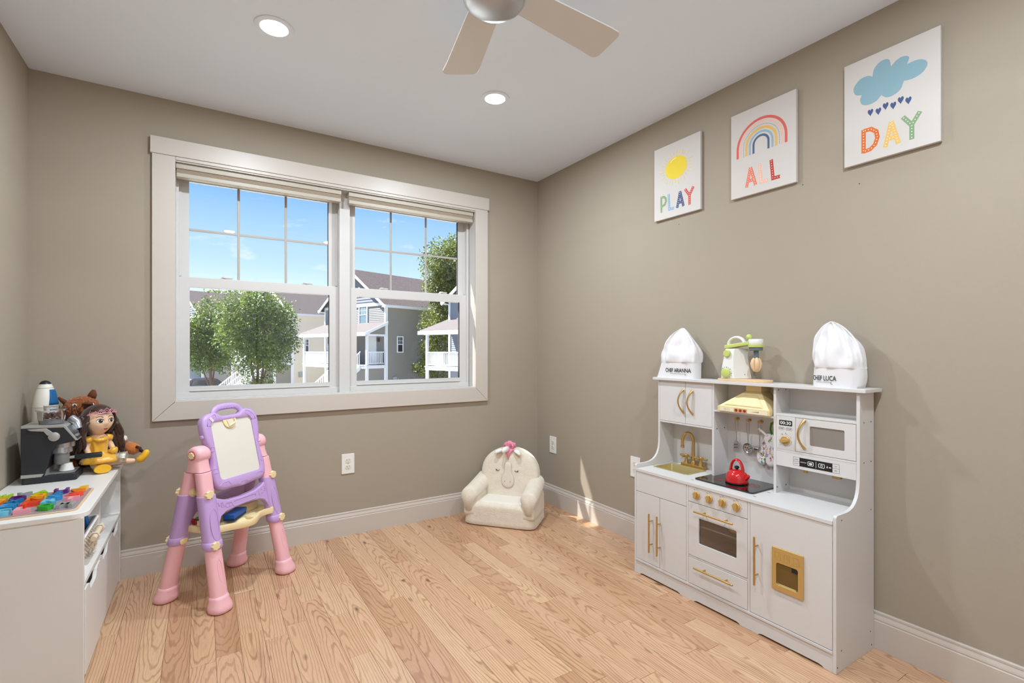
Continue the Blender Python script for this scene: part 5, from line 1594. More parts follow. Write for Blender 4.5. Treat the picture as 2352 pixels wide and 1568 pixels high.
# board eraser and toy bits in the tray
er = thing('board_eraser', EM @ Vector((0.01, -0.06, 0.333)), 'blue board eraser lying in the cream easel tray', 'eraser')
ER = EM @ Matrix.Translation((-0.020, -0.055, 0.3425)) @ Matrix.Rotation(radians(20), 4, 'Z')
b = B(ER); b.box(-0.062, 0.062, -0.026, 0.026, 0.010, 0.030); b.build('eraser_grip', mat('blue plastic', (18, 82, 158), 0.42), er, bevel=0.003)
b = B(ER); b.box(-0.060, 0.060, -0.024, 0.024, 0.0, 0.010); b.build('eraser_felt', mat('dark blue felt', (14, 50, 104), 0.9), er, bevel=0.001)
for i, (c, lb, dx) in enumerate((((206, 30, 48), 'small red magnet letter in the back of the easel tray', -0.150), ((90, 176, 50), 'small green magnet letter in the back of the easel tray', -0.115), ((214, 40, 120), 'small magenta magnet letter in the back of the easel tray', -0.135))):
    vs, fs = text2d('SBA'[i], 0.040, 0.01)
    g = EM @ Matrix.Translation((dx, 0.045+0.012*i, 0.352)) @ Matrix.Rotation(radians(62), 4, 'X') @ Matrix.Rotation(radians(20*i-10), 4, 'Z')
    b = B(g); nn = len(vs)
    b.add([(u, v, 0.004) for u, v in vs]+[(u, v, -0.004) for u, v in vs], [tuple(f) for f in fs]+[tuple(q+nn for q in f[::-1]) for f in fs])
    ob = tag(b.build('magnet_letter', mat('magnet %d' % i, c, 0.4), base=EM @ Vector((dx, 0.045, 0.332)), smooth=0), lb, 'magnet letter', 'magnet letters in the easel tray')

# ================================================================== low white cabinet by the left wall
M_CAB = mat('white melamine', (230, 226, 221), 0.40, spec=0.4, bump=(420, 0.03))
CXF, CXB = -2.534, -2.866
CYN, CYF = -0.906, -0.017
ZT = 0.5845
cab = thing('storage_cabinet', (-2.70, -0.45, 0), 'low white toy storage cabinet with rounded top along the left wall', 'cabinet')
top = [(CXB, CYF), (CXB, CYN-0.006)] + arc((-2.522-0.045, CYN-0.006+0.045), 0.045, -pi/2, 0, 8) + arc((-2.522-0.012, CYF-0.012), 0.012, 0, pi/2, 3)
B().prism(top, 'z', ZT-0.018, ZT).build('top_board', M_CAB, cab, bevel=0.002)
for y in (CYN, CYF-0.016):
    B().box(CXB, CXF, y, y+0.016, 0.0, ZT-0.018).build('side_panel', M_CAB, cab, bevel=0.001)
# front edge post of the near side panel, seen as a seam
B().box(CXB, CXB+0.006, CYN+0.016, CYF-0.016, 0.02, ZT-0.018).build('back_panel', M_CAB, cab)
B().box(CXB, CXF+0.001, CYN+0.016, CYF-0.016, 0.327, 0.343).build('middle_shelf', M_CAB, cab, bevel=0.001)
B().box(CXB, CXF-0.01, CYN+0.016, CYF-0.016, 0.015, 0.030).build('bottom_shelf', M_CAB, cab, bevel=0.001)
B().box(CXF-0.022, CXF-0.010, CYN+0.016, CYF-0.016, 0.0, 0.018).build('plinth', M_CAB, cab)
B().box(CXB+0.006, CXF-0.02, -0.446, -0.434, 0.343, ZT-0.018).build('divider', M_CAB, cab)
# three pull-out bins whose fronts dip to a hand hold
w3 = (CYF-CYN-0.032)/3.0
for k in range(3):
    y0 = CYN+0.016+k*w3+0.0015; y1 = y0+w3-0.003; yc = (y0+y1)/2
    dip = [(y1, 0.020), (y0, 0.020), (y0, 0.314), (yc-0.085, 0.314), (yc-0.068, 0.308), (yc-0.060, 0.292), (yc-0.048, 0.281), (yc+0.048, 0.281), (yc+0.060, 0.292), (yc+0.068, 0.308), (yc+0.085, 0.314), (y1, 0.314)]
    xo = CXF-0.001+(0.004 if k == 0 else 0.0)
    bn = B().prism(dip, 'x', xo-0.012, xo).build('bin_front', M_CAB, cab, bevel=0.001)
    b = B(); b.box(CXB+0.03, xo-0.012, y0+0.004, y0+0.012, 0.032, 0.27); b.box(CXB+0.03, xo-0.012, y1-0.012, y1-0.004, 0.032, 0.27); b.box(CXB+0.03, CXB+0.04, y0+0.012, y1-0.012, 0.032, 0.27); b.box(CXB+0.03, xo-0.012, y0+0.012, y1-0.012, 0.032, 0.040)
    b.build('bin_box', M_CAB, bn)
B().lathe([(0.003, 0), (0, 0)], (CXF+0.0015, CYF-0.012, 0.055), 'x', 8).build('screw', mat('dark bolt', (92, 86, 78)), cab)

# wicker basket with a dowel handle in the open bay
M_WICK = mat('white wicker', (222, 210, 192), 0.85, bump=(300, 0.5))
bk_ = thing('wicker_basket', (-2.69, -0.64, 0.343), 'white wicker basket with a wooden dowel handle in the open cabinet bay', 'basket')
bx0, bx1, by0, by1 = -2.80, -2.572, -0.80, -0.47
b = B()
nz = 15
for k in range(nz):
    z = 0.346+k*0.0068
    gx = 0.012*k/nz
    P = []
    pts = rrect(bx0-gx, bx1+gx, by0-gx, by1+gx, 0.02, 3)
    lp = []
    for i in range(len(pts)):
        a, c = pts[i], pts[(i+1) % len(pts)]
        m = max(1, int(math.hypot(c[0]-a[0], c[1]-a[1])/0.014))
        for j in range(m):
            lp.append((a[0]+(c[0]-a[0])*j/m, a[1]+(c[1]-a[1])*j/m))
    cx_, cy_ = (bx0+bx1)/2, (by0+by1)/2
    path = []
    for i, (x, y) in enumerate(lp):
        d = Vector((x-cx_, y-cy_)).normalized()*0.0022*(1 if (i+k) % 2 else -1)
        path.append((x+d.x, y+d.y, z))
    b.tube(path, 0.0040, 5, closed=True)
b.build('basket_weave', M_WICK, bk_, smooth=180)
b = B(); b.box(bx0, bx1, by0, by1, 0.3445, 0.347); b.build('basket_floor', M_WICK, bk_)
b = B(); rim = rrect(bx0-0.013, bx1+0.013, by0-0.013, by1+0.013, 0.02, 3)
b.tube([(x, y, 0.452) for x, y in rim], 0.0062, 8, closed=True); b.build('basket_rim', mat('white cotton liner', (238, 236, 234), 0.9), bk_, smooth=180)
b = B(); inr = rrect(bx0-0.004, bx1+0.004, by0-0.004, by1+0.004, 0.02, 3); inb = rrect(bx0+0.012, bx1-0.012, by0+0.012, by1-0.012, 0.02, 3)
b.loft([[(x, y, 0.454) for x, y in inr], [(x, y, 0.356) for x, y in inb]], cap=False); b.add([(x, y, 0.356) for x, y in inb], [tuple(range(len(inb)))]); b.build('basket_liner', mat('white cotton liner', (238, 236, 234)), bk_)
b = B(); b.cyl((-2.533, -0.735, 0.438), (-2.533, -0.565, 0.438), 0.0095, 16); hnd = b.build('handle', mat('pale dowel', (226, 206, 176), 0.6), bk_, bevel=0.001)
for y in (-0.70, -0.60):
    b = B(); b.tube([(-2.548, y, 0.400), (-2.540, y, 0.412), (-2.526, y, 0.425), (-2.520, y, 0.438), (-2.526, y, 0.450), (-2.540, y, 0.452), (-2.550, y, 0.440)], 0.0032, 7); b.build('handle_lashing', M_WICK, hnd)
for i in range(3):
    b = B(); pts = [(-2.546, -0.66+0.03*i+0.012*sin(k*1.3+i), 0.425-k*0.009) for k in range(8)]; b.tube(pts, 0.0045, 6); b.build('macrame_knot', M_WICK, bk_)
# toys showing above the basket rim
b = B(); g = Matrix.Translation((-2.626, -0.672, 0.444)) @ Matrix.Rotation(radians(14), 4, 'X') @ Matrix.Rotation(radians(10), 4, 'Y')
b = B(g); b.box(-0.045, 0.045, -0.060, 0.060, -0.065, 0.048)
tag(b.build('toy_block', mat('dark red cloth toy', (128, 20, 30), 0.6), base=(-2.626, -0.672, 0.37), bevel=0.008, seg=3), 'dark red soft toy block in the wicker basket', 'toy block')
g = Matrix.Translation((-2.635, -0.53, 0.455)) @ Matrix.Rotation(radians(-12), 4, 'Y')
b = B(g); b.box(-0.045, 0.055, -0.018, 0.018, -0.085, 0.055)
tag(b.build('toy_book', mat('blue toy cover', (40, 110, 176), 0.5), base=(-2.66, -0.56, 0.365), bevel=0.003), 'blue toy board book standing in the wicker basket', 'toy book')

# ================================================================== alphabet puzzle on the cabinet
tray = thing('puzzle_board', (-2.69, -0.70, ZT), 'light wooden alphabet puzzle board holding bright letters on the white cabinet', 'puzzle')
M_PLY = mat('birch ply', (214, 184, 150), 0.6, var=(20, 0.06))
b = B(); b.prism(rrect(-2.845, -2.556, -0.868, -0.545, 0.02, 4), 'z', ZT, ZT+0.005); b.build('board', M_PLY, tray, bevel=0.001)
b = B(); b.prism(rrect(-2.838, -2.563, -0.861, -0.552, 0.018, 4), 'z', ZT+0.005, ZT+0.0058); b.build('board_print', mat('mauve grey print', (150, 132, 138), 0.6), tray)
colx = (-2.595, -2.649, -2.703, -2.757, -2.809)
rowy = (-0.588, -0.638, -0.688, -0.748, -0.818)
LC = {'yellow': (240, 176, 30), 'orange': (230, 120, 24), 'red': (240, 74, 44), 'pink': (240, 160, 172), 'grey': (150, 152, 150), 'purple': (96, 22, 116), 'blue': (26, 116, 172),
      'sky blue': (48, 148, 208), 'pale cyan': (110, 196, 220), 'green': (44, 168, 40), 'lime': (166, 206, 40)}
lay = [[('J', 'yellow'), ('V', 'orange'), ('Z', 'red'), ('T', 'pink'), ('M', 'grey')],
       [('U', 'purple'), ('I', 'blue'), ('S', 'sky blue'), ('R', 'pale cyan'), ('Q', 'green')],
       [('A', 'lime'), ('O', 'yellow'), ('N', 'orange'), ('F', 'red'), ('L', 'pink')],
       [('Y', 'grey'), ('D', 'purple'), ('X', 'blue'), ('E', 'sky blue'), ('C', 'pale cyan')],
       [('W', 'lime'), ('G', 'yellow'), ('H', 'orange'), ('K', 'red'), ('P', 'green')]]
for i, cx in enumerate(colx):
    for j, cy in enumerate(rowy):
        chh, cn = lay[i][j]
        vs, fs = text_fit(chh, 0.043 if chh != 'I' else 0.018, 0.046, 0.03)
        g = Matrix.Translation((cx, cy, ZT+0.0058)) @ Matrix.Rotation(radians(-2+((i*7+j*5) % 9)-4), 4, 'Z')
        b = B(g)
        m = bpy.data.meshes.new('l')
        # extrude the glyph: boundary edges become walls
        nn = len(vs); cnt = {}
        for f in fs:
            for q in range(len(f)):
                e_ = (f[q], f[(q+1) % len(f)]); cnt[e_] = 1
        walls = [(a, c) for a, c in cnt if (c, a) not in cnt]
        bpy.data.meshes.remove(m)
        b.add([(u, v, 0.015) for u, v in vs]+[(u, v, 0.0) for u, v in vs], [tuple(f) for f in fs]+[tuple(q+nn for q in f[::-1]) for f in fs]+[(a, a+nn, c+nn, c) for a, c in walls])
        tag(b.build('puzzle_letter', mat('puzzle %s' % cn, LC[cn], 0.38, coat=0.2), base=(cx, cy, ZT+0.0058), smooth=0), '%s wooden puzzle letter %s on the alphabet board' % (cn, chh), 'puzzle letter', 'letters of the alphabet puzzle')

# ================================================================== toy coffee machine
M_CB = mat('matte black plastic', (34, 35, 40), 0.5)
M_CG = mat('silver grey plastic', (176, 174, 168), 0.35, 0.3)
M_CC = mat('chrome plastic', (190, 192, 196), 0.2, 0.7)
NY, FY_ = -0.335, -0.195
cf = thing('toy_coffee_machine', (-2.74, -0.265, ZT), 'black and silver toy espresso machine on the white cabinet', 'toy coffee machine')
B().prism(rrect(-2.820, -2.646, NY, FY_, 0.012, 4), 'z', ZT, ZT+0.030).build('base', M_CB, cf, bevel=0.004)
side = [(-2.820, 0.614), (-2.750, 0.614), (-2.742, 0.640), (-2.733, 0.690), (-2.726, 0.720), (-2.714, 0.736), (-2.700, 0.741), (-2.655, 0.750), (-2.6505, 0.754), (-2.688, 0.812), (-2.820, 0.817)]
B().prism(side, 'y', NY, FY_).build('housing', M_CB, cf, bevel=0.002)
cap = [(-2.820, 0.817), (-2.688, 0.812), (-2.6505, 0.754), (-2.643, 0.754), (-2.682, 0.818), (-2.690, 0.823), (-2.820, 0.827)]
B().prism(cap, 'y', NY-0.001, FY_+0.001).build('silver_rim', M_CG, cf, bevel=0.001)
strip = [(-2.8205, 0.612), (-2.758, 0.612), (-2.750, 0.624), (-2.8205, 0.626)]
B().prism(strip, 'y', NY-0.0012, FY_+0.0012).build('silver_strip', M_CG, cf, bevel=0.0008)
# slanted control face
def face(t, y, d=0.0):
    a = Vector((-2.682, y, 0.818)); c = Vector((-2.643, y, 0.754)); nn = Vector((0.064, 0, 0.039)).normalized()
    return a.lerp(c, t)+nn*d
b = B(); b.add([face(0.06, NY+0.010, 0.0008), face(0.94, NY+0.010, 0.0008), face(0.94, FY_-0.010, 0.0008), face(0.06, FY_-0.010, 0.0008)], [(0, 1, 2, 3)]); b.build('control_face', mat('dark grey panel', (96, 98, 104), 0.3, 0.4), cf, smooth=0)
b = B()
nn = Vector((0.064, 0, 0.039)).normalized()
for y in (-0.315, -0.300, -0.225, -0.212):
    b.cyl(face(0.72, y, 0.0), face(0.72, y, 0.012), 0.0055, 12)
b.build('button', M_CC, cf)
b = B(); b.cyl(face(0.38, -0.262, 0.0), face(0.38, -0.262, 0.006), 0.020, 22); b.build('gauge', M_CC, cf)
b = B(); b.tube([face(-0.25, -0.225, 0.010), face(0.1, -0.235, 0.018), face(0.5, -0.245, 0.012)], [0.017, 0.018, 0.012], 14); b.build('steam_dial', M_CC, cf)
# side lever
b = B(); b.lathe([(0.0185, 0), (0.0185, -0.008), (0.016, -0.010), (0, -0.010)], (-2.7175, NY, 0.776), 'y', 26); lv = b.build('side_dial', M_CG, cf, smooth=40)
B().prism([(-2.800, 0.8125), (-2.742, 0.8135), (-2.720, 0.792), (-2.738, 0.782), (-2.750, 0.800), (-2.790, 0.806)], 'y', NY-0.006, NY).build('side_lever', M_CG, lv, bevel=0.001)
# group head, portafilter, cup, steam wand
gy = -0.268
b = B(); b.lathe([(0.040, 0.750), (0.038, 0.722)], (-2.700, gy, 0), seg=28); b.lathe([(0.036, 0.724), (0.037, 0.700), (0.032, 0.695)], (-2.706, gy, 0), seg=28); b.build('group_head', M_CC, cf, smooth=40)
b = B(); b.lathe([(0.026, 0.696), (0.026, 0.655), (0.021, 0.648)], (-2.706, gy, 0), seg=26); pf = b.build('portafilter', mat('grey plastic', (140, 138, 136), 0.4), cf, smooth=40)
b = B(); b.cyl((-2.685, gy, 0.672), (-2.655, gy-0.002, 0.673), 0.0062, 12); b.build('portafilter_neck', M_CG, pf)
b = B(); b.tube([(-2.660, gy, 0.671), (-2.655, gy-0.002, 0.672), (-2.600, gy-0.006, 0.674), (-2.574, gy-0.008, 0.675), (-2.570, gy-0.008, 0.675)], [0.009, 0.0115, 0.0118, 0.0122, 0.0105], 14); b.build('portafilter_handle', M_CB, pf, smooth=50)
b = B(); b.lathe([(0.0, 0.6170), (0.022, 0.6170), (0.026, 0.6190), (0.022, 0.632), (0.0185, 0.650)], (-2.690, gy, 0), seg=26)
tag(b.build('toy_cup', M_PLASTIC_W, base=(-2.690, gy, 0.617), smooth=50), 'small white toy cup upside down on the espresso machine grate', 'toy cup')
b = B(); b.tube([(-2.655, -0.215, 0.752), (-2.645, -0.212, 0.745), (-2.640, -0.210, 0.735), (-2.640, -0.212, 0.690)], 0.0035, 8); b.build('steam_wand', M_CC, cf)
b = B(); b.box(-2.745, -2.656, NY+0.012, FY_-0.012, ZT+0.030, ZT+0.0305)
dt = b.build('drip_tray', M_CB, cf)
for k in range(17):
    x = -2.742+k*0.0052
    B().box(x, x+0.0026, NY+0.014, FY_-0.014, ZT+0.0305, ZT+0.0325).build('grate_bar', M_CG, dt, smooth=0)
B().box(-2.752, -2.742, NY+0.008, FY_-0.008, ZT+0.03, 0.742).build('inner_back', mat('grey plastic', (140, 138, 136)), cf)
# bean hopper
hx_, hy_ = -2.737, -0.275
b = B(); b.lathe([(0.040, 0.826), (0.043, 0.842)], (hx_, hy_, 0), seg=30); b.build('hopper_base', mat('smoke grey plastic', (120, 122, 128), 0.3), cf)
M_CLEAR = glass_mat('clear hopper plastic', (0.88, 0.89, 0.92), 0.10, 0.05)
b = B(); b.lathe([(0.0435, 0.842), (0.047, 0.880), (0.049, 0.882)], (hx_, hy_, 0), seg=30, caps=False); hp_ = b.build('hopper', M_CLEAR, cf)
b = B(); b.lathe([(0.052, 0.881), (0.052, 0.886), (0.026, 0.888), (0.026, 0.900), (0.028, 0.902)], (hx_, hy_, 0), seg=30, caps=False); b.build('hopper_lid', M_CLEAR, cf)
rn = random.Random(3)
b = B()
for k in range(70):
    a = rn.uniform(0, 6.28); r = 0.038*sqrt(rn.random()); b.ball((hx_+r*cos(a), hy_+r*sin(a), 0.848+rn.random()*0.022), (0.0060, 0.0045, 0.0040), 7, 5)
bb_ = b.build('beans', mat('coffee bean brown', (96, 62, 50), 0.6), cf, kind='stuff')

# ================================================================== toy rocket
rk = thing('toy_rocket', (-2.790, -0.115, ZT), 'white toy rocket with black nose and blue hatch beside the espresso machine', 'toy rocket')
prof = [(0.038, 0.0), (0.041, 0.01), (0.0445, 0.12), (0.0455, 0.22), (0.0445, 0.30), (0.0400, 0.34), (0.0330, 0.372), (0.0215, 0.4020)]
b = B(); b.lathe([(r, ZT+h) for r, h in prof], (-2.790, -0.115, 0), seg=36); b.build('hull', mat('warm white plastic', (232, 226, 216), 0.35), rk, smooth=40)
b = B(); b.lathe([(0.0215, ZT+0.4020), (0.0175, ZT+0.409), (0.0115, ZT+0.4155), (0.0, ZT+0.419)], (-2.790, -0.115, 0), seg=28); b.build('nose', mat('black nose', (26, 28, 34), 0.4), rk, smooth=60)
def rr_(h):
    for (r0, h0), (r1, h1) in zip(prof[:-1], prof[1:]):
        if h0 <= h <= h1: return r0+(r1-r0)*(h-h0)/(h1-h0)
    return prof[-1][0]
b = B()
def hatch(u, v):
    h = 0.310+0.068*v; a = radians(-62+64*u*(1.0-0.18*v)+10*v)
    r = rr_(h)+0.0025
    return (-2.790+r*cos(a), -0.115+r*sin(a), ZT+h)
b.grid(hatch, 9, 7)
hb = b.build('hatch', mat('blue hatch plastic', (14, 96, 150), 0.3), rk)
sm = hb.modifiers.new('s', 'SOLIDIFY'); sm.thickness = 0.004; sm.offset = -1
for h in (0.19, 0.30, 0.385):
    b = B(); b.tube([(-2.790+(rr_(h)+0.0004)*cos(2*pi*k/32), -0.115+(rr_(h)+0.0004)*sin(2*pi*k/32), ZT+h) for k in range(32)], 0.0009, 4, closed=True)
    b.build('panel_seam', mat('seam grey', (170, 164, 156), 0.5), rk)
for k in range(3):
    a = radians(30+120*k); d = Vector((cos(a), sin(a), 0)); o_ = Vector((-2.790, -0.115, ZT)); s_ = Vector((-sin(a), cos(a), 0))*0.004
    p = [o_+d*0.036, o_+d*0.062, o_+d*0.060+Vector((0, 0, 0.03)), o_+d*0.044+Vector((0, 0, 0.10))]
    b = B(); b.add([q+s_ for q in p]+[q-s_ for q in p], [(0,1,2,3), (7,6,5,4), (0,4,5,1), (1,5,6,2), (2,6,7,3), (3,7,4,0)]); b.build('fin', mat('warm white plastic', (232, 226, 216)), rk)

# ================================================================== brown plush toy (sitting against the wall)
M_FUR = mat('russet plush fur', (140, 78, 38), 0.95, spec=0.1, sheen=0.5, var=(60, 0.25), bump=(150, 1.0))
M_FURL = mat('light russet plush', (190, 112, 56), 0.95, spec=0.1, sheen=0.5, var=(50, 0.12), bump=(120, 0.8))
pt = thing('plush_toy', (-2.66, -0.065, ZT), 'russet furry plush animal with small ears sitting behind the doll', 'plush toy')
V = [(-2.655, -0.070, 0.640), (-2.657, -0.068, 0.710), (-2.660, -0.064, 0.790), (-2.668, -0.066, 0.845),
     (-2.600, -0.075, 0.775), (-2.555, -0.090, 0.725), (-2.520, -0.095, 0.690), (-2.492, -0.100, 0.668),
     (-2.715, -0.075, 0.770), (-2.735, -0.085, 0.715),
     (-2.610, -0.105, 0.618), (-2.570, -0.130, 0.612), (-2.690, -0.095, 0.616), (-2.700, -0.140, 0.612)]
E_ = [(0,1), (1,2), (2,3), (2,4), (4,5), (5,6), (6,7), (2,8), (8,9), (0,10), (10,11), (0,12), (12,13)]
R_ = [(0.058, 0.045), (0.060, 0.046), (0.046, 0.038), 0.03, 0.026, 0.022, 0.020, 0.020, 0.026, 0.022, 0.030, 0.026, 0.030, 0.026]
skin('body', V, E_, R_, M_FUR, pt)
b = B(); rn = random.Random(8)
def headp(u, v):
    a = 2*pi*u; e_ = -pi/2+pi*v
    d = Vector((cos(e_)*cos(a), cos(e_)*sin(a), sin(e_)))
    k = 1+0.06*noise.noise(d*3.0)
    return (-2.672+0.066*d.x*k, -0.070+0.052*d.y*k, 0.868+0.054*d.z*k)
b.grid(headp, 28, 16, cu=True); b.build('head', M_FUR, pt, smooth=180)
# shaggy fur tufts on the head
b = B()
for k in range(620):
    a = rn.uniform(0, 2*pi); e_ = rn.uniform(-0.6, 1.5)
    d = Vector((cos(e_)*cos(a), cos(e_)*sin(a), sin(e_)))
    if d.y > 0.6: continue
    p = Vector((-2.672+0.064*d.x, -0.070+0.050*d.y, 0.868+0.052*d.z))
    t = Vector((rn.uniform(-.5, .5), rn.uniform(-.5, .5), -0.8)); t = (t-d*t.dot(d)*0.9).normalized()
    if p.y+t.y*0.02 > -0.012: continue
    b.tube([p, p+d*0.0035+t*0.007, p+d*0.0025+t*0.017], [0.0026, 0.0022, 0.0006], 5)
b.build('shaggy_fur', mat('shaggy russet fur', (156, 84, 36), 0.95, var=(80, 0.2), sheen=0.4), pt, smooth=180, kind='stuff')
b = B(); b.ball((-2.640, -0.112, 0.862), (0.034, 0.020, 0.024), 18, 12); b.build('snout', M_FURL, pt, smooth=180)
b = B(); b.tube([(-2.655, -0.128, 0.888), (-2.640, -0.138, 0.893), (-2.622, -0.136, 0.890)], [0.010, 0.013, 0.010], 10, flat=(1.2, 0.7)); b.build('brow', mat('brown felt', (104, 56, 30), 0.9), pt, smooth=180)
b = B(); b.tube([(-2.655, -0.128, 0.872), (-2.640, -0.133, 0.874), (-2.628, -0.130, 0.872)], [0.006, 0.009, 0.006], 8); b.build('nose', mat('dark brown nose', (66, 36, 24), 0.6), pt, smooth=180)
for x in (-2.690, -2.628):
    b = B(); b.ball((x, -0.120, 0.886), (0.0085, 0.005, 0.0065), 12, 8); ey = b.build('eye', mat('white eye', (236, 236, 232), 0.3), pt)
    b = B(); b.ball((x+0.002, -0.1245, 0.886), (0.0042, 0.0025, 0.0045), 10, 6); b.build('pupil', mat('black pupil', (20, 22, 30), 0.2), ey)
for pts in ([(-2.722, -0.072, 0.888), (-2.738, -0.080, 0.906), (-2.752, -0.084, 0.922)], [(-2.640, -0.065, 0.908), (-2.632, -0.068, 0.930), (-2.628, -0.072, 0.950)]):
    b = B(); b.tube(pts, [0.018, 0.016, 0.007], 10, flat=(1, 0.6)); b.build('ear', mat('brown felt', (104, 56, 30), 0.9), pt, smooth=180)
b = B(); b.tube([(-2.505, -0.098, 0.678), (-2.485, -0.104, 0.664), (-2.466, -0.110, 0.656), (-2.452, -0.114, 0.652)], [0.024, 0.029, 0.027, 0.014], 12); pw = b.build('paw', M_FURL, pt, smooth=180)
for k in range(3):
    b = B(); b.tube([(-2.462+0.006*k, -0.128+0.012*k, 0.668-0.012*k+0.004), (-2.448+0.006*k, -0.134+0.014*k, 0.668-0.014*k), (-2.440+0.004*k, -0.136+0.014*k, 0.664-0.014*k)], [0.0065, 0.0055, 0.002], 8); b.build('claw', mat('dark brown nose', (66, 36, 24)), pw, smooth=180)
b = B(); b.tube([(-2.535, -0.094, 0.712), (-2.524, -0.098, 0.702), (-2.516, -0.100, 0.692)], [0.026, 0.031, 0.024], 12); b.build('cuff', mat('white cuff cloth', (226, 220, 210), 0.9), pt, smooth=180)
b = B(); b.ball((-2.566, -0.150, 0.612), (0.028, 0.022, 0.024), 14, 10); b.build('foot', M_FURL, pt, smooth=180)

# ================================================================== doll sitting in front of the plush toy
M_SKIN = mat('doll vinyl skin', (236, 194, 160), 0.42)
M_YEL = mat('yellow satin', (232, 172, 40), 0.32, sheen=0.4, bump=(40, 0.3))
M_SILV = mat('silver glitter net', (200, 192, 176), 0.35, 0.5, var=(160, 0.25), bump=(120, 0.8))
M_HAIR = mat('dark brown doll hair', (58, 30, 20), 0.38, sheen=0.2, var=(70, 0.25), stretch=(6, 6, 1))
dl = thing('doll', (-2.596, -0.180, ZT), 'long haired doll in a yellow satin dress with a pink tiara, sitting on the cabinet', 'doll')
fd_ = Vector((0.52, -0.85, 0)).normalized(); rt = Vector((0.85, 0.52, 0)).normalized()      # facing, the doll's left as seen by us on the right
HC = Vector((-2.596, -0.186, 0.814))
HS = 1.14
O = Vector((-2.601, -0.176, 0))
def dp(f, r, z): return tuple(O+fd_*f+rt*r+Vector((0, 0, z)))
V = [dp(0, 0, 0.622), dp(0, 0, 0.665), dp(0, 0, 0.712), dp(0.004, 0, 0.738), dp(0.006, 0, 0.765),
     dp(0.004, -0.034, 0.728), dp(0.010, -0.046, 0.695), dp(0.028, -0.040, 0.662), dp(0.044, -0.034, 0.650),
     dp(0.004, 0.034, 0.728), dp(0.008, 0.050, 0.698), dp(0.026, 0.055, 0.668), dp(0.040, 0.056, 0.655),
     dp(0.020, -0.024, 0.614), dp(0.052, -0.020, 0.610), dp(0.080, -0.016, 0.606),
     dp(0.016, 0.026, 0.616), dp(0.045, 0.062, 0.622), dp(0.070, 0.100, 0.616), dp(0.084, 0.118, 0.616)]
E_ = [(0,1), (1,2), (2,3), (3,4), (3,5), (5,6), (6,7), (7,8), (3,9), (9,10), (10,11), (11,12), (0,13), (13,14), (14,15), (0,16), (16,17), (17,18), (18,19)]
R_ = [0.034, 0.028, 0.031, 0.022, 0.014, 0.014, 0.0125, 0.011, 0.009, 0.014, 0.0125, 0.011, 0.009, 0.019, 0.016, 0.012, 0.019, 0.016, 0.013, 0.011]
skin('body', V, E_, R_, M_SKIN, dl)
# head turned a little further to the right
hf = Vector((0.62, -0.78, 0)).normalized(); hr = Vector((0.78, 0.62, 0)).normalized()
def hp3(f, r, z): return tuple(HC+hf*f*HS+hr*r*HS+Vector((0, 0, z*HS)))
def headd(u, v):
    a = 2*pi*u; e_ = -pi/2+pi*v
    d = Vector((cos(e_)*cos(a), cos(e_)*sin(a), sin(e_)))   # x forward, y right
    rx, ry, rz = 0.050, 0.050, 0.056
    f, r, z = d.x*rx, d.y*ry, d.z*rz
    if z < 0:
        k = 1-0.30*(-z/rz)**1.3
        r *= k; f *= (1-0.12*(-z/rz))
    if d.x > 0.3: f += 0.006*math.exp(-((d.z+0.14)/0.13)**2-((d.y)/0.11)**2)        # nose
    if d.x > 0.2: f += 0.003*math.exp(-((d.z+0.52)/0.12)**2-((d.y)/0.20)**2)        # lips
    if d.x > 0.2: f -= 0.003*math.exp(-((d.z-0.10)/0.16)**2-((abs(d.y)-0.38)/0.20)**2)  # eye sockets
    if d.x > 0.1: f += 0.003*math.exp(-((d.z+0.35)/0.25)**2-((abs(d.y)-0.45)/0.22)**2)  # cheeks
    return hp3(f, r, z)
b = B(); b.grid(headd, 56, 32, cu=True); hd_ = b.build('head', M_SKIN, dl, smooth=180)
def facep(r, z, out=0.0):
    """point on the front of the head"""
    rr2 = max(0.0, 1-(r/0.050)**2-(z/0.056)**2); f = 0.050*sqrt(rr2)
    return hp3(f+out, r, z)
for s in (-1, 1):
    er_, ez = s*0.0195, 0.004
    def disc(c, a_, b_, out, n=20): return [facep(c[0]+a_*cos(2*pi*k/n), c[1]+b_*sin(2*pi*k/n), out) for k in range(n)]
    for nm, a_, b_, o_, mm, dx, dz in (('eye_white', 0.0105, 0.0080, 0.0008, mat('eye white', (240, 238, 234), 0.2), 0, 0), ('iris', 0.0066, 0.0072, 0.0013, mat('brown iris', (70, 40, 24), 0.15), 0.001, 0), ('pupil', 0.0042, 0.0048, 0.0017, mat('black pupil', (20, 22, 30)), 0.001, 0), ('eye_glint', 0.0014, 0.0016, 0.0021, mat('eye white', (240, 238, 234)), 0.003, 0.003)):
        c = disc((er_+dx, ez+dz), a_, b_, o_); B().add(c, [tuple(range(len(c)))]).build(nm, mm, hd_, smooth=0, recalc=False)
    pts = [facep(er_+0.0115*cos(t), ez+0.0086*sin(t), 0.0016) for t in [pi*0.05+pi*0.9*k/10 for k in range(11)]]
    b = B(); b.tube(pts, [0.0006]+[0.0012]*9+[0.0006], 5); b.build('eyelash', mat('dark lash', (36, 22, 18), 0.6), hd_)
    pts = [facep(er_+0.012*cos(t), ez+0.010+0.0080*sin(t), 0.001) for t in [pi*0.15+pi*0.7*k/8 for k in range(9)]]
    b = B(); b.tube(pts, 0.0009, 5); b.build('eyebrow', mat('dark brown doll hair', (58, 30, 20)), hd_)
    b = B(); b.ball(hp3(-0.004, s*0.050, -0.004), (0.006, 0.006, 0.010), 10, 8); b.build('ear', M_SKIN, hd_)
lp_ = [facep(0.0075*cos(t), -0.0300+0.0030*sin(t)+0.0016*cos(t)**2, 0.0042) for t in [2*pi*k/20 for k in range(20)]]
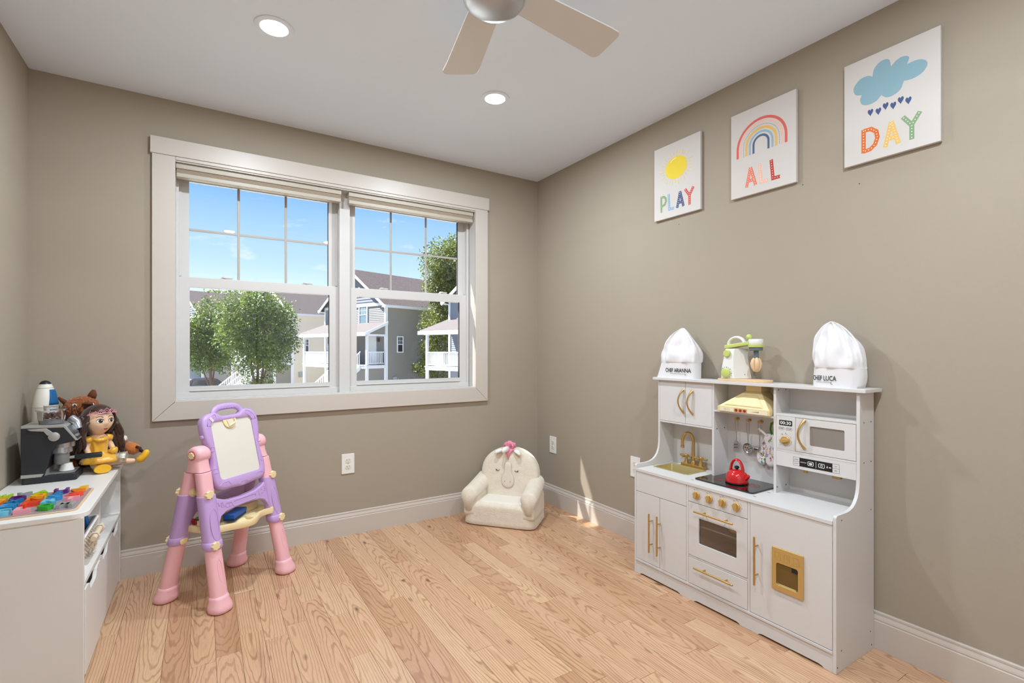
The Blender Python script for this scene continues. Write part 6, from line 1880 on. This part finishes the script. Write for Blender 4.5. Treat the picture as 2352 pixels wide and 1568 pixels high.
B().add(lp_, [tuple(range(20))]).build('lips', mat('rose lips', (176, 70, 66), 0.35), hd_, smooth=0, recalc=False)
# hair: scalp shell and long wavy locks falling over the shoulder
def hairc(u, v):
    a = radians(62)+radians(236)*u; e_ = radians(-55)+radians(145)*v
    d = Vector((cos(e_)*cos(a), cos(e_)*sin(a), sin(e_)))
    return hp3(d.x*0.055, d.y*0.056, d.z*0.063+0.002)
b = B(); b.grid(hairc, 30, 16)
def fringe(u, v):
    a = radians(-64)+radians(128)*u; e_ = radians(38-6*cos(2*pi*(u-0.5))+52*v)
    d = Vector((cos(e_)*cos(a), cos(e_)*sin(a), sin(e_)))
    return hp3(d.x*0.0555, d.y*0.0565, d.z*0.064+0.001)
b.grid(fringe, 24, 10)
hs_ = b.build('hair_cap', M_HAIR, dl, smooth=180)
sm = hs_.modifiers.new('s', 'SOLIDIFY'); sm.thickness = 0.006; sm.offset = 0
b = B(); rn = random.Random(21)
for k in range(54):
    t = k/53.0
    a = radians(70+220*t)
    st = Vector(hp3(0.050*cos(a), 0.052*sin(a), rn.uniform(-0.012, 0.030)))
    right = sin(a) > -0.2
    L = rn.uniform(0.13, 0.165) if right else rn.uniform(0.11, 0.15)
    n_ = 9; pts = []
    sp = 0.052 if right else -0.012
    for q in range(n_):
        w = q/(n_-1)
        p = st+hr*(sp*w**0.8*rn.uniform(0.9, 1.1)+0.006*sin(5*w+k))+Vector((0, 0, -L*w))+hf*(-0.010*w+0.005*sin(6*w+k*1.7))
        p.y = min(p.y, -0.150+0.018*rn.random()) if w > 0.3 else p.y
        p.z = max(p.z, ZT+0.012)
        pts.append(p)
    b.tube(pts, [0.0095, 0.011, 0.0115, 0.0115, 0.011, 0.0105, 0.0095, 0.0075, 0.003], 6)
b.build('hair', M_HAIR, dl, smooth=180)
b = B(); rn = random.Random(2)
def tia(a, h): return Vector(hp3(0.0585*cos(a)*0.90-0.05*h, 0.0585*sin(a), 0.036-0.008*(a/1.1)**2+h))
b.tube([tia(radians(-62+124*k/20), 0) for k in range(21)], 0.0016, 6)
for k in range(7):
    c0 = radians(-54+18*k); hgt = 0.017*(1-abs(k-3)/4.2)
    b.tube([tia(c0+radians(10)*cos(t), hgt*sin(t)) for t in [pi*q/8 for q in range(9)]], 0.0012, 5)
    b.tube([tia(c0+radians(5)*cos(t), hgt*0.6*sin(t)) for t in [pi*q/6 for q in range(7)]], 0.0011, 5)
    b.ball(tia(c0, hgt+0.0015), 0.0019, 6, 4)
b.build('tiara', mat('pink tiara', (236, 158, 178), 0.3, 0.2), dl)
# dress
b = B(); rings = []
for z, rf, rs in ((0.742, 0.024, 0.040), (0.728, 0.031, 0.043), (0.705, 0.034, 0.038), (0.680, 0.031, 0.034), (0.668, 0.034, 0.038), (0.655, 0.050, 0.060), (0.640, 0.062, 0.076), (0.628, 0.066, 0.080)):
    rings.append([dp((rf+0.004*sin(7*a_))*cos(a_)+0.004+(0.012 if z < 0.66 else 0), (rs+0.004*sin(9*a_+1))*sin(a_)+(0.010 if z < 0.66 else 0), z) for a_ in [2*pi*k/36 for k in range(36)]])
b.loft(rings, cap=True); b.build('dress', M_YEL, dl, smooth=120)
for s in (-1, 1):
    b = B(); b.tube([dp(0.016, s*0.026, 0.742), dp(0.012, s*0.042, 0.732), dp(0.002, s*0.050, 0.722)], [0.012, 0.017, 0.010], 10); b.build('sleeve', M_YEL, dl, smooth=180)
b = B(); b.tube([dp(0.030, -0.028, 0.735), dp(0.038, -0.010, 0.728), dp(0.040, 0.006, 0.730), dp(0.034, 0.026, 0.737)], [0.008, 0.010, 0.010, 0.008], 8); b.build('neck_ruffle', M_YEL, dl, smooth=180)
b = B(); b.ball(dp(0.044, 0.002, 0.730), 0.0055, 10, 8); b.build('brooch', mat('gold jewel', (222, 190, 110), 0.2, 0.7), dl)
b = B(); rings = []
for t, r in ((0.0, 0.020), (0.3, 0.026), (0.7, 0.033), (0.98, 0.037), (1.0, 0.030)):
    c_ = Vector(dp(0.018+0.046*t, 0.028+0.062*t, 0.640-0.006*t)); ax = (rt*0.80+fd_*0.6).normalized(); sd_ = Vector((0, 0, 1)).cross(ax)
    rings.append([tuple(c_+sd_*r*cos(a_)*(1+0.10*sin(7*a_))+Vector((0, 0, 1))*max(r*0.72*sin(a_), -0.030)*(1+0.10*sin(7*a_))) for a_ in [2*pi*k/28 for k in range(28)]])
b.loft(rings); b.build('underskirt', M_SILV, dl, smooth=120)
b = B(); b.tube([dp(0.030, 0.062, 0.682), dp(0.040, 0.050, 0.676), dp(0.046, 0.030, 0.668)], [0.006, 0.016, 0.012], 10); b.build('bow', M_YEL, dl, smooth=180)
# shoes: one sole turned to the room, one over the cabinet edge
c = Vector((-2.568, -0.268, 0.606))
b = B(); pr = [(0.0, -0.010), (0.022, -0.010), (0.024, -0.006), (0.023, 0.004), (0.016, 0.020), (0.0, 0.028)]
vs = []
rings = []
for h, k in ((0.0, 0.94), (0.004, 1.0), (0.010, 1.0), (0.022, 0.80), (0.032, 0.45)):
    ring = []
    for q in range(24):
        a = 2*pi*q/24
        ring.append(tuple(c+Vector((0.95, 0.30, 0))*0.032*k*cos(a)+Vector((0, 0, 1))*0.0195*k*sin(a)+Vector((-0.30, 0.95, 0))*h))
    rings.append(ring)
b.loft(rings); b.build('shoe', mat('yellow vinyl shoe', (240, 182, 36), 0.4), dl, smooth=60)
c = Vector(dp(0.092, 0.128, 0.618)); d = (fd_*0.45+rt*0.85).normalized(); u_ = Vector((0.25, 0, 0.95)).normalized()
b = B(); b.tube([c-d*0.010, c+d*0.006+u_*0.004, c+d*0.014+u_*0.020, c+d*0.018+u_*0.038, c+d*0.018+u_*0.046], [0.013, 0.016, 0.015, 0.013, 0.006], 12); sh_ = b.build('shoe', mat('yellow vinyl shoe', (240, 182, 36)), dl, smooth=180)
b = B(); b.ball(c+d*0.000+u_*0.018-fd_*0.002, (0.008, 0.006, 0.006), 8, 6); b.build('shoe_bow', mat('yellow vinyl shoe', (240, 182, 36)), dl)

# ================================================================== outside: street of clapboard houses
GZ = -3.0
struct(B().box(-90, 130, 0.3, 190, GZ-0.2, GZ).build('ground', mat('pale asphalt and lawn', (152, 152, 146), 0.95, var=(0.4, 0.12))))
U2 = Vector((0.941, 0.339, 0)).normalized(); V2 = Vector((-U2.y, U2.x, 0))
M_HTRIM = mat('white house trim', (214, 216, 222), 0.6)
M_HGLASS = mat('house window glass', (96, 118, 132), 0.15, spec=0.7)
M_HGLASSD = mat('dark window glass', (44, 46, 52), 0.15, spec=0.6)
M_DECK = mat('grey deck boards', (186, 184, 188), 0.7)
HZ0, HZE, HZA, HW, HL = GZ, 4.39, 7.01, 7.58, 12.0
def clap(b, P, w0, w1, z0, z1, course=0.125, out=0.018, wf=None):
    """clapboard courses: each one leans out at its lower edge; wf(z) -> (w0, w1) for gables"""
    z = z0
    while z < z1-0.01:
        zt = min(z+course, z1)
        a0, a1 = (w0, w1) if wf is None else wf(z)
        c0, c1 = (w0, w1) if wf is None else wf(zt)
        b.add([P(a0, z, out), P(a1, z, out), P(c1, zt, 0.002), P(c0, zt, 0.002)], [(0, 1, 2, 3)])
        b.add([P(a0, z, 0.0), P(a1, z, 0.0), P(a1, z, out), P(a0, z, out)], [(0, 1, 2, 3)])
        z += course
def house(org, label, siding, front_siding, side_windows=True):
    O = Vector((org[0], org[1], 0))
    h = thing('house', (org[0], org[1], GZ), label, 'house', 'clapboard houses across the street')
    def W(t, s, z): return O+U2*t+V2*s+Vector((0, 0, z))
    FR = lambda s, z, d=0.0: W(-d, s, z)                # facade, outward is -u
    SD = lambda t, z, d=0.0: W(t, -d, z)                # near side wall, outward is -v
    def boxw(b, t0, t1, s0, s1, z0, z1):
        vs = [W(t, s, z) for z in (z0, z1) for t, s in ((t0, s0), (t1, s0), (t1, s1), (t0, s1))]
        b.add(vs, [(0,3,2,1), (4,5,6,7), (0,1,5,4), (1,2,6,5), (2,3,7,6), (3,0,4,7)]); return b
    def bld(b, n, m, par=h, **k): return b.build(n, m, par, smooth=0, **k)
    core = boxw(B(), 0.03, HL, 0.03, HW, HZ0, HZE); core.add([W(0.03, 0.03, HZE), W(0.03, HW, HZE), W(0.03, HW/2, HZA-0.05), W(HL, 0.03, HZE), W(HL, HW, HZE), W(HL, HW/2, HZA-0.05)], [(0, 1, 2), (3, 5, 4)])
    bld(core, 'wall_core', siding)
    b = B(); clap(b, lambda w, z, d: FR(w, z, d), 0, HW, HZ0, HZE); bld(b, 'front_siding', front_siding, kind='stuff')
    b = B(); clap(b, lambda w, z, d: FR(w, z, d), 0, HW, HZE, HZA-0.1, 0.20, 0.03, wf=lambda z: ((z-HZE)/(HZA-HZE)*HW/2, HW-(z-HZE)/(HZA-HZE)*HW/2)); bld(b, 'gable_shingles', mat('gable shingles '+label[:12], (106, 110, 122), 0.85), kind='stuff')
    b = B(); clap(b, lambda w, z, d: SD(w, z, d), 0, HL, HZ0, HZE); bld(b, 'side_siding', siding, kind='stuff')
    # corner boards, frieze
    for s in (0, HW-0.0):
        bld(boxw(B(), -0.05, 0.14, s-0.05 if s == 0 else s-0.12, s+0.12 if s == 0 else s+0.05, HZ0, HZE), 'corner_board', M_HTRIM)
    bld(boxw(B(), -0.06, 0.0, 0, HW, HZE-0.14, HZE+0.06), 'frieze_board', M_HTRIM)
    # roof slabs with overhang, gutters and rakes
    oh, rise = 0.35, (HZA-HZE)/(HW/2)
    for sg in (0, 1):
        e_ = -oh if sg == 0 else HW+oh
        p = [W(-0.35, e_, HZE-oh*rise+0.10), W(HL+0.3, e_, HZE-oh*rise+0.10), W(HL+0.3, HW/2, HZA+0.10), W(-0.35, HW/2, HZA+0.10)]
        q = [x-Vector((0, 0, 0.10)) for x in p]
        b = B(); b.add(p+q, [(0,1,2,3), (7,6,5,4), (0,4,5,1), (1,5,6,2), (2,6,7,3), (3,7,4,0)]); bld(b, 'roof_slope', M_SHINGLE)
        r0, r1 = W(-0.38, e_, HZE-oh*rise-0.14), W(-0.38, HW/2, HZA-0.14)
        r2, r3 = r1+Vector((0, 0, 0.22)), r0+Vector((0, 0, 0.22))
        b = B(); b.add([r0, r1, r2, r3]+[x+U2*0.06 for x in (r0, r1, r2, r3)], [(0,1,2,3), (7,6,5,4), (0,4,5,1), (1,5,6,2), (2,6,7,3), (3,7,4,0)]); bld(b, 'rake_board', M_HTRIM)
        s0, s1 = (e_-0.10, e_+0.02) if sg == 0 else (e_-0.02, e_+0.10)
        bld(boxw(B(), -0.38, HL+0.3, s0, s1, HZE-oh*rise-0.06, HZE-oh*rise+0.10), 'gutter', M_HTRIM)
        bld(boxw(B(), -0.36, HL+0.3, -oh if sg == 0 else HW, 0 if sg == 0 else HW+oh, HZE-oh*rise-0.05, HZE-oh*rise-0.02), 'soffit', M_HTRIM)
    def win(P, c, z0, z1, w, glass, fr=0.10, sash=True):
        def slab(b, a0, a1, y0, y1, d0, d1):
            vs = [P(a, z, d) for d in (d0, d1) for a, z in ((a0, y0), (a1, y0), (a1, y1), (a0, y1))]
            b.add(vs, [(0,3,2,1), (4,5,6,7), (0,1,5,4), (1,2,6,5), (2,3,7,6), (3,0,4,7)]); return b
        f = B()
        slab(f, c-w/2-fr, c-w/2, z0-fr, z1+fr, 0, 0.07); slab(f, c+w/2, c+w/2+fr, z0-fr, z1+fr, 0, 0.07)
        slab(f, c-w/2, c+w/2, z0-fr, z0, 0, 0.07); slab(f, c-w/2, c+w/2, z1, z1+fr, 0, 0.07)
        fo = bld(f, 'window', M_HTRIM)
        zm = (z0+z1)/2
        bld(slab(B(), c-w/2, c+w/2, z0, zm-0.02, 0.02, 0.035), 'pane', glass, fo)
        bld(slab(B(), c-w/2, c+w/2, zm+0.02, z1, 0.02, 0.035), 'pane', glass, fo)
        bld(slab(B(), c-w/2, c+w/2, zm-0.025, zm+0.025, 0.02, 0.05), 'meeting_rail', M_HTRIM, fo)
        b = B()
        for k in (1, 2): slab(b, c-w/2+w*k/3-0.012, c-w/2+w*k/3+0.012, zm, z1, 0.03, 0.045)
        slab(b, c-w/2, c+w/2, (zm+z1)/2-0.012, (zm+z1)/2+0.012, 0.03, 0.045)
        bld(b, 'window_grille', M_HTRIM, fo)
    win(FR, 2.55, 3.08, 4.30-0.03, 0.86, M_HGLASS); win(FR, 5.0, 3.08, 4.27, 0.86, M_HGLASS)
    win(SD, 1.22, 1.02, 2.05, 0.42, M_HGLASSD, 0.07)
    win(SD, 6.2, 2.6, 3.7, 0.7, M_HGLASSD, 0.08)
    # porch along the facade
    PD, PF = 1.55, 0.10
    bld(boxw(B(), -PD, 0, 0.05, HW+0.6, PF-0.22, PF-0.03), 'porch_rim', M_HTRIM)
    bld(boxw(B(), -PD-0.03, 0, 0.02, HW+0.63, PF-0.03, PF+0.02), 'porch_deck', M_DECK)
    for s in (0.12, 2.55, 5.05, HW+0.50):
        bld(boxw(B(), -PD+0.02, -PD+0.17, s-0.075, s+0.075, PF, 2.14), 'porch_post', M_HTRIM)
        bld(boxw(B(), -PD+0.02, -PD+0.17, s-0.075, s+0.075, GZ, PF-0.2), 'lower_post', M_HTRIM)
    bld(boxw(B(), -PD, -PD+0.18, -0.1, HW+0.7, 2.08, 2.28), 'porch_beam', M_HTRIM)
    bld(boxw(B(), -PD, 0, 0.02, 0.16, 2.08, 2.22), 'porch_beam', M_HTRIM)
    zl, zh, te = 2.24, 3.03, -PD-0.28
    p = [W(te, -0.25, zl), W(0.0, -0.25, zh), W(0.0, HW+0.2, zh), W(te, HW+0.95, zl)]
    b = B(); b.add([x+Vector((0, 0, 0.08)) for x in p]+p, [(0,1,2,3), (7,6,5,4), (0,4,5,1), (1,5,6,2), (2,6,7,3), (3,7,4,0)]); bld(b, 'porch_roof', mat('porch shingles', (76, 70, 72), 0.95, var=(10, 0.2)))
    b = B(); b.add([W(te, -0.27, zl-0.12), W(0, -0.27, zh-0.12), W(0, -0.27, zh+0.08), W(te, -0.27, zl+0.08), W(te, -0.20, zl-0.12), W(0, -0.20, zh-0.12), W(0, -0.20, zh+0.08), W(te, -0.20, zl+0.08)], [(0,1,2,3), (7,6,5,4), (0,4,5,1), (1,5,6,2), (2,6,7,3), (3,7,4,0)]); bld(b, 'porch_fascia', M_HTRIM)
    bld(boxw(B(), te-0.03, te+0.03, -0.25, HW+0.95, zl-0.14, zl+0.08), 'porch_fascia', M_HTRIM)
    b = B(); b.add([W(te+0.05, 0.05, zl-0.1), W(0, 0.05, zl-0.1), W(0, 0.05, zh-0.1)], [(0, 1, 2)]); bld(b, 'porch_end_panel', siding)
    def rail(t0, s0, t1, s1, name='railing'):
        d = Vector((t1-t0, s1-s0)); L = d.length; n_ = max(3, int(L/0.13))
        def seg(b, z0, z1, w):
            nrm = Vector((-d.y, d.x))/L*w
            vs = [W(t0+a*nrm.x, s0+a*nrm.y, z) for z in (z0, z1) for a in (-1, 1)]+[W(t1+a*nrm.x, s1+a*nrm.y, z) for z in (z0, z1) for a in (-1, 1)]
            b.add(vs, [(0,1,3,2), (4,6,7,5), (0,4,5,1), (2,3,7,6), (0,2,6,4), (1,5,7,3)]); return b
        rl = B(); seg(rl, PF+0.86, PF+0.93, 0.045); seg(rl, PF+0.09, PF+0.15, 0.03); ro_ = bld(rl, name, M_HTRIM)
        b = B()
        for k in range(1, n_):
            t_, s_ = t0+d.x*k/n_, s0+d.y*k/n_; boxw(b, t_-0.022, t_+0.022, s_-0.022, s_+0.022, PF+0.12, PF+0.88)
        bld(b, 'baluster', M_HTRIM, ro_, kind='stuff')
    rail(-PD+0.10, 0.12, -0.1, 0.12); rail(-PD+0.10, 2.55, -PD+0.10, 5.05); rail(-PD+0.10, 5.05, -PD+0.10, HW+0.50); rail(-PD+0.10, HW+0.50, -0.0, HW+0.50)
    # door and wall lamp on the porch
    bld(boxw(B(), -0.07, 0, 1.0, 2.1, PF, PF+2.05), 'door_casing', M_HTRIM); bld(boxw(B(), -0.09, -0.06, 1.08, 2.02, PF, PF+1.98), 'front_door', mat('pale front door', (206, 210, 218), 0.5))
    bld(boxw(B(), -0.16, -0.02, 0.66, 0.80, PF+1.62, PF+1.86), 'porch_lamp', mat('dark lamp', (60, 56, 54), 0.5))
    # stairs down to the street
    b = B(); n_ = 12
    for k in range(n_):
        z = PF-(k+1)*(PF-GZ)/(n_+1); boxw(b, -PD-0.30*(k+1), -PD-0.30*k+0.03, 0.75, 2.0, z-0.05, z)
    bld(b, 'stair_tread', M_DECK)
    for s in (0.72, 2.0):
        te_ = -PD-0.30*n_; z_e = GZ+0.25
        p = [W(-PD, s, PF-0.30), W(-PD, s, PF), W(te_, s, z_e), W(te_, s, z_e-0.30)]
        b = B(); b.add(p+[x+V2*0.05 for x in p], [(0,1,2,3), (7,6,5,4), (0,4,5,1), (1,5,6,2), (2,6,7,3), (3,7,4,0)]); st_ = bld(b, 'stair_stringer', M_HTRIM)
        p = [W(-PD, s, PF+0.86), W(-PD, s, PF+0.94), W(te_, s, z_e+0.94), W(te_, s, z_e+0.86)]
        b = B(); b.add(p+[x+V2*0.06 for x in p], [(0,1,2,3), (7,6,5,4), (0,4,5,1), (1,5,6,2), (2,6,7,3), (3,7,4,0)])
        for k in range(26):
            f = (k+0.5)/26; t_ = -PD+(te_+PD)*f; z_ = PF+(z_e-PF)*f; boxw(b, t_-0.02, t_+0.02, s+0.01, s+0.05, z_, z_+0.88)
        bld(b, 'stair_rail', M_HTRIM, st_)
    # utility boxes on the side wall
    bld(boxw(B(), 0.55, 0.85, -0.14, 0, -1.2, -0.75), 'meter_box', mat('grey meter', (150, 154, 158), 0.5)); bld(boxw(B(), 0.95, 1.05, -0.08, 0, -1.3, -0.85), 'meter_box', mat('grey meter', (150, 154, 158)))
    return h
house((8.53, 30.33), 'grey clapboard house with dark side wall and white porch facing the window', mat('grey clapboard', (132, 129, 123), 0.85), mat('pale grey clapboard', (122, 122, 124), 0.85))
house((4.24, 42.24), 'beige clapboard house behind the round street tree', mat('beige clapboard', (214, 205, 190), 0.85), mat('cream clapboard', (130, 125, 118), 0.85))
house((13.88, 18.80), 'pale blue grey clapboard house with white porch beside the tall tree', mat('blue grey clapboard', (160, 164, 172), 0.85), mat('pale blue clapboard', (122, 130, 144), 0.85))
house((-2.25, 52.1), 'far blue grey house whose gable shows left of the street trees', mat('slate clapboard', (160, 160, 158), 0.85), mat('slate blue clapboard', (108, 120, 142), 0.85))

# ---- trees
def leaf_mat(name, a, c):
    m = bpy.data.materials.new(name); m.use_nodes = True
    nt = m.node_tree; b = nt.nodes['Principled BSDF']
    tcn = nt.nodes.new('ShaderNodeTexCoord'); no = nt.nodes.new('ShaderNodeTexNoise'); no.inputs['Scale'].default_value = 1.6; no.inputs['Detail'].default_value = 4
    nt.links.new(tcn.outputs['Object'], no.inputs['Vector'])
    rp = nt.nodes.new('ShaderNodeValToRGB'); rp.color_ramp.elements[0].position = 0.36; rp.color_ramp.elements[0].color = rgb(*a); rp.color_ramp.elements[1].position = 0.66; rp.color_ramp.elements[1].color = rgb(*c)
    nt.links.new(no.outputs[0], rp.inputs[0]); nt.links.new(rp.outputs[0], b.inputs['Base Color'])
    b.inputs['Roughness'].default_value = 0.55
    tr = nt.nodes.new('ShaderNodeBsdfTranslucent'); nt.links.new(rp.outputs[0], tr.inputs[0])
    mx_ = nt.nodes.new('ShaderNodeMixShader'); mx_.inputs[0].default_value = 0.30
    out = nt.nodes['Material Output']
    nt.links.new(b.outputs[0], mx_.inputs[1]); nt.links.new(tr.outputs[0], mx_.inputs[2]); nt.links.new(mx_.outputs[0], out.inputs[0])
    return m
M_LEAF = leaf_mat('green leaves', (58, 82, 28), (110, 126, 42))
M_LEAF2 = leaf_mat('olive green leaves', (68, 86, 30), (120, 126, 50))
M_BARK = mat('brown bark', (98, 76, 62), 0.95, bump=(20, 0.6))
def tree(base, label, blobs, nleaf, size, seed, lm, stems):
    """blobs: (dx, dy, z, rx, rz) ellipsoids of foliage; stems: list of tips"""
    rn = random.Random(seed)
    bx, by = base
    o = thing('tree', (bx, by, GZ), label, 'tree', 'trees outside the window')
    b = B()
    for tip, r0, r1 in stems:
        p0 = Vector((bx, by, GZ)); p1 = Vector((bx+tip[0], by+tip[1], tip[2]))
        m1 = p0.lerp(p1, 0.35)+Vector((-tip[0]*0.2, -tip[1]*0.2, 0.1)); m2 = p0.lerp(p1, 0.7)+Vector((rn.uniform(-.1, .1), rn.uniform(-.1, .1), 0))
        b.tube([p0, m1, m2, p1], [r0, r0*0.75, (r0+r1)/2*0.8, r1], 7)
    b.build('trunk', M_BARK, o, smooth=180)
    b = B()
    vol = [q[3]*q[3]*q[4] for q in blobs]; tot = sum(vol)
    vs, fs = [], []
    for q, w in zip(blobs, vol):
        n_ = int(nleaf*w/tot)
        for k in range(n_):
            u = rn.uniform(-1, 1); a = rn.uniform(0, 2*pi); r = rn.random()**0.42
            sq = sqrt(1-u*u); d = Vector((sq*cos(a), sq*sin(a), u))
            kk = 1+0.42*noise.noise(Vector((d.x*2.4+seed, d.y*2.4+q[0], d.z*2.4)))+0.22*noise.noise(Vector((d.x*6+seed, d.y*6, d.z*6+q[2])))
            c = Vector((bx+q[0]+d.x*q[3]*r*kk, by+q[1]+d.y*q[3]*r*kk, q[2]+d.z*q[4]*r*kk))
            t = (d*0.6+Vector((rn.gauss(0, .6), rn.gauss(0, .6), rn.gauss(0, .35)-0.35))).normalized()
            n1 = t.cross(Vector((rn.gauss(0, 1), rn.gauss(0, 1), rn.gauss(0, 1)))).normalized()
            s = size*rn.uniform(0.65, 1.35)
            i0 = len(vs)
            vs += [c, c+t*s*0.5+n1*s*0.30, c+t*s, c+t*s*0.5-n1*s*0.30]
            fs.append((i0, i0+1, i0+2, i0+3))
    b.add(vs, fs)
    b.build('foliage', lm, o, smooth=0, kind='stuff', recalc=False)
    return o
rn = random.Random(14)
bl = [(0, 0, 2.4, 2.0, 1.9), (-0.9, -0.3, 3.0, 1.2, 1.4), (0.9, 0.2, 2.9, 1.2, 1.3), (0.1, -0.4, 3.6, 1.1, 0.95), (-1.2, 0.1, 1.8, 1.0, 1.0), (1.3, -0.2, 1.6, 0.9, 0.8), (0.2, -0.2, 0.9, 1.4, 0.9), (0.9, -0.5, 0.4, 0.8, 0.55), (-0.6, -0.4, 0.2, 0.7, 0.5), (-0.3, 0, -0.7, 0.6, 0.5), (0.4, 0, -0.5, 0.6, 0.5)]
tree((0.45, 28.3), 'round leafy street tree with several thin stems in front of the beige house', bl, 26000, 0.125, 5, M_LEAF, [((0.0, 0, 3.2), .10, .03), ((-0.8, 0.1, 2.6), .08, .02), ((0.9, -0.1, 2.5), .08, .02), ((-0.35, -0.2, 1.8), .07, .02), ((0.45, 0.2, 2.0), .07, .02), ((0.2, -0.3, 1.4), .06, .02)])
bl = [(0, 0, 3.0, 1.2, 1.7), (-0.9, 0.2, 1.8, 1.3, 1.3), (0.5, 0.1, 1.5, 1.0, 1.2), (-0.7, 0, 0.6, 1.1, 1.0), (0.6, -0.2, 0.5, 0.9, 0.9), (-1.2, 0, 2.6, 0.7, 0.8)]
tree((-1.75, 35.6), 'slender green tree between the far gable and the round tree', bl, 15000, 0.135, 9, M_LEAF, [((0, 0, 3.6), .12, .03), ((-0.8, 0, 1.8), .07, .02), ((0.5, 0, 1.6), .07, .02)])
bl = [(0.8, -0.1, 7.4, 1.7, 1.5), (1.6, 0.2, 6.2, 1.5, 1.5), (0.3, 0, 5.8, 1.2, 1.2), (0.9, 0, 4.6, 1.2, 1.3), (0.1, -0.1, 3.0, 1.2, 1.3), (0.5, 0, 1.6, 1.1, 1.1), (-0.5, -0.1, 1.2, 0.8, 0.8), (-0.4, -0.2, 0.0, 1.0, 0.9), (-1.1, -0.3, -0.1, 0.8, 0.5), (0.2, -0.2, -1.0, 1.0, 0.6), (1.6, 0, 8.6, 1.0, 0.9)]
tree((11.67, 29.05), 'tall leafy tree rising between the grey house and the white corner porch', bl, 26000, 0.14, 3, M_LEAF2, [((0.9, 0, 7.6), .16, .04), ((0.2, 0, 4.6), .09, .02), ((-0.6, -0.2, 1.0), .06, .02), ((1.6, 0.2, 6.4), .09, .02)])
tree((24.5, 57.0), 'far tree top peeking over the beige house roof', [(0, 0, 9.0, 1.6, 1.6), (-1.2, 0, 8.6, 1.1, 1.1)], 2500, 0.28, 6, M_LEAF2, [((0, 0, 9.0), .2, .05)])
tree((3.0, 66.0), 'distant tree crown behind the far gable roof', [(0, 0, 7.6, 3.0, 1.3), (-3.4, 0, 7.3, 2.4, 1.2)], 2500, 0.30, 16, M_LEAF2, [((0, 0, 7.6), .2, .05)])

# ---- parked car behind the stairs
co = Vector((-1.9, 47.6, GZ))
car = thing('car', co, 'dark parked car with red tail light behind the porch stairs', 'car')
CM = Matrix.Translation(co) @ Matrix.Rotation(atan2(U2.y, U2.x), 4, 'Z')
M_CARB = mat('dark navy car paint', (40, 42, 56), 0.25, 0.3, coat=0.5)
sec = [(-2.2, 0.35), (-2.25, 0.75), (-2.15, 1.02), (-1.95, 1.10), (-1.62, 1.58), (-1.30, 1.68), (0.10, 1.68), (0.55, 1.60), (1.10, 1.12), (2.05, 0.98), (2.28, 0.70), (2.25, 0.35)]
rings = []
for y, k in ((-0.90, 0.0), (-0.86, 0.03), (-0.70, 0.06), (0.70, 0.06), (0.86, 0.03), (0.90, 0.0)):
    rings.append([(x*(0.985+k/4), y*(1.0 if z < 1.1 else 0.88), z+(k if z > 1.2 else 0)) for x, z in sec])
b = B(CM); b.loft(rings); b.build('car_body', M_CARB, car, smooth=40)
for s in (-1, 1):
    b = B(CM); y = s*0.815
    b.prism([(-1.50, 1.16), (-1.35, 1.52), (-0.45, 1.56), (-0.45, 1.14)], 'y', y, y+s*0.02); b.prism([(-0.38, 1.14), (-0.38, 1.56), (0.30, 1.54), (0.85, 1.14)], 'y', y, y+s*0.02)
    b.build('side_window', M_HGLASSD, car)
    for x in (-1.35, 1.38):
        b = B(CM); b.lathe([(0.0, -0.11), (0.33, -0.11), (0.34, -0.08), (0.34, 0.08), (0.33, 0.11), (0, 0.11)], (x, s*0.80, 0.34), 'y', 22); b.build('wheel', mat('black tyre', (30, 30, 32), 0.8), car)
    b = B(CM); b.prism([(-2.22, 0.80), (-2.12, 1.06), (-1.78, 1.36), (-1.72, 1.26), (-1.90, 1.02), (-1.95, 0.80)], 'y', s*0.74, s*0.885); b.build('tail_light', mat('red tail lens', (190, 28, 30), 0.25), car)
b = B(CM); b.add([(-1.99, -0.66, 1.12), (-1.99, 0.66, 1.12), (-1.67, 0.60, 1.56), (-1.67, -0.60, 1.56)], [(0, 3, 2, 1)]); b.build('rear_window', mat('bright rear glass', (150, 160, 176), 0.1, spec=0.8), car, smooth=0, recalc=False)
b = B(CM); b.add([(-2.27, -0.66, 0.62), (-2.27, 0.66, 0.62), (-2.17, 0.66, 1.02), (-2.17, -0.66, 1.02)], [(0, 3, 2, 1)]); b.build('tailgate', mat('silver tailgate', (200, 202, 208), 0.3, 0.4), car, smooth=0, recalc=False)
